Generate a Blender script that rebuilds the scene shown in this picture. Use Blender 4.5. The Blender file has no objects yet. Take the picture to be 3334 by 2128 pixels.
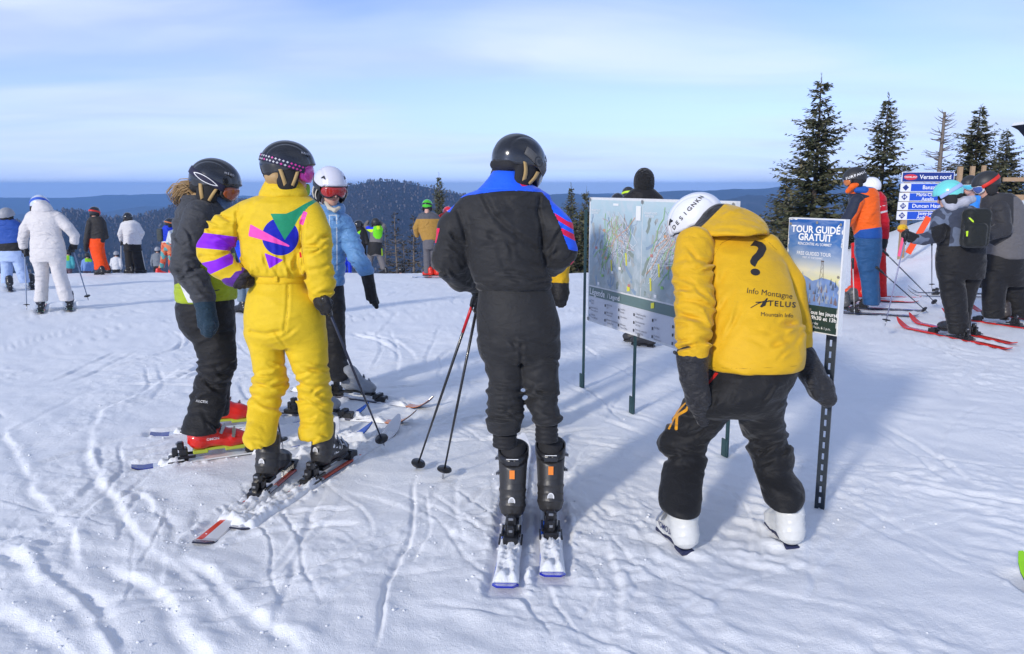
import bpy, bmesh, math, random
import numpy as np
from mathutils import Vector, Matrix

# ------------------------------------------------------------------ camera, sky, sun, exposure
SC = bpy.context.scene
COL = SC.collection
PW, PH, FPX, CX, CY = 3334.0, 2128.0, 2593.0, 1667.0, 1064.0   # the photograph's frame and focal length
PITCH = math.atan((CY - 605.0) / FPX)
CAMZ = 1.62
CP, SP = math.cos(PITCH), math.sin(PITCH)
cam_d = bpy.data.cameras.new('camera')
cam = bpy.data.objects.new('camera', cam_d); COL.objects.link(cam)
cam.location = (0, 0, CAMZ)
cam.rotation_euler = (math.pi / 2 - PITCH, 0, 0)
cam_d.sensor_width = 36.0
cam_d.lens = FPX / PW * 36.0
cam_d.clip_start = 0.05
cam_d.clip_end = 60000.0
SC.camera = cam

SUN_EL = math.radians(21.5)
SUN_AZ = math.radians(180 + 34)          # clockwise from +Y, towards the sun: behind the camera, left
sun_vec = Vector((math.sin(SUN_AZ) * math.cos(SUN_EL), math.cos(SUN_AZ) * math.cos(SUN_EL), math.sin(SUN_EL)))

wd = bpy.data.worlds.new('World'); SC.world = wd; wd.use_nodes = True
wn, wl = wd.node_tree.nodes, wd.node_tree.links
wn.clear()
def N(nodes, t, **kw):
    n = nodes.new(t)
    for k, v in kw.items(): setattr(n, k, v)
    return n
w_out = N(wn, 'ShaderNodeOutputWorld'); w_bg = N(wn, 'ShaderNodeBackground')
w_sky = N(wn, 'ShaderNodeTexSky'); w_sky.sky_type = 'NISHITA'; w_sky.sun_disc = False
w_sky.sun_elevation = SUN_EL; w_sky.sun_rotation = SUN_AZ
w_sky.altitude = 850; w_sky.air_density = 1.0; w_sky.dust_density = 0.6; w_sky.ozone_density = 2.0
SKY_STRENGTH = 0.15
w_bg.inputs['Strength'].default_value = SKY_STRENGTH
w_tc = N(wn, 'ShaderNodeTexCoord')
w_sep = N(wn, 'ShaderNodeSeparateXYZ'); wl.new(w_tc.outputs['Generated'], w_sep.inputs[0])
w_hz = N(wn, 'ShaderNodeMath', operation='MAXIMUM'); wl.new(w_sep.outputs[2], w_hz.inputs[0]); w_hz.inputs[1].default_value = 0.012
w_hv = N(wn, 'ShaderNodeCombineXYZ'); wl.new(w_sep.outputs[0], w_hv.inputs[0]); wl.new(w_sep.outputs[1], w_hv.inputs[1]); wl.new(w_hz.outputs[0], w_hv.inputs[2])
wl.new(w_hv.outputs[0], w_sky.inputs['Vector'])   # below the horizon the sky goes on as at the horizon
# thin high cloud: project the direction onto a layer overhead, stretch into long streaks
w_z = N(wn, 'ShaderNodeMath', operation='MAXIMUM'); wl.new(w_sep.outputs[2], w_z.inputs[0]); w_z.inputs[1].default_value = 0.0
w_za = N(wn, 'ShaderNodeMath', operation='ADD'); wl.new(w_z.outputs[0], w_za.inputs[0]); w_za.inputs[1].default_value = 0.10
w_dx = N(wn, 'ShaderNodeMath', operation='DIVIDE'); wl.new(w_sep.outputs[0], w_dx.inputs[0]); wl.new(w_za.outputs[0], w_dx.inputs[1])
w_dy = N(wn, 'ShaderNodeMath', operation='DIVIDE'); wl.new(w_sep.outputs[1], w_dy.inputs[0]); wl.new(w_za.outputs[0], w_dy.inputs[1])
w_cmb = N(wn, 'ShaderNodeCombineXYZ'); wl.new(w_dx.outputs[0], w_cmb.inputs[0]); wl.new(w_dy.outputs[0], w_cmb.inputs[1])
w_map = N(wn, 'ShaderNodeMapping'); wl.new(w_cmb.outputs[0], w_map.inputs['Vector'])
w_map.inputs['Rotation'].default_value = (0, 0, math.radians(14)); w_map.inputs['Scale'].default_value = (0.30, 0.62, 1); w_map.inputs['Location'].default_value = (0.6, 2.35, 0)
w_no = N(wn, 'ShaderNodeTexNoise'); w_no.inputs['Scale'].default_value = 1.0; w_no.inputs['Detail'].default_value = 4; w_no.inputs['Roughness'].default_value = 0.5
w_no.inputs['Distortion'].default_value = 0.4
wl.new(w_map.outputs[0], w_no.inputs['Vector'])
w_cr = N(wn, 'ShaderNodeMapRange'); wl.new(w_no.outputs['Fac'], w_cr.inputs[0])
w_cr.inputs['From Min'].default_value = 0.38; w_cr.inputs['From Max'].default_value = 0.64
w_cr.inputs['To Min'].default_value = 0.08; w_cr.inputs['To Max'].default_value = 0.88
w_mix = N(wn, 'ShaderNodeMix', data_type='RGBA'); wl.new(w_cr.outputs[0], w_mix.inputs['Factor'])
w_tint = N(wn, 'ShaderNodeMix', data_type='RGBA', blend_type='MULTIPLY'); w_tint.inputs['Factor'].default_value = 1.0
w_bw = N(wn, 'ShaderNodeRGBToBW'); wl.new(w_sky.outputs[0], w_bw.inputs[0])
w_hue = N(wn, 'ShaderNodeMix', data_type='RGBA', blend_type='MULTIPLY'); w_hue.inputs['Factor'].default_value = 1.0; wl.new(w_bw.outputs[0], w_hue.inputs[6]); w_hue.inputs[7].default_value = (0.66, 1.0, 1.72, 1)
w_hm = N(wn, 'ShaderNodeMix', data_type='RGBA'); w_hm.inputs['Factor'].default_value = 0.75; wl.new(w_sky.outputs[0], w_hm.inputs[6]); wl.new(w_hue.outputs[2], w_hm.inputs[7])
wl.new(w_hm.outputs[2], w_tint.inputs[6]); w_tint.inputs[7].default_value = (0.47, 0.49, 0.60, 1)
wl.new(w_tint.outputs[2], w_mix.inputs[6]); 
w_n2 = N(wn, 'ShaderNodeTexNoise'); w_n2.inputs['Scale'].default_value = 1.7; w_n2.inputs['Detail'].default_value = 5; w_n2.inputs['Distortion'].default_value = 0.6; wl.new(w_map.outputs[0], w_n2.inputs['Vector'])
w_c2 = N(wn, 'ShaderNodeMapRange'); wl.new(w_n2.outputs['Fac'], w_c2.inputs[0]); w_c2.inputs['From Min'].default_value = 0.38; w_c2.inputs['From Max'].default_value = 0.64
w_cc = N(wn, 'ShaderNodeMix', data_type='RGBA'); wl.new(w_c2.outputs[0], w_cc.inputs['Factor']); w_cc.inputs[6].default_value = (2.05, 2.45, 3.4, 1); w_cc.inputs[7].default_value = (3.0, 3.35, 4.3, 1)
wl.new(w_cc.outputs[2], w_mix.inputs[7])
w_v = N(wn, 'ShaderNodeMapRange'); wl.new(w_sep.outputs[2], w_v.inputs[0]); w_v.interpolation_type = 'SMOOTHSTEP'   # the veil of cloud is deeper to look through near the horizon
w_v.inputs['From Min'].default_value = -0.02; w_v.inputs['From Max'].default_value = 0.22; w_v.inputs['To Min'].default_value = 0.62; w_v.inputs['To Max'].default_value = 0.0
w_m2 = N(wn, 'ShaderNodeMix', data_type='RGBA'); wl.new(w_v.outputs[0], w_m2.inputs['Factor']); wl.new(w_mix.outputs[2], w_m2.inputs[6]); w_m2.inputs[7].default_value = (2.35, 2.95, 4.3, 1)
wl.new(w_m2.outputs[2], w_bg.inputs['Color']); wl.new(w_bg.outputs[0], w_out.inputs[0])

sun_d = bpy.data.lights.new('sun', 'SUN'); sun_d.energy = 1.5; sun_d.angle = math.radians(5.0); sun_d.color = (1.0, 0.93, 0.82)
sun = bpy.data.objects.new('sun', sun_d); COL.objects.link(sun)
sun.rotation_euler = (-sun_vec).to_track_quat('-Z', 'Y').to_euler(); sun.location = (-10, -15, 20)

vs = SC.view_settings
vs.view_transform = 'Standard'; vs.look = 'None'; vs.gamma = 1.0; vs.use_curve_mapping = False
vs.exposure = 0.95
SC.render.engine = 'CYCLES'
SC.cycles.use_denoising = True
SC.cycles.max_bounces = 6; SC.cycles.diffuse_bounces = 3; SC.cycles.glossy_bounces = 3; SC.cycles.volume_bounces = 0
SC.cycles.transparent_max_bounces = 8; SC.cycles.caustics_reflective = False; SC.cycles.caustics_refractive = False

# ------------------------------------------------------------------ measuring helpers
def ray(px, py):
    x = (px - CX) / FPX; y = (CY - py) / FPX
    return np.array([x, CP + y * SP, -SP + y * CP])
def P(px, py, Y):
    """the point seen at (px, py) of the photograph that stands Y metres ahead"""
    d = ray(px, py); t = Y / d[1]
    return np.array([d[0] * t, Y, CAMZ + d[2] * t])
def Gz(px, py, z=0.0):
    d = ray(px, py); t = (z - CAMZ) / d[2]
    return np.array([d[0] * t, d[1] * t, z])
def mpp(Y, z=0.8):
    """metres per photograph pixel at distance Y"""
    return (Y * CP + (CAMZ - z) * SP) / FPX
def proj(p):
    v = p[:, 2] - CAMZ
    dep = p[:, 1] * CP - v * SP; u = p[:, 1] * SP + v * CP
    return CX + FPX * p[:, 0] / dep, CY - FPX * u / dep

rngS = np.random.default_rng(7)
_perm = rngS.permutation(256); _perm = np.concatenate([_perm, _perm, _perm])
_g3 = rngS.normal(size=(256, 3)); _g3 /= np.linalg.norm(_g3, axis=1)[:, None]
def perlin(x, y, z=0.0):
    x, y, z = np.broadcast_arrays(np.asarray(x, float), np.asarray(y, float), np.asarray(z, float))
    xi, yi, zi = np.floor(x).astype(int), np.floor(y).astype(int), np.floor(z).astype(int)
    xf, yf, zf = x - xi, y - yi, z - zi
    u = xf * xf * xf * (xf * (xf * 6 - 15) + 10); v = yf * yf * yf * (yf * (yf * 6 - 15) + 10); w = zf * zf * zf * (zf * (zf * 6 - 15) + 10)
    xi &= 255; yi &= 255; zi &= 255
    out = 0
    for dx in (0, 1):
        for dy in (0, 1):
            for dz in (0, 1):
                h = _perm[_perm[_perm[xi + dx] + yi + dy] + zi + dz]
                g = _g3[h]
                dot = g[..., 0] * (xf - dx) + g[..., 1] * (yf - dy) + g[..., 2] * (zf - dz)
                out = out + dot * (u if dx else 1 - u) * (v if dy else 1 - v) * (w if dz else 1 - w)
    return out * 1.5
def sstep(a, b, x):
    t = np.clip((x - a) / (b - a), 0, 1); return t * t * (3 - 2 * t)

# ------------------------------------------------------------------ objects and materials
def tag(o, label=None, cat=None, group=None, kind=None):
    if label: o['label'] = label
    if cat: o['category'] = cat
    if group: o['group'] = group
    if kind: o['kind'] = kind
    return o
def empty(name, loc, rz=0.0):
    o = bpy.data.objects.new(name, None); COL.objects.link(o)
    o.location = tuple(float(v) for v in loc); o.rotation_euler = (0, 0, rz); o.empty_display_size = 0.1
    return o
def mesh_from(name, v, f, smooth=True, attrs=None, matidx=None):
    me = bpy.data.meshes.new(name)
    v = np.asarray(v, dtype=np.float32)
    if isinstance(f, np.ndarray):
        k = f.shape[1]
        me.vertices.add(len(v)); me.vertices.foreach_set('co', v.ravel())
        me.loops.add(f.size); me.loops.foreach_set('vertex_index', f.ravel().astype(np.int32))
        me.polygons.add(len(f)); me.polygons.foreach_set('loop_start', np.arange(0, f.size, k, dtype=np.int32))
        me.update(calc_edges=True)
    else:
        me.from_pydata(v.tolist(), [], f)
    if smooth: me.polygons.foreach_set('use_smooth', np.ones(len(me.polygons), dtype=bool))
    if matidx is not None: me.polygons.foreach_set('material_index', np.asarray(matidx, dtype=np.int32))
    for k, a in (attrs or {}).items():
        at = me.attributes.new(k, 'FLOAT', 'POINT'); at.data.foreach_set('value', np.asarray(a, dtype=np.float32))
    me.validate(); me.update()
    return me
def obj(name, me, mat=None, parent=None):
    """link a mesh (world coordinates, or the parent's own when the parent stands at the origin of the mesh) as one object"""
    o = bpy.data.objects.new(name, me); COL.objects.link(o)
    for m in (mat if isinstance(mat, (list, tuple)) else [mat] if mat else []):
        if len(me.materials) < (len(mat) if isinstance(mat, (list, tuple)) else 1): me.materials.append(m)
    if parent is not None: o.parent = parent
    return o

_M = {}
def mat_new(name):
    m = bpy.data.materials.new(name); m.use_nodes = True
    nt = m.node_tree; b = nt.nodes['Principled BSDF']
    return m, nt.nodes, nt.links, b
def c4(c): return (c[0], c[1], c[2], 1.0)
def hexc(h):
    v = [int(h[i:i + 2], 16) / 255 for i in (0, 2, 4)]
    return tuple((x / 12.92 if x <= 0.04045 else ((x + 0.055) / 1.055) ** 2.4) for x in v)
def plain(name, col, rough=0.5, metal=0.0, vary=0.12, bump=0.0, scale=40.0, coat=0.0, spec=0.5, emit=None):
    if name in _M: return _M[name]
    m, n, l, b = mat_new(name)
    b.inputs['Roughness'].default_value = rough; b.inputs['Metallic'].default_value = metal
    b.inputs['Coat Weight'].default_value = coat; b.inputs['Coat Roughness'].default_value = 0.08
    b.inputs['Specular IOR Level'].default_value = spec
    tc = N(n, 'ShaderNodeTexCoord'); no = N(n, 'ShaderNodeTexNoise'); no.inputs['Scale'].default_value = scale; no.inputs['Detail'].default_value = 4
    l.new(tc.outputs['Object'], no.inputs['Vector'])
    mr = N(n, 'ShaderNodeMapRange'); l.new(no.outputs['Fac'], mr.inputs[0]); mr.inputs['To Min'].default_value = 1 - vary; mr.inputs['To Max'].default_value = 1 + vary
    mx = N(n, 'ShaderNodeMix', data_type='RGBA', blend_type='MULTIPLY'); mx.inputs['Factor'].default_value = 1; mx.inputs[6].default_value = c4(col)
    l.new(mr.outputs[0], mx.inputs[7]); l.new(mx.outputs[2], b.inputs['Base Color'])
    if bump:
        bp = N(n, 'ShaderNodeBump'); bp.inputs['Strength'].default_value = 1.0; bp.inputs['Distance'].default_value = bump
        l.new(no.outputs['Fac'], bp.inputs['Height']); l.new(bp.outputs[0], b.inputs['Normal'])
    _M[name] = m
    return m
def fabric(name, base, layers=(), rough=0.66, crease=0.004, cscale=26.0, sheen=0.15, spec=0.3, weave=True):
    """cloth: base colour, then panels of other colours where a mesh attribute (a signed distance) is above zero"""
    if name in _M: return _M[name]
    m, n, l, b = mat_new(name)
    b.inputs['Roughness'].default_value = rough; b.inputs['Specular IOR Level'].default_value = spec
    b.inputs['Sheen Weight'].default_value = sheen; b.inputs['Sheen Roughness'].default_value = 0.4
    col = None
    prev = N(n, 'ShaderNodeRGB'); prev.outputs[0].default_value = c4(base); col = prev.outputs[0]
    for attr, c in layers:
        at = N(n, 'ShaderNodeAttribute'); at.attribute_name = attr
        gt = N(n, 'ShaderNodeMath', operation='GREATER_THAN'); l.new(at.outputs['Fac'], gt.inputs[0]); gt.inputs[1].default_value = 0.0
        mx = N(n, 'ShaderNodeMix', data_type='RGBA'); l.new(gt.outputs[0], mx.inputs['Factor']); l.new(col, mx.inputs[6]); mx.inputs[7].default_value = c4(c)
        col = mx.outputs[2]
    tc = N(n, 'ShaderNodeTexCoord')
    mp = N(n, 'ShaderNodeMapping'); mp.inputs['Scale'].default_value = (1, 1, 1.7); l.new(tc.outputs['Object'], mp.inputs['Vector'])
    n1 = N(n, 'ShaderNodeTexNoise'); n1.inputs['Scale'].default_value = cscale; n1.inputs['Detail'].default_value = 5; n1.inputs['Roughness'].default_value = 0.55
    n1.inputs['Distortion'].default_value = 0.6; l.new(mp.outputs[0], n1.inputs['Vector'])
    # crisp creases that come and go over the cloth
    m2 = N(n, 'ShaderNodeMapping'); m2.inputs['Scale'].default_value = (1, 1, 1.9); m2.inputs['Rotation'].default_value = (0.3, 0.5, 0.2); l.new(tc.outputs['Object'], m2.inputs['Vector'])
    rg = N(n, 'ShaderNodeTexNoise'); rg.noise_type = 'RIDGED_MULTIFRACTAL'; rg.normalize = True; rg.inputs['Scale'].default_value = cscale * 0.30; rg.inputs['Detail'].default_value = 2.5; rg.inputs['Distortion'].default_value = 0.9
    l.new(m2.outputs[0], rg.inputs['Vector'])
    mk = N(n, 'ShaderNodeTexNoise'); mk.inputs['Scale'].default_value = 3.2; l.new(tc.outputs['Object'], mk.inputs['Vector'])
    mm_ = N(n, 'ShaderNodeMapRange'); l.new(mk.outputs['Fac'], mm_.inputs[0]); mm_.inputs['From Min'].default_value = .40; mm_.inputs['From Max'].default_value = .62; mm_.inputs['To Min'].default_value = .35; mm_.inputs['To Max'].default_value = 2.2
    hm = N(n, 'ShaderNodeMath', operation='MULTIPLY'); l.new(rg.outputs['Fac'], hm.inputs[0]); l.new(mm_.outputs[0], hm.inputs[1])
    ht = N(n, 'ShaderNodeMath', operation='MULTIPLY_ADD'); l.new(hm.outputs[0], ht.inputs[0]); ht.inputs[1].default_value = 1.6; l.new(n1.outputs['Fac'], ht.inputs[2])
    vr = N(n, 'ShaderNodeMapRange'); l.new(n1.outputs['Fac'], vr.inputs[0]); vr.inputs['To Min'].default_value = 0.86; vr.inputs['To Max'].default_value = 1.12
    mm = N(n, 'ShaderNodeMix', data_type='RGBA', blend_type='MULTIPLY'); mm.inputs['Factor'].default_value = 1; l.new(col, mm.inputs[6]); l.new(vr.outputs[0], mm.inputs[7])
    l.new(mm.outputs[2], b.inputs['Base Color'])
    bp = N(n, 'ShaderNodeBump'); bp.inputs['Strength'].default_value = 1.0; bp.inputs['Distance'].default_value = crease * 2.0
    l.new(ht.outputs[0], bp.inputs['Height'])
    if weave:
        n2 = N(n, 'ShaderNodeTexNoise'); n2.inputs['Scale'].default_value = 420; n2.inputs['Detail'].default_value = 2; l.new(tc.outputs['Object'], n2.inputs['Vector'])
        b2 = N(n, 'ShaderNodeBump'); b2.inputs['Strength'].default_value = 0.35; b2.inputs['Distance'].default_value = 0.001
        l.new(n2.outputs['Fac'], b2.inputs['Height']); l.new(bp.outputs[0], b2.inputs['Normal']); l.new(b2.outputs[0], b.inputs['Normal'])
    else: l.new(bp.outputs[0], b.inputs['Normal'])
    _M[name] = m
    return m

# ------------------------------------------------------------------ shapes as signed distance fields, meshed with surface nets
def rc(a, b, ra, rb):
    a = np.asarray(a, float); b = np.asarray(b, float); ba = b - a; L2 = max(float(ba @ ba), 1e-9)
    def f(p):
        pa = p - a; h = np.clip(pa @ ba / L2, 0, 1)
        return np.linalg.norm(pa - h[:, None] * ba, axis=1) - (ra + (rb - ra) * h)
    f.box = (np.minimum(a - ra, b - rb), np.maximum(a + ra, b + rb))
    return f
def chain(pts, rads):
    fs = [rc(pts[i], pts[i + 1], rads[i], rads[i + 1]) for i in range(len(pts) - 1)]
    return union(fs, 0.012) if len(fs) > 1 else fs[0]
def ell(c, r, rot=None):
    c = np.asarray(c, float); r = np.asarray(r, float); R = None if rot is None else np.asarray(rot, float)
    def f(p):
        q = p - c
        if R is not None: q = q @ R
        k0 = np.linalg.norm(q / r, axis=1); k1 = np.linalg.norm(q / (r * r), axis=1)
        return k0 * (k0 - 1) / np.maximum(k1, 1e-6)
    m = float(r.max()); f.box = (c - m, c + m) if R is not None else (c - r, c + r)
    return f
def rbox(c, half, r=0.01, rot=None):
    c = np.asarray(c, float); hb = np.asarray(half, float) - r; R = None if rot is None else np.asarray(rot, float)
    def f(p):
        q = p - c
        if R is not None: q = q @ R
        q = np.abs(q) - hb
        return np.linalg.norm(np.maximum(q, 0), axis=1) + np.minimum(q.max(axis=1), 0) - r
    m = float(np.linalg.norm(half)); f.box = (c - m, c + m) if R is not None else (c - np.asarray(half), c + np.asarray(half))
    return f
def smin(a, b, k):
    h = np.clip(0.5 + 0.5 * (b - a) / k, 0, 1); return b + (a - b) * h - k * h * (1 - h)
def union(fs, k=0.02):
    fs = list(fs)
    def f(p):
        d = fs[0](p)
        for g in fs[1:]: d = smin(d, g(p), k)
        return d
    f.box = (np.min([g.box[0] for g in fs], axis=0), np.max([g.box[1] for g in fs], axis=0))
    return f
def _cat(xs, ys, xq):
    """monotone cubic through the stations"""
    n = len(xs)
    if n == 2: return np.interp(xq, xs, ys)
    h = np.diff(xs); dl = np.diff(ys) / h; m = np.zeros(n)
    m[1:-1] = np.where(dl[:-1] * dl[1:] > 0, 2 * dl[:-1] * dl[1:] / (dl[:-1] + dl[1:] + 1e-12), 0); m[0] = dl[0]; m[-1] = dl[-1]
    i = np.clip(np.searchsorted(xs, xq) - 1, 0, n - 2); t = (xq - xs[i]) / h[i]
    return (2*t**3-3*t**2+1)*ys[i] + (t**3-2*t**2+t)*h[i]*m[i] + (-2*t**3+3*t**2)*ys[i+1] + (t**3-t**2)*h[i]*m[i+1]
def loft(st, cap=0.015):
    """upright body from stations (z, cx, cy, rx, ry)"""
    st = np.asarray(sorted(st), float); zq = np.linspace(st[0, 0], st[-1, 0], 160)
    tab = [_cat(st[:, 0], st[:, j], zq) for j in range(1, 5)]
    z0, z1 = st[0, 0], st[-1, 0]
    def f(p):
        z = p[:, 2]; cx, cy, rx, ry = [np.interp(z, zq, t) for t in tab]
        qx, qy = (p[:, 0] - cx), (p[:, 1] - cy)
        k0 = np.sqrt((qx / rx) ** 2 + (qy / ry) ** 2); k1 = np.sqrt((qx / rx**2) ** 2 + (qy / ry**2) ** 2)
        d = np.where(k1 > 1e-4, k0 * (k0 - 1) / np.maximum(k1, 1e-4), -np.minimum(rx, ry))
        e = np.maximum(z - z1, z0 - z)
        return -smin(-d, -e, cap)
    R = max(st[:, 3].max(), st[:, 4].max())
    f.box = (np.array([(st[:, 1] - st[:, 3]).min(), (st[:, 2] - st[:, 4]).min(), z0]), np.array([(st[:, 1] + st[:, 3]).max(), (st[:, 2] + st[:, 4]).max(), z1]))
    return f
def loftpx(Y0, rows, cap=0.015):
    """upright body measured off the photograph: rows (py, left px, right px, depth offset, half depth)"""
    st = []
    for py, xl, xr, dy, ry in rows:
        c = P((xl + xr) / 2, py, Y0 + dy); st.append((c[2], c[0], c[1], (xr - xl) / 2 * mpp(Y0 + dy, c[2]), ry))
    return loft(st, cap)
def cut(f, g):      # f minus g
    def h(p): return np.maximum(f(p), -g(p))
    h.box = f.box; return h
def half(pt, nrm):  # inside = below the plane
    pt = np.asarray(pt, float); nrm = np.asarray(nrm, float) / np.linalg.norm(nrm)
    return lambda p: (p - pt) @ nrm
def wrinkled(f, fn, pad=0.012):
    def g(p): return f(p) - fn(p)
    g.box = (f.box[0] - pad, f.box[1] + pad); return g
def inset(f, a):
    def g(p): return f(p) + a
    g.box = f.box; return g
def ridged(p, fr, amp, seed=0.0, warp=0.0):
    x, y, z = p[:, 0] * fr[0] + seed, p[:, 1] * fr[1] + seed * 1.7, p[:, 2] * fr[2] + seed * 0.6
    if warp:
        w = perlin(x * 0.5, y * 0.5, z * 0.25 + 9) * warp; z = z + w; x = x + w * 0.5
    n = perlin(x, y, z)
    return amp * np.where(np.sin(seed * 5 + p[:, 2] * 3) > -2, 0.62 - 1.25 * np.abs(n) ** 0.65, 0)
def snets(d, lo, h):
    s = d < 0; nx, ny, nz = d.shape
    S = s.astype(np.int8)
    cnt = sum(S[i:nx-1+i, j:ny-1+j, k:nz-1+k] for i in (0, 1) for j in (0, 1) for k in (0, 1))
    act = np.argwhere((cnt > 0) & (cnt < 8))
    if len(act) == 0: return np.zeros((0, 3)), np.zeros((0, 4), int)
    cor = np.array([(i, j, k) for i in (0, 1) for j in (0, 1) for k in (0, 1)])
    val = np.stack([d[act[:, 0]+c[0], act[:, 1]+c[1], act[:, 2]+c[2]] for c in cor], 1)
    acc = np.zeros((len(act), 3)); num = np.zeros(len(act))
    for a in range(8):
        for b in range(a + 1, 8):
            if np.abs(cor[a] - cor[b]).sum() != 1: continue
            m = (val[:, a] < 0) != (val[:, b] < 0)
            t = val[m, a] / (val[m, a] - val[m, b])
            acc[m] += cor[a] + t[:, None] * (cor[b] - cor[a]); num[m] += 1
    V = lo + h * (act + acc / num[:, None])
    idx = -np.ones((nx-1, ny-1, nz-1), dtype=np.int32); idx[act[:, 0], act[:, 1], act[:, 2]] = np.arange(len(act))
    F = []
    for ax in range(3):
        sl0 = [slice(1, n - 1) for n in (nx, ny, nz)]; sl1 = list(sl0); sl0[ax] = slice(0, (nx, ny, nz)[ax] - 1); sl1[ax] = slice(1, (nx, ny, nz)[ax])
        a, b = s[tuple(sl0)], s[tuple(sl1)]
        e = np.argwhere(a != b)
        off = [1, 1, 1]; off[ax] = 0; e = e + off
        flip = ~s[e[:, 0], e[:, 1], e[:, 2]]
        u, w = (ax + 1) % 3, (ax + 2) % 3
        q = []
        for du, dw in ((-1, -1), (0, -1), (0, 0), (-1, 0)):
            c = e.copy(); c[:, u] += du; c[:, w] += dw; q.append(idx[c[:, 0], c[:, 1], c[:, 2]])
        q = np.stack(q, 1); q[flip] = q[flip][:, ::-1]
        F.append(q)
    F = np.concatenate(F); F = F[(F >= 0).all(1)]
    return V, F
def mesh_sdf(f, h, box=None, pad=None):
    lo, hi = box if box else f.box
    pad = pad if pad is not None else 3 * h + 0.012
    lo = np.asarray(lo) - pad; hi = np.asarray(hi) + pad
    c = 4
    nb = np.maximum(np.ceil((hi - lo) / (h * c)).astype(int), 1)
    bx = [lo[i] + (np.arange(nb[i]) * c + (c - 1) / 2) * h for i in range(3)]
    pts = np.stack(np.meshgrid(*bx, indexing='ij'), -1).reshape(-1, 3)
    dc = f(pts).reshape(nb)
    near = np.abs(dc) < c * h * 1.75 + 0.012
    d = np.repeat(np.repeat(np.repeat(dc, c, 0), c, 1), c, 2)
    m = np.repeat(np.repeat(np.repeat(near, c, 0), c, 1), c, 2)
    ii = np.argwhere(m)
    d[m] = f(lo + ii * h)
    return snets(d, lo, h)
def poly_sd(px, py, poly):
    """signed distance (pixels of the photograph) to a polygon, positive inside"""
    poly = np.asarray(poly, float); d = np.full(len(px), 1e18); ins = np.zeros(len(px), bool)
    for i in range(len(poly)):
        a, b = poly[i], poly[(i + 1) % len(poly)]; e = b - a
        wx, wy = px - a[0], py - a[1]; t = np.clip((wx * e[0] + wy * e[1]) / max(e @ e, 1e-9), 0, 1)
        d = np.minimum(d, (wx - e[0] * t) ** 2 + (wy - e[1] * t) ** 2)
        c = ((a[1] > py) != (b[1] > py))
        with np.errstate(divide='ignore', invalid='ignore'):
            xi = (b[0] - a[0]) * (py - a[1]) / (b[1] - a[1]) + a[0]
        ins ^= c & (px < xi)
    return np.where(ins, 1, -1) * np.sqrt(d)
# ------------------------------------------------------------------ the ground
def base_z(X, Y):
    X = np.asarray(X, float); Y = np.asarray(Y, float)
    sp = lambda t, k: np.where(t > 30 * k, t, k * np.log1p(np.exp(np.minimum(t / k, 30))))
    z = -0.055 * sp(Y - 10.0, 1.2) - 0.115 * sp(Y - 21.3, 0.8) - 0.16 * sp(Y - 60, 6)
    z = z + 1.8 * sstep(6.5, 12.8, X - 0.12 * (Y - 17)) * sstep(11.0, 17.5, Y) * (1 - 0.9 * sstep(24, 40, Y)) 
    z = z + 0.10 * sstep(2.5, 6.0, X) * sstep(6, 10, Y)
    return z
def GB(px, py):
    """where the sight line through (px, py) meets the snow"""
    d = ray(px, py); t = 1.0
    for _ in range(400):
        z = CAMZ + d[2] * t; g = float(base_z(d[0] * t, d[1] * t))
        if z <= g + 1e-4: break
        t += max((z - g) * 0.8, 0.002)
        if d[1] * t > 22.0: t = 20.8 / d[1]; break
    return np.array([d[0] * t, d[1] * t, float(base_z(d[0] * t, d[1] * t))])

# every ski or board that lies on the snow: (tail, tip, half width, lift) - the snow is pressed flat under it
SKI = {}
def reg_ski(key, tail, tip, w=0.05, length=None, at_tip=False):
    a = GB(*tail); b = GB(*tip); d = b - a; d[2] = 0
    L = np.linalg.norm(d); u = d / L
    if at_tip: a = b - u * length; a[2] = float(base_z(a[0], a[1]))
    SKI[key] = dict(tail=a, dir=u, L=length or L, w=w, yaw=math.atan2(-u[0], u[1]))
reg_ski('man_l', (1643, 1930), (1706, 1440), 0.055, 1.78)
reg_ski('man_r', (1800, 1893), (1778, 1450), 0.055, 1.78)
reg_ski('wom_r', (765, 1727), (1300, 1392), 0.052, 1.74)
reg_ski('wom_l', (648, 1775), (1098, 1402), 0.055, 1.76)
reg_ski('girl_n', (428, 1524), (975, 1450), 0.045, 1.44)
reg_ski('girl_f', (490, 1416), (975, 1372), 0.045, 1.44)
reg_ski('blue_n', (948, 1268), (1284, 1314), 0.042, 1.34)
reg_ski('blue_f', (800, 1335), (1134, 1362), 0.042, 1.34)
reg_ski('teal_n', (3290, 1140), (2872, 1052), 0.042, 1.45)
reg_ski('teal_f', (3306, 1122), (2905, 1036), 0.042, 1.45)
reg_ski('gry_n', (3560, 1100), (3060, 1030), 0.045, 1.62)
reg_ski('gry_f', (3560, 1078), (3120, 1004), 0.045, 1.62)
reg_ski('org_n', (2990, 1030), (2660, 1015), 0.045, 1.6)
reg_ski('org_f', (3010, 1012), (2690, 1000), 0.045, 1.6)
reg_ski('red_n', (2990, 985), (2700, 975), 0.045, 1.6)
reg_ski('red_f', (3000, 970), (2730, 962), 0.045, 1.6)
reg_ski('kid_n', (3240, 966), (2962, 962), 0.04, 1.2)
reg_ski('kid_f', (3240, 956), (2958, 950), 0.04, 1.2)
reg_ski('edge', (3640, 2100), (3314, 1872), 0.055, 1.7, True)
reg_ski('whi_l', (132, 1020), (166, 925), 0.045, 1.55)
reg_ski('whi_r', (227, 1013), (240, 920), 0.045, 1.55)
reg_ski('gra_l', (36, 949), (4, 890), 0.045, 1.6)
reg_ski('gra_r', (108, 942), (70, 886), 0.045, 1.6)

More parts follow.
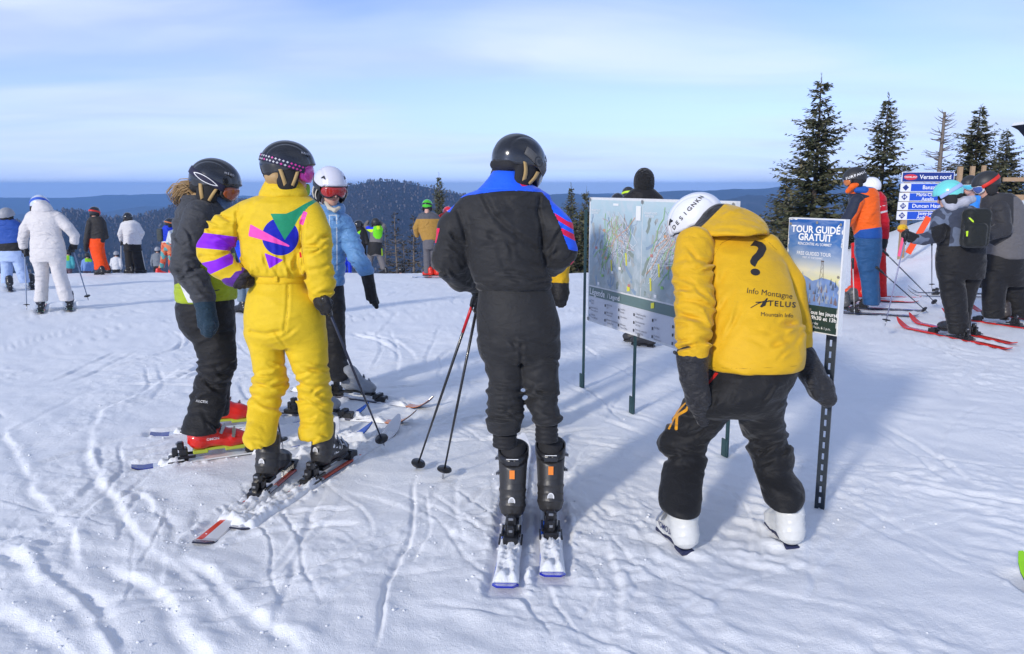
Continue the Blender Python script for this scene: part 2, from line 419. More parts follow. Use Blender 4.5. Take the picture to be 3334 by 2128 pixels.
for _k in ('wom_l', 'wom_r', 'girl_n', 'girl_f', 'blue_n', 'blue_f'): SKI[_k]['bed'] = 0.004
rng = np.random.default_rng(11)
TRK = []    # (polyline in ground metres, depth, berm, half width, side)
def trk_px(pts, groove, berm, w, side=1):
    TRK.append((np.array([Gz(*p)[:2] for p in pts]), groove, berm * .68, w * .72, side))
# the ridges and ski tracks one can follow in the photograph
trk_px([(660, 1130), (560, 1210), (430, 1290), (330, 1330), (290, 1400), (285, 1470), (300, 1560), (360, 1640), (450, 1760), (560, 1850), (680, 1960), (800, 2120)], .012, .035, .055, 1)
trk_px([(110, 1540), (105, 1600), (160, 1680), (210, 1720), (225, 1800), (290, 1910)], .010, .032, .05, 1)
trk_px([(-40, 1760), (60, 1830), (160, 1930), (260, 2030), (330, 2140), (380, 2260)], .02, .045, .075, 1)
trk_px([(90, 1780), (200, 1870), (300, 1960), (390, 2060), (470, 2170)], .03, .02, .06, -1)
trk_px([(330, 1820), (440, 1900), (540, 1980), (620, 2090), (680, 2200)], .015, .042, .065, 1)
trk_px([(540, 1800), (680, 1890), (790, 1980), (900, 2080), (980, 2180)], .02, .05, .06, 1)
trk_px([(-60, 1960), (60, 2040), (170, 2100), (260, 2200)], .02, .045, .07, 1)
trk_px([(420, 1600), (480, 1640), (500, 1690)], .005, .03, .035, 1)
trk_px([(480, 1650), (560, 1690), (580, 1730), (560, 1800)], .006, .03, .04, -1)
trk_px([(1362, 1545), (1350, 1640), (1318, 1760), (1290, 1850), (1250, 1960), (1200, 2120)], .022, .014, .022, 1)
trk_px([(1400, 1600), (1390, 1720), (1330, 1830)], .008, .01, .02, 1)
trk_px([(970, 1780), (960, 1880), (900, 1990), (860, 2110)], .008, .012, .03, -1)
trk_px([(1960, 1750), (1990, 1850), (2010, 1960), (2030, 2100)], .010, .022, .035, 1)
trk_px([(2100, 1690), (2180, 1720), (2250, 1760)], .004, .018, .03, 1)
trk_px([(0, 1390), (40, 1480), (90, 1560)], .008, .03, .05, 1)
trk_px([(1080, 1060), (1130, 1020), (1230, 980), (1330, 930)], .008, .008, .02, 1)
trk_px([(1210, 1210), (1240, 1140), (1230, 1080), (1300, 1000)], .010, .012, .03, 1)
trk_px([(1300, 1230), (1290, 1140), (1270, 1060)], .010, .012, .035, -1)
trk_px([(1370, 1220), (1400, 1130), (1440, 1040)], .010, .012, .03, 1)
for i in range(330):      # criss-crossing old tracks across the trodden top
    Y = 2.6 * (20 / 2.6) ** rng.random(); X = (rng.random() - 0.5) * 1.5 * Y
    if X > 1.2 + 0.1 * Y and rng.random() < 0.7: continue
    a = rng.normal(math.radians(62) if X < 0 else math.radians(100), 0.55); n = rng.integers(4, 9); st = rng.uniform(.10, .22) * (1 + Y / 12)
    pts = [(X, Y)]; cur = rng.normal(0, 0.07)
    for _ in range(n):
        a += cur + rng.normal(0, 0.10); pts.append((pts[-1][0] + st * math.cos(a), pts[-1][1] + st * math.sin(a)))
    s = rng.uniform(0.5, 1.5) * (0.55 + 0.45 * min(max(Y - 3, 0) / 2.5, 1))
    if rng.random() < .45:
        q_ = np.array(pts); n_ = np.array([-(q_[-1] - q_[0])[1], (q_[-1] - q_[0])[0]]); n_ /= np.linalg.norm(n_) + 1e-9
        TRK.append((q_ + n_ * rng.uniform(.10, .22), .011 * s, .012 * s, rng.uniform(.009, .022) * (1 + Y / 14), rng.choice([-1, 1])))
    TRK.append((np.array(pts), .011 * s, .012 * s, rng.uniform(.009, .026) * (1 + Y / 14), rng.choice([-1, 1])))
for i in range(46):      # groomed streaks on the right
    X = rng.uniform(1.2, 9); Y = rng.uniform(2.2, 11)
    a = math.radians(-22) + rng.normal(0, .08); L = rng.uniform(.8, 2.6)
    pts = [(X + t * L * math.cos(a), Y + t * L * math.sin(a) + 0.03 * math.sin(7 * t + i)) for t in np.linspace(0, 1, 5)]
    TRK.append((np.array(pts), .007, .008, rng.uniform(.02, .05), rng.choice([-1, 1])))

def snow_detail(X, Y):
    R = np.hypot(X, Y); nearf = 1 - sstep(16, 40, R)
    z = 0.022 * perlin(X * 0.9, Y * 0.9, 1.5) + 0.012 * perlin(X * 2.6, Y * 2.6, 4.2)
    z += 0.0065 * perlin(X * 8, Y * 8, 7.7) * nearf
    brk = np.clip(perlin(X * 1.1 + 5, Y * 1.1, 2.2) * 1.6 + 0.35, 0, 1)         # trodden patches
    z += 0.014 * (0.4 - np.abs(perlin(X * 6 + 3, Y * 6, 3.3))) * brk * nearf
    z += 0.0065 * perlin(X * 19, Y * 19, 5.1) * brk * nearf + 0.0032 * perlin(X * 42, Y * 42, 6.1) * brk * nearf
    # scalloped footprints and lumps in the right foreground
    rot = math.radians(-38); xr = X * math.cos(rot) + Y * math.sin(rot); yr = -X * math.sin(rot) + Y * math.cos(rot)
    rf = sstep(0.1, 0.9, X) * (1 - sstep(3.9, 5.2, Y)) 
    wv = perlin(X * 2, Y * 2, 8.8) * 0.7
    sc = perlin(xr * 3.0 + wv, yr * 9.5 + wv, 2.9); sc2 = perlin(xr * 6.5 + wv, yr * 17 + wv, 12.9)
    lm = np.clip(perlin(X * 1.4 + 9, Y * 1.4, 5.5) * 1.5 + .6, .15, 1)
    sc3 = 0.35 - np.abs(perlin(xr * 4.5 + 2 * wv, yr * 8 + wv, 22.9))
    z += rf * lm * (0.015 * np.clip(sc + 0.12, -0.25, 0.6) + 0.018 * sc3 + 0.008 * sc2 + 0.006 * perlin(X * 15, Y * 15, 23.0))
    mid = sstep(1.4, 2.4, X) * sstep(2.2, 3.4, Y) * nearf
    z += mid * 0.0035 * perlin(xr * 1.0 + wv, yr * 7.5 + wv, 1.9)
    near = (1 - sstep(3.0, 4.6, Y)) * (1 - sstep(0.0, 1.2, X))
    z += near * (0.012 * np.clip(perlin(xr * 2.4, yr * 5.5, 6.6), -0.3, 0.5) + 0.006 * perlin(xr * 10, yr * 12, 3.6))
    jx = 0.035 * perlin(X * 2.1, Y * 2.1, 14.0) + 0.006 * perlin(X * 14, Y * 14, 15.0); jy = 0.035 * perlin(X * 2.1, Y * 2.1, 17.0) + 0.006 * perlin(X * 14, Y * 14, 18.0)
    crumb = 0.62 + 0.4 * perlin(X * 14, Y * 14, 21.0)
    Xj, Yj = X + jx, Y + jy
    for pts, gr, be, w, side in TRK:
        lo, hi = pts.min(0) - 5 * w, pts.max(0) + 5 * w
        m = np.nonzero((Xj > lo[0]) & (Xj < hi[0]) & (Yj > lo[1]) & (Yj < hi[1]))[0]
        if not len(m): continue
        x, y = Xj[m], Yj[m]; best = np.full(len(m), 1e9); sd = np.zeros(len(m)); al = np.zeros(len(m)); ns = len(pts) - 1
        for i in range(ns):
            a, b = pts[i], pts[i + 1]; e = b - a; L2 = e @ e
            t = np.clip(((x - a[0]) * e[0] + (y - a[1]) * e[1]) / L2, 0, 1)
            dx, dy = x - a[0] - e[0] * t, y - a[1] - e[1] * t; dd = np.hypot(dx, dy); k = dd < best
            best[k] = dd[k]; sd[k] = np.sign(e[0] * dy - e[1] * dx)[k]; al[k] = (i + t[k]) / ns
        fade = np.clip(np.minimum(al, 1 - al) * 6, 0, 1) * (0.65 + 0.5 * perlin(x * 2.3, y * 2.3, 31.0))
        s = best * sd * side
        be_p = np.where(s > 0, np.where(s < 1.1 * w, np.exp(-((s - 1.1 * w) / (0.5 * w)) ** 2), np.exp(-((s - 1.1 * w) / (1.6 * w)) ** 2)), 0)
        z[m] += fade * (be * be_p * crumb[m] - gr * np.exp(-(s / (0.8 * w)) ** 2))
    return z
def press(X, Y, z, g):
    for k in SKI.values():
        u = k['dir']; dx, dy = X - k['tail'][0], Y - k['tail'][1]
        s = dx * u[0] + dy * u[1]; q = -dx * u[1] + dy * u[0]
        m = (s > -0.1) & (s < k['L'] + .1) & (np.abs(q) < 0.25)
        if not m.any(): continue
        w = (1 - sstep(k['w'] + 0.002, k['w'] + 0.05, np.abs(q[m]))) * sstep(-0.06, 0.0, s[m]) * (1 - sstep(k['L'], k['L'] + .06, s[m]))
        bank = np.exp(-((np.abs(q[m]) - k['w'] - 0.045) / 0.028) ** 2) * (s[m] > 0) * (s[m] < k['L'])
        lump = np.clip(perlin(X[m] * 9, Y[m] * 9, 41.0) + .25, 0, 1) * (0.6 + perlin(X[m] * 28, Y[m] * 28, 43.0))
        z[m] = z[m] * (1 - w) + (g[m] - k.get('bed', 0.014)) * w + bank * lump * 0.032 * (1 - w)
    return z

th_f = np.radians(np.concatenate([np.linspace(-180, -38, 60, endpoint=False), np.linspace(-38, 38, 720), np.linspace(38, 180, 61)[1:-1]]))
rr = np.concatenate([np.geomspace(0.35, 2.2, 20, endpoint=False), np.geomspace(2.2, 9, 375, endpoint=False), np.geomspace(9, 24, 90), np.geomspace(24, 700, 46)[1:]])
TT, RR = np.meshgrid(th_f, rr); X0, Y0_ = (RR * np.sin(TT)).ravel(), (RR * np.cos(TT)).ravel()
g0 = base_z(X0, Y0_)
z0 = g0 + press(X0, Y0_, snow_detail(X0, Y0_), np.zeros_like(g0))
nr_, nt_ = RR.shape
ii = np.arange(nr_ - 1)[:, None] * nt_ + np.arange(nt_)[None, :]
jj = np.arange(nr_ - 1)[:, None] * nt_ + (np.arange(nt_)[None, :] + 1) % nt_
snow_f = np.stack([ii, jj, jj + nt_, ii + nt_], -1).reshape(-1, 4)[:, ::-1]
snow_f = snow_f.astype(np.int32)
def snow_material():
    m, n, l, b = mat_new('snow')
    tc = N(n, 'ShaderNodeTexCoord')
    b.inputs['Roughness'].default_value = 0.55; b.inputs['Specular IOR Level'].default_value = 0.25
    n1 = N(n, 'ShaderNodeTexNoise'); n1.inputs['Scale'].default_value = 3.0; n1.inputs['Detail'].default_value = 5; l.new(tc.outputs['Object'], n1.inputs['Vector'])
    cr = N(n, 'ShaderNodeMix', data_type='RGBA'); cr.inputs[6].default_value = (0.84, 0.86, 0.885, 1); cr.inputs[7].default_value = (0.92, 0.93, 0.945, 1)
    l.new(n1.outputs['Fac'], cr.inputs['Factor'])
    # specks of grit and needles
    vo = N(n, 'ShaderNodeTexVoronoi'); vo.inputs['Scale'].default_value = 5.0; vo.feature = 'F1'; l.new(tc.outputs['Object'], vo.inputs['Vector'])
    lt = N(n, 'ShaderNodeMath', operation='LESS_THAN'); l.new(vo.outputs['Distance'], lt.inputs[0]); lt.inputs[1].default_value = 0.022
    sp = N(n, 'ShaderNodeMix', data_type='RGBA'); l.new(lt.outputs[0], sp.inputs['Factor']); l.new(cr.outputs[2], sp.inputs[6]); sp.inputs[7].default_value = (0.50, 0.52, 0.56, 1)
    l.new(sp.outputs[2], b.inputs['Base Color'])
    n2 = N(n, 'ShaderNodeTexNoise'); n2.inputs['Scale'].default_value = 45; n2.inputs['Detail'].default_value = 6; n2.inputs['Roughness'].default_value = 0.7; l.new(tc.outputs['Object'], n2.inputs['Vector'])
    bp = N(n, 'ShaderNodeBump'); bp.inputs['Strength'].default_value = 0.55; bp.inputs['Distance'].default_value = 0.012; l.new(n2.outputs['Fac'], bp.inputs['Height'])
    n3 = N(n, 'ShaderNodeTexNoise'); n3.inputs['Scale'].default_value = 260; n3.inputs['Detail'].default_value = 2; l.new(tc.outputs['Object'], n3.inputs['Vector'])
    b3 = N(n, 'ShaderNodeBump'); b3.inputs['Strength'].default_value = 0.6; b3.inputs['Distance'].default_value = 0.005; l.new(n3.outputs['Fac'], b3.inputs['Height']); l.new(bp.outputs[0], b3.inputs['Normal'])
    l.new(b3.outputs[0], b.inputs['Normal'])
    return m
SNOW = snow_material(); _M['snow'] = SNOW
tag(obj('snow_ground', mesh_from('snow_ground', np.stack([X0, Y0_, z0], 1), snow_f), SNOW), 'trodden snow of the summit, crossed by ski tracks', None, None, 'structure')

# loose crumbs of snow thrown up beside the skis and tracks
def ico(seed):
    bm = bmesh.new(); bmesh.ops.create_icosphere(bm, subdivisions=1, radius=1.0); r = random.Random(seed)
    for v in bm.verts: v.co *= r.uniform(0.65, 1.15)
    vs_ = np.array([v.co[:] for v in bm.verts]); fs_ = np.array([[v.index for v in f.verts] for f in bm.faces]); bm.free(); return vs_, fs_
ic = [ico(i) for i in range(4)]
cv, cf, off = [], [], 0
cpts = []
for k in ('man_l', 'man_r', 'wom_r', 'wom_l', 'girl_n', 'girl_f'):
    s = SKI[k]
    for _ in range(70):
        q = rng.normal(0, 0.11); q += np.sign(q) * 0.055; t = rng.uniform(-0.05, s['L'])
        cpts.append((s['tail'][0] + s['dir'][0] * t - s['dir'][1] * q, s['tail'][1] + s['dir'][1] * t + s['dir'][0] * q))
for pts, gr, be, w, side in TRK[:16]:
    for _ in range(30):
        i = rng.integers(0, len(pts) - 1); t = rng.random(); p_ = pts[i] * (1 - t) + pts[i + 1] * t; cpts.append((p_[0] + rng.normal(0, .07), p_[1] + rng.normal(0, .07)))
for _ in range(200):
    Y = 2.5 * (9 / 2.5) ** rng.random(); cpts.append(((rng.random() - .5) * 1.4 * Y, Y))
cpts = np.array(cpts); cz = base_z(cpts[:, 0], cpts[:, 1]) + press(cpts[:, 0], cpts[:, 1], snow_detail(cpts[:, 0], cpts[:, 1]), np.zeros(len(cpts)))
for (x, y), z in zip(cpts, cz):
    v, f = ic[rng.integers(0, 4)]; r = 0.0022 + 0.0075 * rng.random() ** 4
    cv.append(v * r * np.array([1, 1, .7]) + (x, y, z + r * .3)); cf.append(f + off); off += len(v)
tag(obj('snow_crumbs', mesh_from('snow_crumbs', np.concatenate(cv), np.concatenate(cf)), SNOW), 'loose crumbs of snow on the trodden surface', None, None, 'stuff')

# ------------------------------------------------------------------ hills beyond the summit
def wood_material(name, a, b_, c, snowy, sc=0.09):
    m, n, l, b = mat_new(name); b.inputs['Roughness'].default_value = 0.95; b.inputs['Specular IOR Level'].default_value = 0.05
    tc = N(n, 'ShaderNodeTexCoord'); n1 = N(n, 'ShaderNodeTexNoise'); n1.inputs['Scale'].default_value = sc; n1.inputs['Detail'].default_value = 8; n1.inputs['Roughness'].default_value = 0.75
    l.new(tc.outputs['Object'], n1.inputs['Vector'])
    n2 = N(n, 'ShaderNodeTexNoise'); n2.inputs['Scale'].default_value = sc * 0.06; n2.inputs['Detail'].default_value = 4; l.new(tc.outputs['Object'], n2.inputs['Vector'])
    r = N(n, 'ShaderNodeValToRGB'); r.color_ramp.elements[0].position = 0.36; r.color_ramp.elements[0].color = c4(a); r.color_ramp.elements[1].position = 0.60; r.color_ramp.elements[1].color = c4(b_)
    e = r.color_ramp.elements.new(0.76); e.color = c4(snowy)
    l.new(n1.outputs['Fac'], r.inputs[0])
    mx = N(n, 'ShaderNodeMix', data_type='RGBA'); l.new(n2.outputs['Fac'], mx.inputs['Factor']); l.new(r.outputs[0], mx.inputs[6]); mx.inputs[7].default_value = c4(c)
    l.new(mx.outputs[2], b.inputs['Base Color']); 
    bp = N(n, 'ShaderNodeBump'); bp.inputs['Distance'].default_value = 6.0; bp.inputs['Strength'].default_value = 1.0; l.new(n1.outputs['Fac'], bp.inputs['Height']); l.new(bp.outputs[0], b.inputs['Normal'])
    return m
def hill(name, label, sky, R, foot, depth, mat, nt=420, nr=70, rough=0.02, seed=0):
    sky = np.array(sky, float); pxs = np.linspace(sky[0, 0], sky[-1, 0], nt); pys = _cat(sky[:, 0], sky[:, 1], pxs)
    az = np.arctan((pxs - CX) / FPX / CP)
    crest = []
    for px, py in zip(pxs, pys):
        d = ray(px, py); crest.append(CAMZ + d[2] * R / math.hypot(d[0], d[1]))
    crest = np.array(crest) + R * rough * (0.10 * perlin(pxs * 0.012, seed, 0.3) + 0.06 * perlin(pxs * 0.035, seed, 0.7) + 0.03 * perlin(pxs * 0.11, seed, 1.7))
    u = np.linspace(-1, 1, nr); V = np.zeros((nr, nt, 3))
    for i, t in enumerate(u):
        rad = R + (t * depth[1] if t > 0 else t * depth[0])
        prof = (1 - abs(t)) ** 1.0 * 0.45 + (0.5 + 0.5 * math.cos(math.pi * t)) * 0.55
        spur = R * rough * (1 - prof) * 3 * prof * (perlin(az * 14 + seed, t * 2.5, seed * 1.3) + 0.5 * perlin(az * 40 + seed, t * 6, seed))
        z = foot + (crest - foot) * prof + spur - (0.0 if t < 0 else 0)
        V[i] = np.stack([rad * np.sin(az), rad * np.cos(az), z], 1)
    ii = np.arange(nr - 1)[:, None] * nt + np.arange(nt - 1)[None]
    F = np.stack([ii, ii + 1, ii + nt + 1, ii + nt], -1).reshape(-1, 4)
    o = obj(name, mesh_from(name, V.reshape(-1, 3), F.astype(np.int32)), mat); tag(o, label, None, None, 'structure')
    return V
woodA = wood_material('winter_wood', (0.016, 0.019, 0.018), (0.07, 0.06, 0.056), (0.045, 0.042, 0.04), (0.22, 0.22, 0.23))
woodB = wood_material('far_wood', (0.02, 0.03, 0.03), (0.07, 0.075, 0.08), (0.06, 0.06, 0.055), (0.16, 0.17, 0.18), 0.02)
skyB = [(-1500, 735), (-900, 720), (-300, 708), (0, 722), (130, 722), (200, 697), (240, 686), (275, 683), (310, 688), (380, 703), (430, 706), (520, 690), (600, 668), (700, 655), (850, 650),
        (1000, 640), (1090, 618), (1180, 600), (1230, 590), (1290, 587), (1340, 592), (1400, 608), (1480, 625), (1540, 645), (1640, 676), (1800, 724), (1900, 756), (2200, 820), (3000, 860), (4800, 840)]
skyR = [(1300, 780), (1600, 730), (1740, 700), (1836, 676), (1920, 656), (2000, 652), (2100, 648), (2220, 650), (2340, 645), (2420, 632), (2450, 630), (2500, 648), (2620, 652), (2800, 632), (3000, 622), (3400, 620), (4800, 640)]
skyR2 = [(1500, 900), (1700, 830), (1800, 770), (1900, 735), (2000, 725), (2200, 735), (2400, 760), (2560, 800), (2800, 840), (3200, 850), (4800, 840)]
skyF = [(-1500, 690), (-900, 692), (0, 695), (150, 691), (330, 690), (480, 674), (640, 669), (760, 673), (900, 665), (1100, 668), (1300, 660), (1500, 650), (1700, 641), (1780, 634), (1830, 627), (1900, 630), (2000, 631),
        (2050, 626), (2150, 621), (2300, 616), (2450, 610), (2600, 604), (2720, 597), (2900, 599), (3334, 601), (4800, 612)]
hillB = hill('wooded_hill', 'rounded wooded mountain behind the skiers', skyB, 1300, -150, (680, 600), woodA, 420, 60, 0.02, 3.1)
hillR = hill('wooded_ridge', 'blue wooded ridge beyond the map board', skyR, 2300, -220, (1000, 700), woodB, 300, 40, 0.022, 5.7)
hillR2 = hill('lower_wooded_slope', 'dark wooded slope below the blue ridge', skyR2, 1150, -150, (600, 500), woodA, 260, 40, 0.022, 9.2)
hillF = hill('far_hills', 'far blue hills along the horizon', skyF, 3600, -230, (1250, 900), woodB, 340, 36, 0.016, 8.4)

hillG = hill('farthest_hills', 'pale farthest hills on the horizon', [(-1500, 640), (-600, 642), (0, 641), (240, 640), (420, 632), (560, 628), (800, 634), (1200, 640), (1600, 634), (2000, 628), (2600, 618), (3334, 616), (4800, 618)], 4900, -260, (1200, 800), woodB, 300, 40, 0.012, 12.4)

def forest(name, label, V, n, hmin, hmax, seed, tmin=0.05, tmax=0.53):
    r = np.random.default_rng(seed); nr, nt = V.shape[:2]
    a = r.uniform(tmin, tmax, n) * (nr - 1); b = r.uniform(0.02, 0.98, n) * (nt - 1)
    i, j = a.astype(int), b.astype(int); fa, fb = (a - i)[:, None], (b - j)[:, None]
    p = V[i, j] * (1 - fa) * (1 - fb) + V[i + 1, j] * fa * (1 - fb) + V[i, j + 1] * (1 - fa) * fb + V[i + 1, j + 1] * fa * fb
    H = r.uniform(hmin, hmax, n) * (0.7 + 0.6 * r.random(n)); conif = r.random(n) < 0.45; w = H * np.where(conif, r.uniform(.13, .2, n), r.uniform(.22, .34, n))
    ang = r.uniform(0, 6.28, n); VV = np.zeros((n, 9, 3)); 
    for k in range(4):
        t = ang + k * math.pi / 2
        base = np.where(conif, 0.08, 0.28) * H; up = np.where(conif, 0.30, 0.68) * H
        VV[:, k] = p + np.stack([np.cos(t) * w * np.where(conif, 1, .6), np.sin(t) * w * np.where(conif, 1, .6), base], 1)
        VV[:, 4 + k] = p + np.stack([np.cos(t + .4) * w * np.where(conif, .72, 1), np.sin(t + .4) * w * np.where(conif, .72, 1), up], 1)
    VV[:, 8] = p + np.stack([r.normal(0, .1, n) * w, r.normal(0, .1, n) * w, H], 1)
    fs = []
    for k in range(4):
        k2 = (k + 1) % 4; fs += [(k, k2, 4 + k2), (k, 4 + k2, 4 + k), (4 + k, 4 + k2, 8)]
    F = (np.arange(n)[:, None, None] * 9 + np.array(fs)[None]).reshape(-1, 3)
    tone = np.repeat(np.where(conif, r.uniform(0, .35, n), r.uniform(.45, 1, n)), 9)
    o = obj(name, mesh_from(name, VV.reshape(-1, 3), F.astype(np.int32), False, {'tone': tone}), FOREST); tag(o, label, None, None, 'stuff')
def tone_mat(name, stops, rough=0.9):
    m, n, l, b = mat_new(name); b.inputs['Roughness'].default_value = rough; b.inputs['Specular IOR Level'].default_value = 0.1
    at = N(n, 'ShaderNodeAttribute'); at.attribute_name = 'tone'; r = N(n, 'ShaderNodeValToRGB')
    r.color_ramp.elements[0].position = stops[0][0]; r.color_ramp.elements[0].color = c4(stops[0][1]); r.color_ramp.elements[1].position = stops[-1][0]; r.color_ramp.elements[1].color = c4(stops[-1][1])
    for s, c in stops[1:-1]: e = r.color_ramp.elements.new(s); e.color = c4(c)
    l.new(at.outputs['Fac'], r.inputs[0]); l.new(r.outputs[0], b.inputs['Base Color']); return m
FOREST = tone_mat('distant_trees', [(0, (0.018, 0.023, 0.018)), (0.34, (0.028, 0.033, 0.026)), (0.46, (0.068, 0.056, 0.048)), (0.8, (0.105, 0.088, 0.078)), (1, (0.18, 0.16, 0.15))])
forest('distant_forest', 'bare and evergreen woods covering the mountain', hillB, 21000, 3.0, 5.6, 5, 0.16, 0.54)
forest('lower_forest', 'dark woods on the slope below the summit', hillR2, 6000, 3.2, 6.2, 6, 0.2, 0.54)

# ------------------------------------------------------------------ the haze of the valley air
def haze():
    x0, x1, y0, y1, z0_, z1_ = -9000, 9000, -60, 5900, -300, 24
    v = [(x, y, z) for x in (x0, x1) for y in (y0, y1) for z in (z0_, z1_)]
    f = [(0, 1, 3, 2), (4, 6, 7, 5), (0, 4, 5, 1), (2, 3, 7, 6), (0, 2, 6, 4), (1, 5, 7, 3)]
    m = bpy.data.materials.new('valley_air'); m.use_nodes = True; n, l = m.node_tree.nodes, m.node_tree.links; n.clear()
    o_ = N(n, 'ShaderNodeOutputMaterial'); pv = N(n, 'ShaderNodeVolumePrincipled'); pv.inputs['Density'].default_value = 2.6e-4
    pv.inputs['Color'].default_value = (0.26, 0.52, 1.0, 1); pv.inputs['Anisotropy'].default_value = 0.0
    l.new(pv.outputs[0], o_.inputs['Volume'])
    tag(obj('haze', mesh_from('haze', v, f, False), m), 'thin blue haze of the valley air', None, None, 'stuff')
haze()
# ------------------------------------------------------------------ trees
BARK = plain('spruce_bark', (0.085, 0.066, 0.052), 0.9, vary=0.3, bump=0.01, scale=14)
DEADWOOD = plain('dead_wood', (0.16, 0.135, 0.115), 0.9, vary=0.3, bump=0.01, scale=18)
NEEDLE = tone_mat('spruce_needles', [(0, (0.045, 0.055, 0.032)), (0.5, (0.10, 0.108, 0.06)), (0.85, (0.165, 0.15, 0.085)), (1.0, (0.21, 0.18, 0.12))], 0.75)
BROWN_NEEDLE = tone_mat('sparse_needles', [(0, (0.025, 0.026, 0.016)), (0.5, (0.06, 0.052, 0.034)), (1.0, (0.12, 0.10, 0.075))], 0.85)
def tube_mesh(paths, sides=6):
    """one mesh of tapered tubes: paths = [(points, radii)]"""
    V, F, off = [], [], 0
    for pts, rad in paths:
        pts = np.asarray(pts, float); n = len(pts)
        tn = np.gradient(pts, axis=0); tn /= np.linalg.norm(tn, axis=1)[:, None] + 1e-9
        ref = np.array([0, 0, 1.0]) if abs(tn[0, 2]) < 0.9 else np.array([1.0, 0, 0])
        for i in range(n):
            a = np.cross(tn[i], ref); a /= np.linalg.norm(a) + 1e-9; b = np.cross(tn[i], a)
            for k in range(sides):
                t = 2 * math.pi * k / sides; V.append(pts[i] + rad[i] * (math.cos(t) * a + math.sin(t) * b))
        for i in range(n - 1):
            for k in range(sides):
                k2 = (k + 1) % sides; F.append((off + i * sides + k, off + i * sides + k2, off + (i + 1) * sides + k2, off + (i + 1) * sides + k))
        F.append(tuple(off + k for k in range(sides))[::-1]); F.append(tuple(off + (n - 1) * sides + k for k in range(sides)))
        off += n * sides
    return V, F
def spruce_meshes(seed, H, R, sparse=0.0, first=0.10, droop=0.35, twig=0.15):
    """trunk with limbs, and a crown of needle sprays along every limb"""
    r = np.random.default_rng(seed)
    lean = r.normal(0, 0.02, 2)
    zt = np.linspace(0, H, 12); tr = [((lean[0] * z + 0.02 * math.sin(z * 1.3), lean[1] * z, z)) for z in zt]
    paths = [(tr, 0.018 * H * (1 - zt / H) ** 0.9 + 0.008)]
    A, B, C, T = [], [], [], []      # sprays as quads: base, tip, half width vector
    z = first * H
    while z < H * 0.985:
        f = (z - first * H) / (H * (1 - first)); L = R * ((1 - f) ** 0.82) * (0.78 + 0.22 * math.sin(z * 5)) + 0.06
        nb = int(r.integers(6, 10)) if f < 0.85 else 5
        a0 = r.uniform(0, 6.28)
        for k in range(nb):
            if r.random() < sparse * 0.6: continue
            a = a0 + 6.283 * k / nb + r.normal(0, .25); l = L * r.uniform(0.55, 1.15); up = 0.30 * f - droop * (1 - f) + r.normal(0, .09)
            n = max(3, int(l / 0.11)); s = np.linspace(0, 1, n + 1)
            zc = z + r.normal(0, .04) + l * (up * s + (0.30 * droop) * s ** 2.5)
            px_ = lean[0] * z + np.cos(a) * l * s; py_ = lean[1] * z + np.sin(a) * l * s
            br = np.stack([px_, py_, zc], 1)
            if l > 0.25: paths.append((br[::max(1, n // 3)], np.linspace(0.012 + 0.004 * l, 0.004, len(br[::max(1, n // 3)]))))
            side = np.array([-math.sin(a), math.cos(a), 0])
            out = np.array([math.cos(a), math.sin(a), 0])
            for q in range(n + 1):
                if s[q] < (0.06 + 0.45 * sparse * r.random()): continue
                dens = 4 if r.random() > sparse else 1
                for w in range(dens):
                    sg = 1 if w % 2 else -1
                    tl = twig * (0.6 + 0.9 * (1 - s[q])) * r.uniform(.6, 1.3) * (0.6 + 0.5 * (1 - f))
                    dr = out * r.uniform(.35, 1.0) + side * sg * r.uniform(.2, 1.0) + np.array([0, 0, r.normal(-0.12, .28)])
                    dr /= np.linalg.norm(dr); wd_ = np.cross(dr, np.array([r.normal(0, .5), r.normal(0, .5), 1.0])); wd_ /= np.linalg.norm(wd_) + 1e-9
                    p0 = br[q] + r.normal(0, .015, 3); A.append(p0); B.append(p0 + dr * tl); C.append(wd_ * tl * r.uniform(.15, .26)); T.append(r.uniform(0, 1) * 0.75 + 0.25 * s[q])
        z += H * r.uniform(0.012, 0.024) * (1 + 0.8 * sparse)
    for i in range(10):    # leader
        p0 = np.array([lean[0] * H, lean[1] * H, H * (0.95 + 0.006 * i)]); dr = r.normal(0, 1, 3) * (.4, .4, .2) + (0, 0, .7); dr /= np.linalg.norm(dr)
        A.append(p0); B.append(p0 + dr * .14); C.append(np.cross(dr, (1, .2, .1)) * .014); T.append(.5)
    A, B, C, T = map(np.array, (A, B, C, T)); n = len(A)
    M = A + (B - A) * 0.45
    V = np.stack([A, M + C, B, M - C], 1).reshape(-1, 3); F = np.arange(n * 4, dtype=np.int32).reshape(-1, 4)
    cr = mesh_from('crown', V, F, False, {'tone': np.repeat(np.clip(T, 0, 1), 4)})
    tv, tf = tube_mesh(paths, 5)
    return mesh_from('trunk', tv, tf), cr
def put_tree(meshes, mats, px, Y, py_top, H, label, group, name='spruce_tree', zadd=None, rz=0.0, wide=1.0):
    top = P(px, py_top, Y); 
    o = empty(name, (top[0], Y, top[2] - H), rz); tag(o, label, 'tree', group)
    for nm, me, m in (('trunk', meshes[0], mats[0]), ('crown', meshes[1], mats[1])):
        c = obj(nm, me, m, o)
    return o
def scale_tree(o, sxy, sz):
    o.scale = (sxy, sxy, sz)
TG = 'spruces standing along the edge of the summit'
m1 = spruce_meshes(1, 8.2, 2.7, twig=.27, droop=.36); m2 = spruce_meshes(2, 7.6, 2.4, droop=0.25, twig=.26); m3 = spruce_meshes(3, 6.4, 2.7, droop=0.12, twig=.26); m4 = spruce_meshes(4, 4.2, 1.0, 0.62)
put_tree(m1, (BARK, NEEDLE), 2676, 24, 246, 8.2, 'tallest spruce, thin-topped, behind the tour sign', TG)
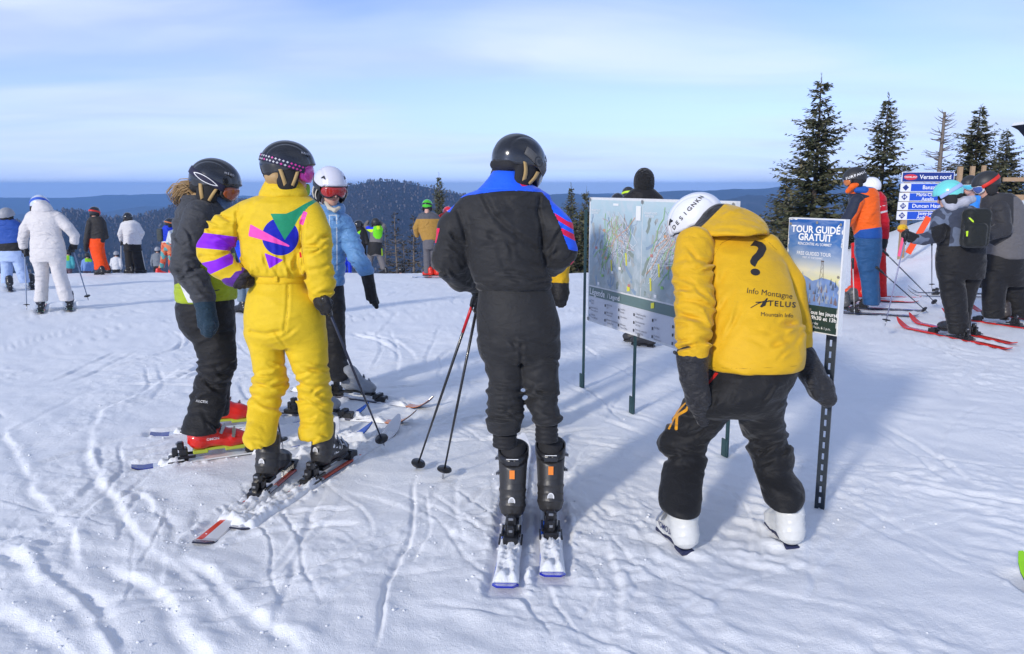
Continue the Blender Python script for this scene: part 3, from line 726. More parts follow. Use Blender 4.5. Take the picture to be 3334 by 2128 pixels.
put_tree(m2, (BARK, NEEDLE), 2886, 26, 310, 7.6, 'dark spruce with a notched top left of the blue trail sign', TG, rz=1.0)
put_tree(m3, (BARK, NEEDLE), 3196, 27, 345, 6.4, 'broad spruce with a pointed top at the far right', TG, rz=2.0)
t = put_tree(m3, (BARK, NEEDLE), 3303, 34, 522, 5.2, 'small spruce low behind the rail at the right edge', TG, rz=4.0)
t = put_tree(m2, (BARK, NEEDLE), 2560, 30, 690, 6.2, 'low bushy spruce at the left foot of the tallest one', TG, rz=5.0); t.scale = (1.15, 1.15, 1)
t = put_tree(m1, (BARK, NEEDLE), 2790, 28, 640, 8.2, 'half-hidden spruce behind the orange jacket', TG, rz=2.6); t.scale = (1.2, 1.2, 1)
t = put_tree(m3, (BARK, NEEDLE), 3075, 34, 592, 6.4, 'low spruce behind the blue trail sign', TG, rz=.6)
EG = 'weathered spruces rooted below the snow edge'
put_tree(m2, (BARK, NEEDLE), 1429, 40, 660, 6.2, 'dark spruce right of the green helmet', EG, rz=.4).scale = (.62, .62, 1)
put_tree(m4, (DEADWOOD, BROWN_NEEDLE), 1290, 31, 690, 4.2, 'gaunt half-bare spruce left of the tan jacket', EG)
put_tree(m4, (DEADWOOD, BROWN_NEEDLE), 1342, 28, 706, 4.2, 'gaunt bare-branched spruce just left of the green helmet', EG, rz=2.1)
put_tree(m4, (DEADWOOD, BROWN_NEEDLE), 1250, 36, 738, 4.2, 'thin brown spruce behind the lime vest', EG, rz=4.0)
put_tree(m4, (DEADWOOD, BROWN_NEEDLE), 1318, 26, 790, 4.2, 'low tangle of dead spruce at the snow edge', EG, rz=5.2)
put_tree(m2, (BARK, NEEDLE), 1855, 36, 704, 6.2, 'slim spruce beside the black sleeve', EG, rz=1.4).scale = (.62, .62, 1)
put_tree(m1, (BARK, NEEDLE), 1908, 33, 742, 6.6, 'dark spruce at the left edge of the map board', EG, rz=3.3).scale = (.62, .62, 1)
put_tree(m3, (BARK, BROWN_NEEDLE), 1880, 29, 800, 5.2, 'low snow-flecked spruce between sleeve and map board', EG, rz=2.2)
def dead_tree():
    r = np.random.default_rng(21); Y = 25.0
    top = P(3076, 364, Y); bot = P(3044, 700, Y); H = top[2] - bot[2]
    o = empty('dead_tree', bot - (0, 0, .6)); tag(o, 'bare dead trunk with broken branches above the trail sign', 'tree')
    ax = (top - bot); zt = np.linspace(-0.2, 1, 10); tr = [ax * t + (0, 0, .6) for t in zt]
    obj('trunk', mesh_from('trunk', *tube_mesh([(tr, 0.075 * (1 - zt * .6) + .01)], 8)), DEADWOOD, o)
    paths = []
    for i in range(110):
        t = r.uniform(0.05, 0.985); a = r.uniform(0, 6.28); l = r.uniform(.15, .75) * (1.05 - t * .5)
        p0 = ax * t + np.array([0, 0, .6]); s = np.linspace(0, 1, 5); up = r.normal(-.1, .25)
        pts = [p0 + np.array([math.cos(a) * l * q, math.sin(a) * l * q, l * (up * q + .35 * q * q)]) for q in s]
        paths.append((pts, np.linspace(.018, .004, 5)))
        if l > .35:
            q = pts[3]; paths.append(([q, q + np.array([math.cos(a + .6), math.sin(a + .6), .15]) * l * .4], [.006, .003]))
            q = pts[2]; paths.append(([q, q + np.array([math.cos(a - .7), math.sin(a - .7), .1]) * l * .35], [.007, .003]))
    obj('branches', mesh_from('branches', *tube_mesh(paths, 4)), DEADWOOD, o)
dead_tree()
# ------------------------------------------------------------------ people: kit shared by all of them
def obj_own(name, me, mat, parent, M=None):
    """an object that shares its mesh with others but carries its own material"""
    if len(me.materials) == 0: me.materials.append(None)
    o = bpy.data.objects.new(name, me); COL.objects.link(o)
    o.material_slots[0].link = 'OBJECT'; o.material_slots[0].material = mat
    o.parent = parent
    if M is not None: o.matrix_local = M
    return o
def box_vf(c, hx, hy, hz, bev=0.0):
    bm = bmesh.new(); bmesh.ops.create_cube(bm, size=2.0)
    for v in bm.verts: v.co = Vector((v.co.x * hx + c[0], v.co.y * hy + c[1], v.co.z * hz + c[2]))
    if bev: bmesh.ops.bevel(bm, geom=bm.edges[:], offset=bev, segments=1, affect='EDGES')
    bm.verts.index_update(); V = [v.co[:] for v in bm.verts]; F = [[v.index for v in f.verts] for f in bm.faces]; bm.free(); return V, F
def join_vf(parts):
    V, F, off = [], [], 0
    for v, f in parts:
        V += [tuple(p) for p in v]; F += [[i + off for i in q] for q in f]; off += len(v)
    return V, F
def grid_slab(outer, inner):
    """closed shell between two matching point grids (n, m, 3)"""
    n, m = outer.shape[:2]; V = np.concatenate([outer.reshape(-1, 3), inner.reshape(-1, 3)]); o = n * m; F = []
    for i in range(n - 1):
        for j in range(m - 1):
            a, b, c, d = i*m+j, i*m+j+1, (i+1)*m+j+1, (i+1)*m+j
            F.append((a, b, c, d)); F.append((o+d, o+c, o+b, o+a))
    for i in range(n - 1):
        F.append((i*m, (i+1)*m, o+(i+1)*m, o+i*m)); F.append((i*m+m-1, o+i*m+m-1, o+(i+1)*m+m-1, (i+1)*m+m-1))
    for j in range(m - 1):
        F.append((j, o+j, o+j+1, j+1)); q = (n-1)*m; F.append((q+j, q+j+1, o+q+j+1, o+q+j))
    return V.tolist(), F
# --- helmet (origin between the ears, +Y forward)
HC, HR = np.array([0, -0.008, 0.032]), np.array([0.116, 0.142, 0.124])
_rimy, _rimz = np.array([-.16, -.11, -.06, 0.0, .05, .09, .15]), np.array([-.046, -.042, -.022, .006, .018, .036, .048])
def helm_sdf(p):
    q = p.copy(); back = np.clip(-(p[:, 1] + 0.02) / .1, 0, 1)
    d = ell(HC, HR)(q)
    d = -smin(-d, -(np.interp(p[:, 1], _rimy, _rimz) - p[:, 2]), 0.012)
    s = np.abs(p[:, 0]) - (0.062 + 0.10 * np.clip(p[:, 1] + .03, -.2, .2)); g = np.exp(-(s / .006) ** 2) * 0.0035 * (p[:, 2] > .03)   # moulded ridge line
    rim = np.exp(-((p[:, 2] - np.interp(p[:, 1], _rimy, _rimz) - .012) / .008) ** 2) * .002
    return d + g - rim
helm_sdf.box = (HC - HR, HC + HR)
def hsurf(th, z, off):
    """point on the helmet at bearing th (0 = front) and height z, off metres outside"""
    k = np.sqrt(np.maximum(1 - ((z - HC[2]) / HR[2]) ** 2, 0.02))
    return np.stack([HC[0] + (HR[0] * k + off) * np.sin(th), HC[1] + (HR[1] * k + off) * np.cos(th), z + 0 * th], -1)
KIT = {}
def kit():
    V, F = mesh_sdf(helm_sdf, 0.0055); KIT['shell'] = mesh_from('helmet', V, F)
    pads = union([ell((s * .088, -.012, -.045), (.027, .056, .070)) for s in (-1, 1)] + [ell((0, -.085, -.032), (.082, .042, .036)), ell((0, -.02, .01), (.104, .118, .05))], .02)
    V, F = mesh_sdf(pads, 0.008); KIT['pads'] = mesh_from('ear_pads', V, F)
    # strap round the helmet
    th = np.radians(np.linspace(58, 302, 60)); zz = np.linspace(-.018, .020, 4)
    tilt = lambda t: 0.030 - 0.026 * np.cos(t)
    T, Z = np.meshgrid(th, zz, indexing='ij'); Z = Z + tilt(T) - 0.004
    KIT['strap'] = mesh_from('goggle_strap', *grid_slab(hsurf(T, Z, .0048), hsurf(T, Z, .0008)))
    ring = (T - math.pi); KIT['strap_attr'] = None
    # goggles
    def slab(t0, t1, zt, zb, ro, ri, notch):
        t = np.radians(np.linspace(-t1, t1, 26)); s = np.linspace(0, 1, 9); TT_, S = np.meshgrid(t, s, indexing='ij')
        edge = np.clip((np.abs(TT_) / math.radians(t1)), 0, 1) ** 5
        top = zt - 0.016 * edge; bot = zb + notch * np.exp(-(TT_ / math.radians(15)) ** 2) + 0.020 * edge
        Z = top + (bot - top) * S; bul = 0.006 * np.sin(np.pi * S)
        def at(o): return np.stack([(.098 + o + bul) * np.sin(TT_), (.112 + o + bul) * np.cos(TT_) + .004, Z], -1)
        return grid_slab(at(ro), at(ri))
    KIT['frame'] = mesh_from('goggle_frame', *slab(0, 66, .042, -.048, .006, -.022, .026))
    KIT['lens'] = mesh_from('lens', *slab(0, 58, .034, -.038, .0095, .002, .022))
    # straps beside the ear
    web = []
    for s in (-1, 1):
        for a, b in (((s*.104, -.055, .0), (s*.103, -.018, -.085)), ((s*.108, .032, .0), (s*.098, .010, -.088)), ((s*.098, .005, -.08), (s*.03, .055, -.125))):
            a, b = np.array(a), np.array(b); n = 6; pts = [a + (b - a) * t + np.array([s * .012 * math.sin(math.pi * t), 0, 0]) for t in np.linspace(0, 1, n)]
            wv = np.array([0, .009, .003]); out = np.array([s * .004, 0, 0])
            V = [p + sg * wv + o for p in pts for sg in (-1, 1) for o in (0 * out, out)]; F = []
            for i in range(n - 1):
                k = i * 4; q = k + 4; F += [(k+1, k+3, q+3, q+1), (k, q, q+2, k+2), (k, k+1, q+1, q), (k+2, q+2, q+3, k+3)]
            web.append((V, F))
    KIT['web'] = [mesh_from('chin_strap', *join_vf(web[:3])), mesh_from('chin_strap', *join_vf(web[3:]))]
    v = []
    for s in (-1, 1):
        T, Z = np.meshgrid(np.radians(np.linspace(s * 42, s * 62, 5)), np.linspace(-1, 1, 4), indexing='ij')
        u = np.linspace(-1, 1, 5)[:, None]; Zc = .098 - .012 * np.abs(u) + Z * .008 * np.sqrt(np.maximum(1 - u * u, .02))
        v.append(mesh_from('vent', *grid_slab(hsurf(T, Zc, .0012), hsurf(T, Zc, -.002))))
    KIT['vent'] = v
    # --- ski boot (origin on the ground under the ankle, +Y to the toe)
    lower = union([rc((0, -.085, .085), (0, .09, .066), .054, .046), rc((0, .09, .066), (0, .135, .058), .046, .040), rc((0, -.09, .08), (0, -.075, .17), .055, .058), rc((0, .02, .10), (0, -.05, .15), .045, .056)], .03)
    low = cut(lower, half((0, 0, .020), (0, 0, 1)))
    ridge = wrinkled(low, lambda p: .003 * (np.sin(p[:, 2] * 160 + p[:, 1] * 60) > .75), .004)
    V, F = mesh_sdf(ridge, .006); KIT['b_shell'] = mesh_from('boot', V, F)
    cuff = loft([(.135, 0, -.062, .060, .074), (.18, 0, -.052, .063, .076), (.24, 0, -.036, .066, .078), (.30, 0, -.018, .070, .082), (.345, 0, -.008, .070, .084)], .01)
    cf_ = cut(cuff, half((0, .02, .315), (0, .35, -1)))
    V, F = mesh_sdf(cf_, .006); KIT['b_cuff'] = mesh_from('cuff', V, F)
    lowc = loft([(.10, 0, -.066, .048, .056), (.14, 0, -.060, .046, .052), (.17, 0, -.052, .042, .048)], .01)
    midc = cut(loft([(.12, 0, -.064, .055, .068), (.18, 0, -.053, .057, .068), (.25, 0, -.036, .056, .066)], .01), half((0, 0, 0), (0, 0, 1)))
    V, F = mesh_sdf(midc, .007); KIT['b_cuff_mid'] = mesh_from('cuff', V, F)
    V, F = mesh_sdf(lowc, .007); KIT['b_cuff_low'] = mesh_from('cuff', V, F)
    KIT['b_sole'] = mesh_from('sole', *join_vf([box_vf((0, -.084, .011), .032, .040, .011, .004), box_vf((0, .102, .011), .032, .056, .011, .004), box_vf((0, .01, .020), .028, .07, .008, .003)]), smooth=False)
    KIT['b_liner'] = mesh_from('liner', *mesh_sdf(loft([(.30, 0, -.018, .060, .070), (.365, 0, -.002, .060, .072)], .012), .009))
    def buckle(y, z, hx, tilt):
        parts = [box_vf((0, 0, 0), .024, .010, .0035, .001), box_vf((.016, 0, .005), .016, .008, .003, .001), box_vf((-.02, 0, .002), .018, .004, .002)]
        V, F = join_vf(parts); R = Matrix.Rotation(tilt, 3, 'X') ; Ry = Matrix.Rotation(math.radians(52), 3, 'Y')
        return [tuple(R @ (Ry @ Vector(p)) + Vector((hx, y, z))) for p in V], F
    KIT['b_buckles'] = [mesh_from('buckle', *buckle(y, z, x, t), smooth=False) for y, z, x, t in ((.095, .103, .036, -.25), (.035, .132, .042, -.55), (.012, .215, .060, -1.2), (.028, .285, .064, -1.2))]
    T, Z = np.meshgrid(np.radians(np.linspace(-178, 178, 40)), np.linspace(.298, .335, 3), indexing='ij')
    rg = lambda o: np.stack([(.070 + o) * np.sin(T), -.010 + (.084 + o) * np.cos(T) + (Z - .3) * .3, Z + .02 * np.cos(T)], -1)
    KIT['b_strap'] = mesh_from('power_strap', *grid_slab(rg(.004), rg(-.004)))
    # --- bindings (origin under the boot centre, on top of the ski)
    KIT['heel'] = mesh_from('heel_binding', *join_vf([box_vf((0, -.215, .018), .034, .055, .018, .005), box_vf((0, -.185, .055), .030, .024, .026, .007), box_vf((0, -.200, .095), .022, .020, .024, .008), box_vf((0, -.232, .055), .016, .016, .030, .005),
              box_vf((.040, -.17, .03), .005, .05, .008, .002), box_vf((-.040, -.17, .03), .005, .05, .008, .002), box_vf((.05, -.225, .012), .004, .05, .004), box_vf((-.05, -.225, .012), .004, .05, .004)]), smooth=False)
    KIT['toe'] = mesh_from('toe_binding', *join_vf([box_vf((0, .215, .022), .032, .045, .022, .006), box_vf((0, .195, .045), .040, .020, .016, .006), box_vf((.034, .18, .035), .008, .018, .018, .003), box_vf((-.034, .18, .035), .008, .018, .018, .003)]), smooth=False)
    KIT['screw'] = [mesh_from('screw_cover', *box_vf((0, -.249, .062), .008, .002, .006, .001), smooth=False), mesh_from('screw_cover', *box_vf((0, -.222, .108), .011, .004, .006, .002), smooth=False)]
kit()
BLACKP = plain('black_plastic', (0.012, 0.012, 0.014), 0.35, coat=0.2)
DARKPAD = plain('black_padding', (0.014, 0.014, 0.016), 0.85, vary=.25, bump=.002, scale=120)
STEEL = plain('buckle_steel', (0.42, 0.43, 0.45), 0.3, metal=0.9)
TAN = fabric('tan_webbing', (0.45, 0.30, 0.12), crease=0.0005)
ORANGE_TAG = plain('orange_tag', (0.80, 0.22, 0.02), 0.5)
SKIN = plain('skin', (0.60, 0.33, 0.25), 0.5, vary=.06, scale=30)
SKIN_COLD = plain('cold_skin', (0.62, 0.30, 0.24), 0.5, vary=.08, scale=30)
HAIR = fabric('blond_hair', (0.42, 0.27, 0.12), crease=.001, rough=.45, weave=False)
def gloss(name, col, rough=0.16, coat=0.5): return plain(name, col, rough, coat=coat, vary=.05)
def mat4(loc, yaw=0, pitch=0, roll=0, s=1.0):
    return Matrix.Translation(Vector([float(v) for v in loc])) @ Matrix.Rotation(yaw, 4, 'Z') @ Matrix.Rotation(-pitch, 4, 'X') @ Matrix.Rotation(roll, 4, 'Y') @ Matrix.Scale(s, 4)

class Person:
    def __init__(s, base, label, group=None):
        s.base = np.array([float(v) for v in base]); s.root = tag(empty('person', s.base), label, 'person', group); s.solids = []
    def part(s, name, V, F, mat, parent=None, attrs=None, smooth=True):
        V = np.asarray(V, float) - s.base
        return obj(name, mesh_from(name, V, F, smooth, attrs), mat, parent or s.root)
    def sdf(s, name, f, h, mat, parent=None, fields=None, box=None, solid=True):
        V, F = mesh_sdf(f, h, box)
        at = {}
        if fields:
            px, py = proj(V)
            for k, fn in fields.items(): at[k] = fn(V, px, py)
        if solid: s.solids.append(f)
        return s.part(name, V, F, mat, None if parent is None else parent, at)
    def local(s, p): return np.asarray(p, float) - s.base
    def helmet(s, c, yaw, pitch, shell, pad=None, strap=None, frame=None, lens=None, roll=0, sc=1.0, web=None, vents=True, goggle='face', pads=True):
        M = mat4(s.local(c), yaw, pitch, roll, sc); s.HM = Matrix.Translation(Vector(s.base)) @ M
        h = obj_own('helmet', KIT['shell'], shell, s.root, M)
        if pads: obj_own('ear_pads', KIT['pads'], pad or DARKPAD, h)
        if vents:
            for me in KIT['vent']: obj_own('vent', me, BLACKP, h)
        if web:
            for me in KIT['web']: obj_own('chin_strap', me, web, h)
        if frame:
            gm = M @ (Matrix.Translation((0, .012, .062)) @ Matrix.Rotation(math.radians(32), 4, 'X') if goggle == 'up' else Matrix.Identity(4))
            g = obj_own('goggles', KIT['frame'], frame, s.root, gm); obj_own('lens', KIT['lens'], lens, g)
            if strap: obj_own('strap', KIT['strap'], strap, g, gm.inverted() @ M)
        elif strap: obj_own('strap', KIT['strap'], strap, h)
        return h
    def boot(s, pos, yaw, shell, cuff=None, sole=None, buckle=None, strap=None, sc=1.0, mirror=False, full=True, low=False):
        M = mat4(s.local(pos), yaw, 0, 0, sc)
        if mirror: M = M @ Matrix.Scale(-1, 4, (1, 0, 0))
        b = obj_own('ski_boot', KIT['b_shell'], shell, s.root, M)
        obj_own('cuff', KIT['b_cuff_mid' if low == 'mid' else 'b_cuff_low' if low or not full else 'b_cuff'], cuff or shell, b); obj_own('sole', KIT['b_sole'], sole or BLACKP, b)
        if full:
            for me in KIT['b_buckles'][:2 if low else 4]: obj_own('buckle', me, buckle or STEEL, b)
            if not low: obj_own('strap', KIT['b_strap'], strap or BLACKP, b); obj_own('liner', KIT['b_liner'], DARKPAD, b)
        return b
    def body(s, fs, head, yaw, pitch, h, skin, sc=1.0, face=True):
        Hm = np.array(mat4(head, yaw, pitch, 0, sc)); R = Hm[:3, :3] / sc; c = Hm[:3, 3]
        L = lambda v: c + R @ (np.array(v) * sc)
        hd = [ell(L((0, -.012, .02)), np.array((.076, .096, .108)) * sc, R), ell(L((0, .028, -.055)), np.array((.058, .064, .062)) * sc, R)]
        if face: hd += [rc(L((0, .098, .005)), L((0, .118, -.026)), .009 * sc, .013 * sc), ell(L((0, .070, -.094)), np.array((.026, .024, .022)) * sc, R), ell(L((0, .086, -.062)), np.array((.027, .014, .011)) * sc, R)] 
        hd.append(rc(L((0, -.02, -.06)), L((0, -.045, -.16)) - (0, 0, .02), .052 * sc, .058 * sc))
        tor = [inset(f, .022) for f in fs]
        f = union(tor + hd, .018)
        fld = {}
        if face:
            lp = L((0, .094, -.062))
            def lips(V, px, py):
                q = (V - lp) @ R; return .0055 - np.sqrt((q[:, 0] * .26) ** 2 + q[:, 2] ** 2 + np.maximum(.0 - q[:, 1], 0) ** 2)
            fld['lips'] = lips
        return s.sdf('body', f, h, skin, None, fld, solid=False)
SKINL = fabric('face_skin', (0.60, 0.34, 0.26), (('lips', (0.42, 0.12, 0.11)),), rough=.5, crease=.0006, sheen=0.05, weave=False)
def armpx(pts): return chain([P(x, y, Y) for x, y, Y, r in pts], [r for *_, r in pts])
def pxpoly(poly, Ymax=None):
    def fn(V, px, py):
        d = poly_sd(px, py, poly)
        if Ymax is not None: d = np.minimum(d, (Ymax - V[:, 1]) * 600)
        return d
    return fn
def many(*polys, Ymax=None):
    fs = [pxpoly(p, Ymax) for p in polys]
    return lambda V, px, py: np.max([f(V, px, py) for f in fs], axis=0)
def crease_px(pts, depth, w):
    """a fold pressed into cloth along a line seen in the photograph"""
    pts = np.asarray(pts, float)
    def fn(p):
        px, py = proj(p); d = np.full(len(p), 1e9)
        for i in range(len(pts) - 1):
            a, e = pts[i], pts[i + 1] - pts[i]; t = np.clip(((px - a[0]) * e[0] + (py - a[1]) * e[1]) / (e @ e), 0, 1)
            d = np.minimum(d, np.hypot(px - a[0] - e[0] * t, py - a[1] - e[1] * t))
        return -depth * np.exp(-(d / w) ** 2) + depth * .5 * np.exp(-((d - 1.9 * w) / w) ** 2)
    return fn
def strokes(box, n, ang, spread, length, depth, w, seed):
    """n pressed folds scattered over a patch of cloth (photograph pixels): box x0, x1, y0, y1"""
    r = np.random.default_rng(seed); S = []
    for _ in range(n):
        a = r.normal(ang, spread); L = r.uniform(*length); c = (r.uniform(box[0], box[1]), r.uniform(box[2], box[3])); k = r.normal(0, .25)
        m = (c[0] + k * L * -math.sin(a) * .3, c[1] + k * L * math.cos(a) * .3)
        S.append(([(c[0] - L / 2 * math.cos(a), c[1] - L / 2 * math.sin(a)), m, (c[0] + L / 2 * math.cos(a), c[1] + L / 2 * math.sin(a))], depth * r.uniform(.5, 1.2), w * r.uniform(.7, 1.3)))
    def fn(p):
        px, py = proj(p); out = np.zeros(len(p))
        for pts, dp, ww in S:
            d = np.full(len(p), 1e9); al = np.zeros(len(p)); sg = np.zeros(len(p))
            for i in range(2):
                a, e = np.array(pts[i]), np.array(pts[i + 1]) - np.array(pts[i]); wx, wy = px - a[0], py - a[1]; t = np.clip((wx * e[0] + wy * e[1]) / (e @ e), 0, 1)
                dx, dy = wx - e[0] * t, wy - e[1] * t; dd = np.hypot(dx, dy); k = dd < d; d[k] = dd[k]; al[k] = (i + t[k]) / 2; sg[k] = np.sign(e[0] * dy - e[1] * dx)[k]
            fd = np.sin(np.pi * np.clip(al, .02, .98)) ** .7
            out += fd * dp * (-np.exp(-(d / ww) ** 2) + .85 * np.exp(-((d * sg - 1.7 * ww) / (1.1 * ww)) ** 2))
        return out
    return fn
def seams(*lines, w=1.3):
    def fn(V, px, py):
        d = np.full(len(px), 1e9)
        for pts in lines:
            pts = np.asarray(pts, float)
            for i in range(len(pts) - 1):
                a, e = pts[i], pts[i + 1] - pts[i]; t = np.clip(((px - a[0]) * e[0] + (py - a[1]) * e[1]) / (e @ e), 0, 1); d = np.minimum(d, np.hypot(px - a[0] - e[0] * t, py - a[1] - e[1] * t))
        return w - d
    return fn
def folds(amp, fr=(7, 7, 15), seed=0.0, creases=(), zones=(), warp=1.2, base=.6):
    """loose cloth: broad soft folds, stronger in the zones (z centre, half height, factor)"""
    def fn(p):
        m = np.ones(len(p)) * base
        for zc, hw, k in zones: m = m + k * np.exp(-((p[:, 2] - zc) / hw) ** 2)
        d = ridged(p, fr, amp, seed, warp) * m + ridged(p, (fr[0] * 2.2, fr[1] * 2.2, fr[2] * 1.9), amp * .35, seed + 5, warp) * m
        for c in creases: d = d + c(p)
        return d
    return fn
def baffles(step, depth, z0=0.0):
    return lambda p: depth * (np.abs(np.sin(math.pi * (p[:, 2] - z0 + .01 * perlin(p[:, 0] * 9, p[:, 1] * 9, p[:, 2] * 4)) / step)) ** .6 - .7)
def both(*fs): return lambda p: sum(f(p) for f in fs)

# --- text and marks laid on a surface
def text_vf(body, size, bold=0.0, sx=1.0, spacing=1.0, shear=0.0):
    cu = bpy.data.curves.new('t', 'FONT'); cu.body = body; cu.size = 1.0; cu.align_x = 'CENTER'; cu.align_y = 'CENTER'; cu.offset = bold; cu.space_character = spacing; cu.shear = shear; cu.resolution_u = 3
    o = bpy.data.objects.new('t', cu); me = bpy.data.meshes.new_from_object(o)
    V = np.array([v.co[:2] for v in me.vertices]).reshape(-1, 2) * size * np.array([sx, 1]); F = [tuple(p.vertices) for p in me.polygons]
    bpy.data.objects.remove(o); bpy.data.curves.remove(cu); bpy.data.meshes.remove(me)
    return V, F
def shape_vf(poly): return np.array(poly, float), [tuple(range(len(poly)))]
def fine(V, F, step):
    """split a flat shape until no edge is longer than step"""
    bm = bmesh.new(); vs_ = [bm.verts.new((x, y, 0)) for x, y in V]
    for f in F:
        try: bm.faces.new([vs_[i] for i in f])
        except ValueError: pass
    bmesh.ops.triangulate(bm, faces=bm.faces[:])
    for _ in range(6):
        es = [e for e in bm.edges if e.calc_length() > step]
        if not es: break
        bmesh.ops.subdivide_edges(bm, edges=es, cuts=1); bmesh.ops.triangulate(bm, faces=[f for f in bm.faces if len(f.verts) > 3])
    bm.verts.index_update(); o = np.array([v.co[:2] for v in bm.verts]), [tuple(v.index for v in f.verts) for f in bm.faces]; bm.free(); return o
def on_cloth(person, f, VF, at, mat, name, parent=None, rot=0.0, step=6.0, Y0=2.5, lift=.0025, skew=0.0):
    """lay a flat mark, measured in photograph pixels, onto the cloth surface f"""
    V, F = fine(*VF, step); c, s_ = math.cos(rot), math.sin(rot)
    px = at[0] + V[:, 0] * c + V[:, 1] * s_ + skew * V[:, 1]; py = at[1] - V[:, 1] * c + V[:, 0] * s_
    d = np.stack([ray(a, b) for a, b in zip(px, py)]); d /= np.linalg.norm(d, axis=1)[:, None]
    o = np.array([0, 0, CAMZ]); t = np.full(len(d), Y0)
    for _ in range(80): t = t + np.clip(f(o + d * t[:, None]) - lift, -.02, .08) * .7
    return person.part(name, o + d * t[:, None], F, mat, parent)

# --- skis, poles
def ski_meshes(L, w, sc=0.0):
    n = 46; s = np.linspace(0, 1, n); wid = w * (1.0 - 0.22 * np.sin(np.pi * np.clip((s - .04) / .88, 0, 1)))
    wid *= np.sqrt(np.clip((1 - s) / .055, 0.04, 1)); wid *= np.sqrt(np.clip((s + .012) / .030, 0.25, 1))
    z = 0.10 * np.clip((s - .87) / .13, 0, 1) ** 1.8 + 0.018 * np.clip((.045 - s) / .045, 0, 1) ** 1.5
    th = 0.007 + 0.011 * np.sin(np.pi * np.clip(s, .02, .98)) ** .7
    V = []
    for i in range(n):
        V += [(-wid[i], s[i]*L, z[i]), (-wid[i], s[i]*L, z[i]+th[i]*.6), (-wid[i]*.86, s[i]*L, z[i]+th[i]), (wid[i]*.86, s[i]*L, z[i]+th[i]), (wid[i], s[i]*L, z[i]+th[i]*.6), (wid[i], s[i]*L, z[i])]
    F, mi = [], []
    for i in range(n - 1):
        for k in range(6):
            k2 = (k + 1) % 6; F.append((i*6+k, i*6+k2, i*6+6+k2, i*6+6+k)); mi.append(0 if k in (1, 2, 3) else 1)
    F.append(tuple(range(6))); F.append(tuple((n-1)*6+k for k in range(6))[::-1]); mi += [1, 1]
    return V, F, mi, dict(along=np.repeat(s, 6), across=np.array([v[0] for v in V]))
def deck_mat(name, base, marks):
    """printed top sheet: marks = (from, to, side -1/0/1, colour)"""
    if name in _M: return _M[name]
    m, n, l, b = mat_new(name); b.inputs['Roughness'].default_value = .25; b.inputs['Coat Weight'].default_value = .4
    al = N(n, 'ShaderNodeAttribute'); al.attribute_name = 'along'; ac = N(n, 'ShaderNodeAttribute'); ac.attribute_name = 'across'
    rgb = N(n, 'ShaderNodeRGB'); rgb.outputs[0].default_value = c4(base); col = rgb.outputs[0]
    for a, z, side, c in marks:
        g = N(n, 'ShaderNodeMath', operation='COMPARE'); l.new(al.outputs['Fac'], g.inputs[0]); g.inputs[1].default_value = (a + z) / 2; g.inputs[2].default_value = abs(z - a) / 2
        h = N(n, 'ShaderNodeMath', operation='MULTIPLY'); l.new(ac.outputs['Fac'], h.inputs[0]); h.inputs[1].default_value = float(side)
        t = N(n, 'ShaderNodeMath', operation='GREATER_THAN'); l.new(h.outputs[0], t.inputs[0]); t.inputs[1].default_value = 0.016 if side else -1
        f = N(n, 'ShaderNodeMath', operation='MULTIPLY'); l.new(g.outputs[0], f.inputs[0]); l.new(t.outputs[0], f.inputs[1])
        mx = N(n, 'ShaderNodeMix', data_type='RGBA'); l.new(f.outputs[0], mx.inputs['Factor']); l.new(col, mx.inputs[6]); mx.inputs[7].default_value = c4(c); col = mx.outputs[2]
    l.new(col, b.inputs['Base Color']); _M[name] = m; return m
def snow_on(L, w, s0, s1, thick, seed):
    """caked snow lying on the top sheet"""
    ns, nq = int((s1 - s0) * L / .010), 15; s = np.linspace(s0, s1, ns) * L; q = np.linspace(-1, 1, nq)
    S, Q = np.meshgrid(s, q, indexing='ij'); nz = perlin(S * 11 + seed, Q * 1.4, seed) ; nf = perlin(S * 34, Q * 4.5, seed + 2)
    wide = thick > .029; wv = w * ((1.28 if wide else .93) + (.25 if wide else .10) * perlin(S * 7, seed, 3.0)); X = Q * wv
    e = np.clip((1 - np.abs(Q)) * 4, 0, 1) * np.clip(np.minimum(S - s0 * L, s1 * L - S) / .03, 0, 1)
    H = .016 + e * thick * np.clip(.55 + 1.1 * nz + .5 * nf, 0, 1.6) - (.018 if wide else .006) * (1 - e)
    top = np.stack([X, S, H], -1); bot = np.stack([X, S, np.full_like(H, -.012 if wide else .006)], -1)
    return grid_slab(top, bot)
def ski(key, label, deck, side, boot_s=None, lift=0.002, snow=(), group=None, bind=BLACKP, boot_pos=None, name='ski'):
    k = SKI[key]; z = float(base_z(*k['tail'][:2])); tipz = float(base_z(*(k['tail'] + k['dir'] * k['L'])[:2]))
    root = empty(name, (k['tail'][0], k['tail'][1], z + lift)); root.rotation_euler = (math.atan2(tipz - z, k['L']), 0, k['yaw']); tag(root, label, 'ski', group)
    V, F, mi, at = ski_meshes(k['L'], k['w']); me = mesh_from('deck', V, F, False, at, mi); o = obj('deck', me, [deck, side], root)
    k['boots'] = k['tail'] + k['dir'] * (boot_s or 0) + np.array([0, 0, .052 + lift + (float(base_z(*(k['tail'] + k['dir'] * (boot_s or 0))[:2])) - k['tail'][2])])
    if boot_s:
        for nm in ('heel', 'toe'):
            b = obj_own(nm + '_binding', KIT[nm], bind, root, Matrix.Translation((0, boot_s, .014)))
            if nm == 'heel':
                for me in KIT['screw']: obj_own('screw_cover', me, STEEL, b)
    for i, (a, b, t) in enumerate(snow): obj('caked_snow', mesh_from('caked_snow', *snow_on(k['L'], k['w'], a, b, t, i * 7.3 + len(key))), SNOW, root)
    return root
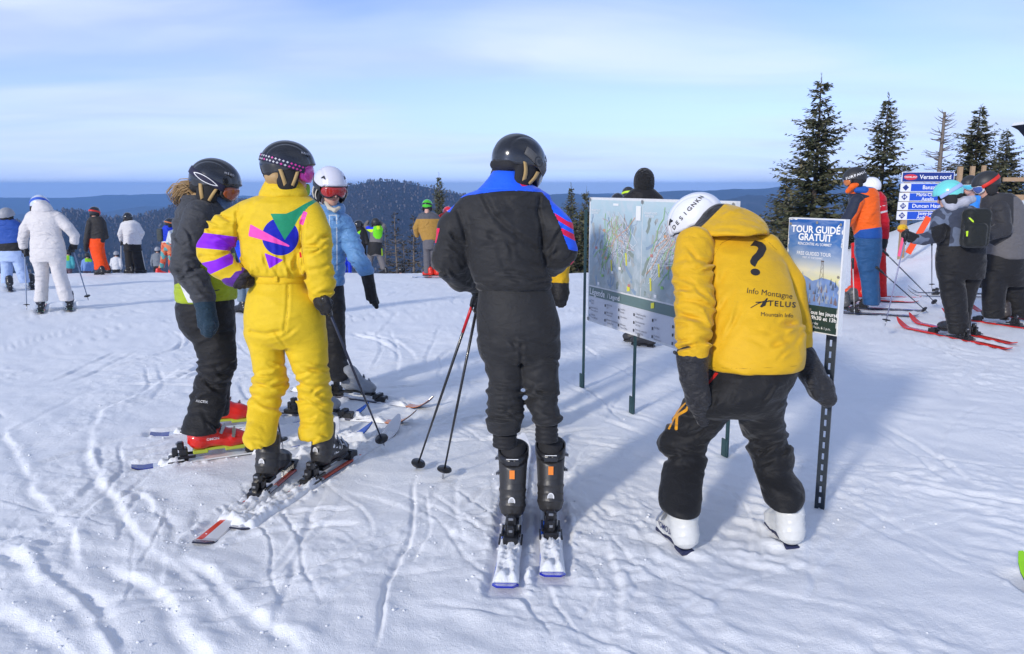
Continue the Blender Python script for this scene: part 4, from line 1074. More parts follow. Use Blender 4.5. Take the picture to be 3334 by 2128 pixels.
def pole(top, tip, label, shaft, grip=BLACKP, r=.0078, band=None, group=None, basket=True, strap=True):
    top = np.asarray(top, float); tip = np.asarray(tip, float); d = tip - top; L = np.linalg.norm(d); u = d / L
    root = tag(empty('ski_pole', tip), label, 'ski pole', group); q = lambda p: np.asarray(p) - tip
    g0 = min(.13, L * .2)
    if band: obj('shaft_band', mesh_from('shaft_band', *tube_mesh([([q(top + u * g0), q(top + u * (g0 + .16))], [r * 1.05, r * 1.05])], 8)), band, root)
    obj('shaft', mesh_from('shaft', *tube_mesh([([q(top + u * g0), q(top + u * L * .6), q(tip - u * .06)], [r, r * .9, r * .62])], 8)), shaft, root)
    obj('grip', mesh_from('grip', *tube_mesh([([q(top), q(top + u * .02), q(top + u * .06), q(top + u * .10), q(top + u * g0)], [.017, .019, .0145, .016, .012])], 10)), grip, root)
    obj('tip', mesh_from('tip', *tube_mesh([([q(tip - u * .065), q(tip - u * .02), q(tip)], [.007, .006, .002])], 6)), STEEL, root)
    if basket:
        b = tip - u * .07; obj('basket', mesh_from('basket', *tube_mesh([([q(b - u * .010), q(b - u * .004), q(b + u * .002), q(b + u * .006)], [.010, .040, .042, .012])], 16)), BLACKP, root)
    if strap:
        s_ = [q(top + np.array([.0, -.01, .0])), q(top + np.array([-.03, -.02, -.06])), q(top + np.array([-.035, -.02, -.12])), q(top + np.array([-.01, -.015, -.16])), q(top + np.array([.0, -.01, -.05]))]
        obj('strap', mesh_from('strap', *tube_mesh([(s_, [.005] * 5)], 4)), BLACKP, root)
    return root
# ------------------------------------------------------------------ the five skiers in front
GRPF = 'skiers gathered round the map board'
def zof(py, Y): return P(1667, py, Y)[2]
ROYAL = hexc('1d5ff0'); CRIM = hexc('e01850'); YEL = (0.73, 0.495, 0.014); YEL2 = (0.68, 0.395, 0.010)
CHAR = (0.021, 0.021, 0.022); BLK = (0.014, 0.014, 0.015)
GLOVE = fabric('black_glove', (0.013, 0.013, 0.015), crease=.002, cscale=60, rough=.55)

# ---------- man in the dark one-piece suit, seen from behind
Y0 = 3.66
man = Person(GB(1728, 1700), 'man in charcoal ski suit with bright blue shoulders and black helmet', GRPF)
yoke = [(1380, 480), (1930, 480), (1930, 822), (1868, 816), (1851, 811), (1840, 785), (1830, 755), (1815, 715), (1800, 688), (1789, 655), (1764, 626), (1690, 621), (1640, 622), (1580, 628), (1520, 637), (1491, 649), (1463, 692), (1380, 640)]
red1 = [(1803, 691), (1816, 717), (1868, 748), (1905, 770), (1905, 735), (1848, 720)]; red2 = [(1823, 739), (1833, 763), (1877, 786), (1905, 795), (1905, 770), (1877, 766)]
redL = [(1380, 745), (1432, 742), (1420, 790), (1380, 795)]; bluL = [(1380, 795), (1419, 790), (1404, 815), (1380, 820)]; redE = [(1858, 858), (1868, 848), (1880, 860), (1855, 872)]
tor = loftpx(Y0, [(598, 1600, 1728, .02, .085), (618, 1555, 1765, .01, .12), (640, 1512, 1786, 0, .135), (690, 1500, 1778, 0, .145), (780, 1510, 1772, -.01, .15), (850, 1524, 1776, -.01, .15), (905, 1540, 1792, -.01, .148), (926, 1550, 1796, -.01, .142), (940, 1562, 1790, 0, .125)])
aL = armpx([(1538, 684, Y0, .074), (1480, 742, Y0 - .03, .076), (1464, 845, Y0, .080), (1500, 902, Y0 + .14, .064), (1546, 922, Y0 + .30, .048)])
aR = armpx([(1752, 682, Y0, .074), (1808, 742, Y0 - .03, .076), (1820, 818, Y0, .080), (1806, 850, Y0 + .12, .062), (1775, 872, Y0 + .32, .048)])
jk = union([tor, aL, aR], .022)
cr1 = crease_px([(1574, 632), (1600, 690), (1640, 735), (1690, 772), (1749, 812)], .010, 9); cr2 = crease_px([(1598, 760), (1660, 800), (1720, 850), (1790, 890)], .006, 10)
cr3 = crease_px([(1756, 640), (1752, 690), (1766, 740), (1762, 800), (1774, 860)], .008, 6); cr4 = crease_px([(1492, 690), (1508, 740), (1520, 790)], .007, 6); cr5 = crease_px([(1470, 760), (1485, 780), (1510, 785)], .006, 7)
jk = wrinkled(jk, folds(.0085, (5, 5, 9), 1.1, (cr1, cr2, cr3, cr4, cr5, strokes((1540, 1790, 890, 930), 9, .05, .25, (50, 130), .007, 5, 1), strokes((1420, 1500, 760, 900), 8, .7, .5, (40, 80), .009, 6, 2), strokes((1790, 1870, 740, 870), 8, 2.3, .5, (40, 80), .009, 6, 3), strokes((1560, 1740, 680, 880), 6, .9, .5, (80, 160), .006, 8, 4)), ((zof(930, Y0), .05, .8),)))
jmat = fabric('charcoal_suit_top', CHAR, (('yoke', ROYAL), ('red', CRIM), ('seam', (.008, .008, .009))), crease=.003, cscale=20)
mj = man.sdf('jacket', jk, .0072, jmat, None, {'yoke': many(yoke, bluL), 'red': many(red1, red2, redL, redE), 'seam': seams([(1764, 626), (1690, 621), (1640, 622), (1580, 628), (1520, 637), (1491, 649)], [(1764, 626), (1789, 655), (1800, 688), (1815, 715), (1830, 755), (1840, 785), (1851, 811)], [(1762, 640), (1754, 700), (1764, 780), (1772, 850)], [(1495, 660), (1506, 740), (1522, 810)])})
col_ = loftpx(Y0, [(554, 1606, 1704, .03, .075), (575, 1592, 1716, .02, .088), (598, 1574, 1728, .01, .10), (618, 1552, 1742, .0, .11)], .008)
man.sdf('collar', wrinkled(col_, folds(.002, (8, 8, 8), 4)), .006, fabric('blue_collar', ROYAL, (('red', CRIM),), crease=.002), None, {'red': many([(1686, 590), (1708, 578), (1726, 594), (1740, 606), (1700, 606)])})
man.sdf('collar_lining', wrinkled(loftpx(Y0 + .02, [(533, 1612, 1700, .03, .07), (552, 1604, 1708, .025, .08), (578, 1598, 1714, .02, .08)], .01), folds(.003, (30, 30, 30), 2)), .006, fabric('dark_fleece', (.03, .028, .022), crease=.006, cscale=120))
pel = loftpx(Y0, [(915, 1572, 1782, 0, .125), (940, 1561, 1793, 0, .135), (1000, 1553, 1810, -.01, .148), (1060, 1552, 1824, -.02, .155), (1120, 1556, 1822, -.02, .145), (1170, 1568, 1819, -.01, .11)])
lL = loftpx(Y0, [(1110, 1558, 1688, 0, .105), (1150, 1566, 1692, -.01, .105), (1200, 1579, 1706, -.02, .098), (1240, 1592, 1706, -.03, .09), (1262, 1586, 1701, -.03, .092), (1290, 1590, 1696, -.03, .086), (1320, 1586, 1704, -.04, .09), (1345, 1582, 1706, -.05, .092), (1380, 1584, 1697, -.05, .088), (1400, 1587, 1698, -.05, .084)])
lR = loftpx(Y0, [(1110, 1694, 1822, 0, .105), (1150, 1696, 1821, -.01, .105), (1200, 1690, 1817, -.02, .098), (1240, 1693, 1820, -.03, .09), (1280, 1718, 1818, -.03, .088), (1310, 1718, 1814, -.04, .084), (1340, 1727, 1825, -.05, .088), (1360, 1736, 1831, -.05, .085), (1372, 1740, 1824, -.05, .075)])
tr = union([pel, union([lL, lR], .003)], .022)
tr = wrinkled(tr, folds(.009, (4.5, 4.5, 10), 3.3, (crease_px([(1699, 1120), (1697, 1190)], .007, 6), crease_px([(1580, 1130), (1640, 1150), (1690, 1140)], .006, 8), crease_px([(1590, 1262), (1640, 1275), (1698, 1268)], .009, 7), crease_px([(1588, 1325), (1640, 1335), (1703, 1322)], .009, 7), crease_px([(1716, 1290), (1765, 1302), (1816, 1290)], .008, 7), strokes((1590, 1700, 1230, 1410), 11, .12, .3, (50, 110), .011, 6, 5), strokes((1720, 1820, 1230, 1370), 9, -.1, .3, (50, 110), .011, 6, 6), strokes((1570, 1800, 1090, 1200), 8, .25, .5, (50, 120), .008, 7, 7)), ((zof(1300, Y0), .10, 1.0), (zof(1370, Y0), .06, .7)), base=.2))
man.sdf('trousers', tr, .0072, fabric('charcoal_suit_trousers', CHAR, (('seam', (.009, .009, .010)),), crease=.004, cscale=18), None, {'seam': seams([(1562, 1010), (1590, 1060), (1600, 1120)], [(1812, 1010), (1796, 1060), (1790, 1110)], [(1690, 960), (1696, 1060), (1698, 1180)], w=1.2)})
gait = ([loftpx(Y0 - .05, [(1405, 1605, 1682, 0, .055), (1455, 1604, 1684, 0, .06)]), loftpx(Y0 - .05, [(1372, 1744, 1815, 0, .055), (1434, 1742, 1817, 0, .06)])])
for g_ in gait: man.sdf('snow_gaiter', wrinkled(g_, lambda p: .003 * np.sin(p[:, 2] * 260)), .007, fabric('gaiter_cloth', (.016, .016, .018), crease=.002), solid=False)
man.helmet(P(1686, 548, Y0 + .05), math.radians(-50), math.radians(30), gloss('black_helmet_gloss', (.018, .019, .022)), frame=BLACKP, lens=gloss('smoke_visor', (.30, .34, .38), .06), web=TAN, sc=.98)
hm_ = [c for c in man.root.children if c.name.startswith('helmet')][0]
T_, Z_ = np.meshgrid(np.radians(np.linspace(48, 118, 14)), np.linspace(-.002, .036, 4), indexing='ij'); Z_ = Z_ + .022 * (1 - np.cos(T_))
obj('strap_band', mesh_from('strap_band', *grid_slab(hsurf(T_, Z_, .0045), hsurf(T_, Z_, .0005))), fabric('grey_strap', (.10, .10, .10), crease=.0005), hm_)
for r0, r1, mt in ((.0185, .0235, BLACKP), (.0, .010, BLACKP)):
    a_ = np.linspace(0, 2 * math.pi, 20, endpoint=False); o_v = [hsurf(np.array(math.radians(84) + math.cos(q) * r1 / .12), np.array(.037 + math.sin(q) * r1), .0056) for q in a_]
    if r0: obj('round_logo', mesh_from('round_logo', o_v + [hsurf(np.array(math.radians(84) + math.cos(q) * r0 / .12), np.array(.037 + math.sin(q) * r0), .0056) for q in a_], [(i, (i + 1) % 20, 20 + (i + 1) % 20, 20 + i) for i in range(20)], False), mt, hm_)
    else: obj('round_logo', mesh_from('round_logo', o_v, [tuple(range(20))], False), mt, hm_)
man.body([tor, aL, aR, pel, lL, lR], P(1686, 552, Y0 + .05), math.radians(-50), math.radians(30), .024, SKINL)
man.sdf('neck_gaiter', wrinkled(loftpx(Y0 + .03, [(512, 1616, 1672, -.02, .05), (545, 1608, 1690, .0, .06)]), folds(.004, (60, 60, 60), 1)), .006, fabric('blue_knit', hexc('1a3fc8'), crease=.006, cscale=160), solid=False)
man.sdf('glove', chain([P(1548, 925, Y0 + .30), P(1562, 945, Y0 + .34), P(1574, 950, Y0 + .38)], [.045, .042, .035]), .007, GLOVE, solid=False)
man.sdf('glove', chain([P(1775, 872, Y0 + .32), P(1755, 890, Y0 + .38), P(1745, 895, Y0 + .42)], [.045, .042, .035]), .008, GLOVE, solid=False)
HEADB = plain('head_boot_black', (.030, .029, .029), .42, vary=.15, scale=60); WHITEP = plain('white_print', (.8, .8, .8), .5, vary=.03); REDP = plain('red_print', (.65, .03, .03), .5)
WSKI = deck_mat('white_blue_deck', (.74, .76, .80), ((.05, .32, -1, hexc('1560e0')), (.0, .03, 0, hexc('1a2cc0')), (.60, .74, -1, hexc('1f66e8')))); SIDEB = plain('blue_edge', hexc('1224a0'), .35)
ski('man_l', 'white ski caked with snow under the left boot of the charcoal suit', WSKI, SIDEB, .66, snow=((.035, .255, .028), (.52, .80, .012)), group='skis of the man in charcoal')
ski('man_r', 'white ski caked with snow under the right boot of the charcoal suit', WSKI, SIDEB, .62, snow=((.035, .235, .028), (.52, .80, .012)), group='skis of the man in charcoal')
def boot_marks(b, mirror=False, big=True):
    """white marks moulded on the back and side of a black boot, in the boot's own coordinates"""
    sx = -1 if mirror else 1
    def put(VF, c, ux, uy, mat, nm, st):
        V, F = fine(*VF, st); W = [np.array(c) + x * np.array(ux) + y * np.array(uy) for x, y in V]
        obj(nm, mesh_from(nm, W, F), mat, b)
    arch = [(math.cos(a) * .016, math.sin(a) * .022) for a in np.linspace(-.35, math.pi + .35, 14)] + [(math.cos(a) * .012, math.sin(a) * .017) for a in np.linspace(math.pi + .35, -.35, 14)]
    put(shape_vf(arch), (0, -.1495, .125), (1, 0, 0), (0, 0, 1), WHITEP, 'arch_mark', .02)
    if not big: return
    put(shape_vf([(-.012, -.02), (.012, -.02), (.012, .02), (-.012, .02)]), (0, -.1195, .245), (1, 0, 0), (0, .12, 1), ORANGE_TAG, 'size_tag', .05)
    put(shape_vf([(-.028, .0), (.028, .0), (.028, .003), (-.028, .003)]), (0, -.1035, .312), (1, 0, 0), (0, .12, 1), WHITEP, 'cuff_line', .05)
    put(shape_vf([(-.030, -.010), (.030, -.010), (.034, 0), (.030, .010), (-.030, .010), (-.034, 0)]), (0, -.107, .295), (1, 0, 0), (0, .12, 1), BLACKP, 'cuff_recess', .05)
for k, mir in (('man_l', True), ('man_r', False)):
    b = man.boot(SKI[k]['boots'], SKI[k]['yaw'], HEADB, HEADB, BLACKP, mirror=mir); boot_marks(b, mir)
POLEB = plain('black_pole', (.012, .012, .014), .3, coat=.3); POLER = plain('red_pole_band', hexc('c01020'), .35)
pole(P(1560, 925, Y0 + .30), P(1352, 1537, 4.36), 'black ski pole with red top held by the charcoal suit, left of two', POLEB, band=POLER)
pole(P(1566, 935, Y0 + .36), P(1440, 1562, 4.22), 'black rental ski pole held by the charcoal suit, right of two', POLEB)

# ---------- woman in the yellow one-piece suit
Y0 = 4.30
wom = Person(GB(930, 1560), 'woman in bright yellow ski suit with geometric shapes on the back', GRPF)
tor = loftpx(Y0, [(628, 868, 985, .02, .085), (645, 815, 1015, .01, .115), (668, 778, 1040, 0, .13), (720, 770, 1040, 0, .14), (780, 780, 1020, 0, .14), (830, 786, 1004, -.01, .14), (865, 794, 1002, -.01, .142), (885, 806, 1004, -.01, .138), (900, 822, 996, 0, .12)])
aL = armpx([(806, 700, Y0, .080), (735, 745, Y0 - .02, .084), (693, 812, Y0 - .04, .080), (722, 866, Y0 - .10, .070), (768, 898, Y0 - .10, .056)])
aR = armpx([(1006, 702, Y0 - .02, .082), (1028, 765, Y0 - .06, .084), (1030, 850, Y0 - .08, .082), (1046, 925, Y0 - .08, .074), (1040, 955, Y0 - .07, .060)])
jk = union([tor, aL, aR], .016)
jk = wrinkled(jk, folds(.010, (6, 6, 9), 2.1, (crease_px([(772, 690), (770, 750), (782, 830)], .009, 6), crease_px([(985, 720), (978, 780), (985, 850), (998, 905)], .010, 6), crease_px([(655, 835), (700, 838), (760, 815)], .009, 7), crease_px([(1010, 880), (1050, 872), (1085, 850)], .006, 7), crease_px([(820, 660), (800, 700), (770, 740)], .006, 8), strokes((660, 770, 700, 900), 12, .5, .5, (40, 90), .011, 6, 11), strokes((995, 1080, 760, 950), 12, -.15, .4, (40, 90), .010, 6, 12), strokes((800, 1000, 840, 895), 16, 1.45, .2, (30, 60), .008, 5, 13), strokes((800, 980, 650, 850), 6, 1.1, .6, (60, 110), .005, 7, 14)), ((zof(870, Y0), .07, .9),), base=.35))
circ = [(913 + 60 * math.cos(a), 770 + 61 * math.sin(a)) for a in np.linspace(0, 2 * math.pi, 40, endpoint=False)]
shp = dict(
    circ=many(circ, Ymax=Y0), green=many([(880, 695), (931, 695), (957, 684), (990, 664), (1022, 648), (1046, 646), (1005, 672), (975, 706), (957, 738), (927, 781), (908, 748)], Ymax=Y0 + .02),
    pink=many([(815, 729), (944, 799), (940, 803), (808, 768)], [(988, 686), (1001, 691), (987, 733), (973, 727)], Ymax=Y0 + .02),
    purp=many([(861, 823), (923, 846), (877, 874)], [(600, 735), (661, 757), (774, 771), (764, 817), (648, 806), (600, 800)], [(655, 856), (700, 846), (762, 818), (758, 858), (690, 890), (660, 900)], Ymax=Y0 + .5),
    redm=many([(974, 818), (981, 822), (983, 838), (976, 838)], Ymax=Y0), seam=seams([(776, 665), (770, 720), (774, 790), (788, 850)], [(1000, 665), (984, 720), (980, 790), (990, 860)], w=1.1))
ymat = fabric('yellow_suit_top', YEL, (('circ', hexc('0a1aa8')), ('green', hexc('1f8f66')), ('pink', hexc('ee50b0')), ('purp', hexc('8a20d8')), ('redm', hexc('d02020')), ('seam', (.42, .25, .006))), crease=.0018, cscale=20)
wj = wom.sdf('jacket', jk, .0072, ymat, None, shp)
wom.sdf('collar', wrinkled(loftpx(Y0, [(578, 874, 962, .03, .07), (590, 864, 978, .02, .08), (612, 852, 992, .01, .09), (632, 844, 1000, 0, .095), (645, 846, 998, 0, .09)], .008), folds(.005, (6, 6, 16), 7)), .0065, fabric('yellow_collar', YEL, crease=.003))
pel = loftpx(Y0, [(898, 824, 995, 0, .12), (930, 816, 1004, 0, .135), (960, 806, 1030, -.01, .15), (1000, 799, 1050, -.02, .16), (1040, 796, 1059, -.02, .165), (1085, 799, 1060, -.02, .15), (1125, 812, 1063, -.01, .11)])
lL = loftpx(Y0, [(1075, 798, 918, -.01, .11), (1130, 814, 921, -.02, .105), (1200, 826, 928, -.03, .098), (1240, 824, 934, -.02, .098), (1262, 819, 935, -.02, .098), (1300, 811, 915, -.03, .09), (1350, 805, 909, -.10, .095), (1390, 801, 902, -.17, .10), (1420, 794, 898, -.22, .10), (1446, 804, 894, -.25, .095)])
lR = loftpx(Y0, [(1075, 922, 1060, -.01, .11), (1130, 930, 1065, -.02, .108), (1200, 954, 1069, -.02, .1), (1245, 974, 1072, -.01, .098), (1275, 972, 1076, 0, .096), (1300, 970, 1081, 0, .096), (1360, 977, 1083, 0, .1), (1405, 973, 1084, -.02, .105), (1428, 975, 1080, -.03, .10)])
tr = union([pel, union([lL, lR], .012)], .022)
tr = wrinkled(tr, folds(.008, (4.5, 4.5, 9), 6.3, (crease_px([(938, 930), (936, 1000), (925, 1080)], .006, 5), crease_px([(818, 1080), (860, 1092), (910, 1080)], .008, 7), crease_px([(822, 1252), (880, 1262), (932, 1246)], .011, 7), crease_px([(815, 1285), (870, 1300), (915, 1292)], .008, 7), crease_px([(975, 1250), (1020, 1262), (1072, 1248)], .011, 7), crease_px([(972, 1310), (1030, 1322), (1080, 1305)], .008, 7), strokes((815, 925, 1180, 1330), 14, .1, .3, (40, 100), .011, 6, 15), strokes((970, 1075, 1180, 1340), 14, -.05, .3, (40, 100), .011, 6, 16), strokes((805, 890, 1350, 1470), 8, .3, .5, (30, 70), .008, 6, 17), strokes((980, 1075, 1350, 1450), 8, -.3, .5, (30, 70), .008, 6, 18), strokes((810, 1050, 1075, 1140), 5, .1, .4, (40, 90), .006, 6, 19)), ((zof(1260, Y0), .09, 1.0), (zof(1420, Y0), .08, .6)), base=.12))
wom.sdf('trousers', tr, .0072, fabric('yellow_suit_trousers', YEL, (('seam', (.42, .25, .006)),), crease=.002, cscale=18), None, {'seam': seams([(940, 925), (938, 1000), (928, 1085)], w=1.1)})
wom.sdf('belt', loftpx(Y0, [(886, 822, 1000, 0, .125), (892, 820, 1002, 0, .13), (910, 819, 1003, 0, .134), (917, 820, 1002, 0, .132)], .006), .0065, fabric('yellow_belt', (.78, .50, .01), crease=.002))
wom.sdf('belt_loop', rbox(P(898, 902, Y0 - .137), (.011, .005, .026), .003), .004, fabric('yellow_belt', YEL), solid=False)
hy, hp = math.radians(-68), math.radians(8)
XMARK = fabric('patterned_strap', (.02, .02, .05), crease=.0005)
wom.helmet(P(940, 556, Y0 + .03), hy, hp, gloss('black_helmet_gloss', (.018, .019, .022)), strap=XMARK, frame=gloss('pink_frame', hexc('d83aa8'), .3), lens=gloss('pink_lens', hexc('c02890'), .1), web=TAN, sc=1.02)
wom.body([tor, aL, aR, pel, lL, lR], P(940, 560, Y0 + .03), hy, hp, .0145, SKINL)
xm = [(-1, -.35), (-.35, -.35), (-.35, -1), (.35, -1), (.35, -.35), (1, -.35), (1, .35), (.35, .35), (.35, 1), (-.35, 1), (-.35, .35), (-1, .35)]
GREYP = plain('grey_print', (.55, .55, .58), .5); PINKP = plain('pink_print', hexc('e040a0'), .5)
hw = [c for c in wom.root.children if c.name.startswith('goggles')][0]; strap_o = [c for c in hw.children if c.name.startswith('strap')][0]
for i, deg in enumerate(range(64, 196, 8)):
    for j, dz in enumerate((.010, -.008)):
        t0 = math.radians(deg + 4 * j); z = .030 - .026 * math.cos(t0) - .004 + dz
        T = np.array([t0 + x * .0052 / .12 for x, y in xm]); Z = np.array([z + y * .0052 for x, y in xm])
        obj('cross_print', mesh_from('cross_print', hsurf(T, Z, .0056), [tuple(range(12))], False), PINKP if (i * 2 + j) % 5 == 1 or deg < 90 else GREYP, strap_o)
wom.sdf('neck_gaiter', wrinkled(loftpx(Y0 + .05, [(598, 958, 1008, .05, .05), (622, 950, 1008, .03, .06), (640, 960, 1004, .02, .06)]), folds(.004, (30, 30, 30), 3)), .008, fabric('green_gaiter', hexc('86b022'), crease=.004), solid=False)
wom.sdf('hair', wrinkled(union([ell(P(898, 578, Y0 - .035), (.055, .05, .035)), rc(P(880, 570, Y0 - .03), P(886, 592, Y0 - .03), .028, .022), rc(P(905, 574, Y0 - .06), P(912, 592, Y0 - .05), .03, .022)], .02), folds(.004, (40, 40, 10), 4)), .006, HAIR, solid=False)
GLW = fabric('dark_glove', (.020, .016, .020), crease=.003, cscale=50)
wom.sdf('glove', union([chain([P(768, 898, Y0 - .10), P(790, 905, Y0 - .10)], [.056, .050]), rc(P(790, 905, Y0 - .10), P(806, 912, Y0 - .09), .05, .042), rc(P(780, 912, Y0 - .15), P(766, 932, Y0 - .15), .016, .013), rc(P(792, 914, Y0 - .15), P(780, 936, Y0 - .14), .015, .012), rc(P(800, 912, Y0 - .14), P(796, 934, Y0 - .13), .014, .011), rc(P(806, 908, Y0 - .12), P(808, 926, Y0 - .12), .013, .010), rc(P(788, 900, Y0 - .15), P(806, 893, Y0 - .15), .015, .012)], .008), .006, GLW, solid=False)
wom.sdf('glove_cuff', rc(P(756, 896, Y0 - .10), P(778, 902, Y0 - .10), .060, .058), .007, fabric('purple_cuff', hexc('5a2a8c'), crease=.003), solid=False)
hand = P(1052, 985, Y0 - .10)
wom.sdf('glove', union([rc(P(1044, 960, Y0 - .08), P(1050, 985, Y0 - .10), .048, .046), rc(P(1062, 972, Y0 - .15), P(1074, 1000, Y0 - .15), .017, .014), rc(P(1060, 985, Y0 - .15), P(1070, 1014, Y0 - .14), .016, .013), rc(P(1050, 990, Y0 - .14), P(1060, 1020, Y0 - .13), .016, .012), rc(P(1042, 990, Y0 - .13), P(1050, 1020, Y0 - .12), .014, .011), rc(P(1060, 965, Y0 - .02), P(1078, 985, Y0 - .06), .017, .014)], .012), .006, GLOVE, solid=False)
RSKI = deck_mat('white_red_deck', (.70, .71, .74), ((.03, .36, -1, hexc('e0452c')), (.0, .025, 0, hexc('20305a')), (.42, .80, 1, hexc('e86a50')))); SIDEK = plain('dark_edge', (.02, .024, .05), .3, metal=.4)
sk = ski('wom_l', 'white ski with red stripe under the left boot of the yellow suit', RSKI, SIDEK, .80, lift=-.010, snow=((.15, .36, .034), (.56, .97, .030)))
ski('wom_r', 'white ski half buried in snow under the right boot of the yellow suit', RSKI, SIDEK, .86, lift=-.010, snow=((.02, .40, .036), (.60, .93, .026)))
for k, mir in (('wom_l', True), ('wom_r', False)):
    b = wom.boot(SKI[k]['boots'], SKI[k]['yaw'], HEADB, HEADB, BLACKP, mirror=mir, low='mid'); boot_marks(b, mir, False)
    if k == 'wom_r':
        V, F = fine(*text_vf('HEAD', .052, .012, 1.15), .02); obj('lettering', mesh_from('lettering', [(.0535 - .10 * max(x - .01, 0) ** 1.0 * .9, x + .01, .088 + y + x * -.05) for x, y in V], F), WHITEP, b)
        V = [(math.cos(a) * .011, math.sin(a) * .011) for a in np.linspace(0, 6.28, 16, endpoint=False)]; obj('round_mark', mesh_from('round_mark', [(.0605, -.05 + x, .128 + y) for x, y in V], [tuple(range(16))]), WHITEP, b)
pole(P(1052, 965, Y0 - .15), P(1252, 1452, 4.75), 'dark ski pole slanting right from the yellow sleeve', plain('navy_pole', (.015, .02, .045), .3, coat=.3), strap=False)
pole(P(835, 1010, Y0 + .35), P(922, 1465, 4.70), 'dark blue ski pole planted between the yellow trouser legs', plain('navy_pole', (.015, .02, .045), .3))

# ---------- girl in the charcoal and lime jacket, seen from the side
Y0 = 4.76
girl = Person(GB(690, 1480), 'girl in charcoal and lime jacket with blond ponytail and red boots', GRPF)
tor = loftpx(Y0, [(640, 612, 712, .0, .10), (660, 592, 730, 0, .15), (690, 580, 742, 0, .19), (750, 572, 750, 0, .205), (820, 570, 756, 0, .205), (880, 574, 762, 0, .2), (930, 578, 767, 0, .195), (966, 577, 767, 0, .192), (974, 579, 764, 0, .188)])
limep = [(648, 850), (690, 828), (820, 820), (820, 1010), (540, 1010), (560, 930), (578, 922), (586, 918), (600, 960), (640, 985), (660, 930)]
whp = [(576, 900), (590, 900), (600, 925), (614, 955), (634, 985), (612, 985), (598, 955), (586, 925)]
jt = wrinkled(tor, folds(.009, (6, 6, 10), 8.1, (strokes((570, 750, 680, 960), 12, .6, .8, (50, 110), .007, 7, 21),), ((zof(960, Y0), .05, .5),)))
gj = girl.sdf('jacket', jt, .0075, fabric('charcoal_lime_jacket', (.050, .053, .060), (('lime', (.36, .46, .018)), ('white', (.72, .72, .74))), crease=.004), None, {'lime': many(limep), 'white': many(whp)})
aN = armpx([(648, 698, Y0 - .13, .085), (622, 785, Y0 - .18, .084), (603, 868, Y0 - .20, .082), (640, 920, Y0 - .24, .070), (664, 968, Y0 - .24, .062)])
girl.sdf('sleeve', wrinkled(aN, folds(.011, (7, 7, 16), 1.9, (crease_px([(562, 880), (600, 890), (650, 870)], .008, 7), crease_px([(590, 910), (640, 905), (668, 900)], .006, 6), strokes((570, 670, 740, 960), 14, .3, .5, (40, 80), .010, 6, 22)), ((zof(890, Y0), .06, .8),))), .0075, fabric('charcoal_sleeve', (.048, .051, .058), crease=.004), gj)
aF = armpx([(690, 700, Y0 + .16, .08), (715, 790, Y0 + .2, .075), (745, 860, Y0 + .15, .065)]); girl.sdf('sleeve', aF, .012, fabric('charcoal_sleeve', (.048, .051, .058)), gj)
girl.sdf('collar', wrinkled(loft([(a, *b) for a, b in [(P(0, 634, Y0)[2], (P(650, 634, Y0)[0], Y0, .095, .085)), (P(0, 655, Y0)[2], (P(655, 655, Y0)[0], Y0, .115, .10)), (P(0, 685, Y0)[2], (P(660, 685, Y0)[0], Y0, .125, .115))]], .01), folds(.004, (10, 10, 14), 5)), .0075, fabric('charcoal_sleeve', (.048, .051, .058)))
girl.sdf('neck_gaiter', wrinkled(union([loftpx(Y0, [(632, 672, 748, 0, .055), (655, 676, 752, 0, .06), (690, 690, 745, 0, .06)])], .01), folds(.004, (24, 24, 30), 6)), .008, fabric('grey_blue_gaiter', hexc('52688a'), crease=.004), solid=False)
pel = loftpx(Y0, [(955, 586, 752, 0, .165), (1000, 579, 758, -.01, .178), (1050, 588, 761, -.01, .175), (1095, 612, 763, 0, .14)])
lN = loftpx(Y0, [(1075, 606, 760, -.08, .10), (1110, 629, 764, -.085, .10), (1170, 647, 768, -.09, .095), (1222, 642, 758, -.09, .092), (1262, 629, 740, -.09, .088), (1310, 618, 734, -.09, .088), (1350, 608, 724, -.13, .092), (1385, 596, 713, -.17, .095), (1406, 594, 709, -.19, .092)])
lF = loftpx(Y0, [(1075, 640, 762, .09, .10), (1170, 660, 767, .11, .09), (1260, 668, 745, .14, .082), (1320, 672, 745, .15, .08), (1352, 676, 742, .15, .078)])
tr = wrinkled(union([pel, union([lN, lF], .01)], .025), folds(.010, (6, 6, 15), 4.4, (crease_px([(645, 1215), (700, 1228), (755, 1205)], .009, 7), crease_px([(640, 1190), (690, 1200), (760, 1180)], .006, 7), strokes((620, 760, 1150, 1300), 14, .1, .35, (40, 110), .010, 6, 23), strokes((600, 720, 1300, 1430), 8, .4, .6, (40, 80), .008, 6, 24)), ((zof(1220, Y0), .1, .9),)))
girl.sdf('trousers', tr, .0075, fabric('black_ski_trousers', (.012, .012, .0135), crease=.004, cscale=20))
hy, hp = math.radians(-82), math.radians(20)
girl.helmet(P(700, 608, Y0), hy, hp, gloss('black_helmet_gloss', (.018, .019, .022)), strap=fabric('navy_strap', (.02, .02, .05), crease=.0005), frame=BLACKP, lens=gloss('amber_lens', (.32, .07, .02), .08), web=TAN, sc=1.06)
girl.body([tor, aN, pel, lN, lF], P(700, 612, Y0), hy, hp, .0145, SKINL)
gg = [c for c in girl.root.children if c.name.startswith('goggles')][0]; so = [c for c in gg.children if c.name.startswith('strap')][0]
def leaf(w0, w1, h0, h1):
    n = 16; up = [(u, h0 * math.sin(math.pi * u) ** .8) for u in np.linspace(0, 1, n)]; return up
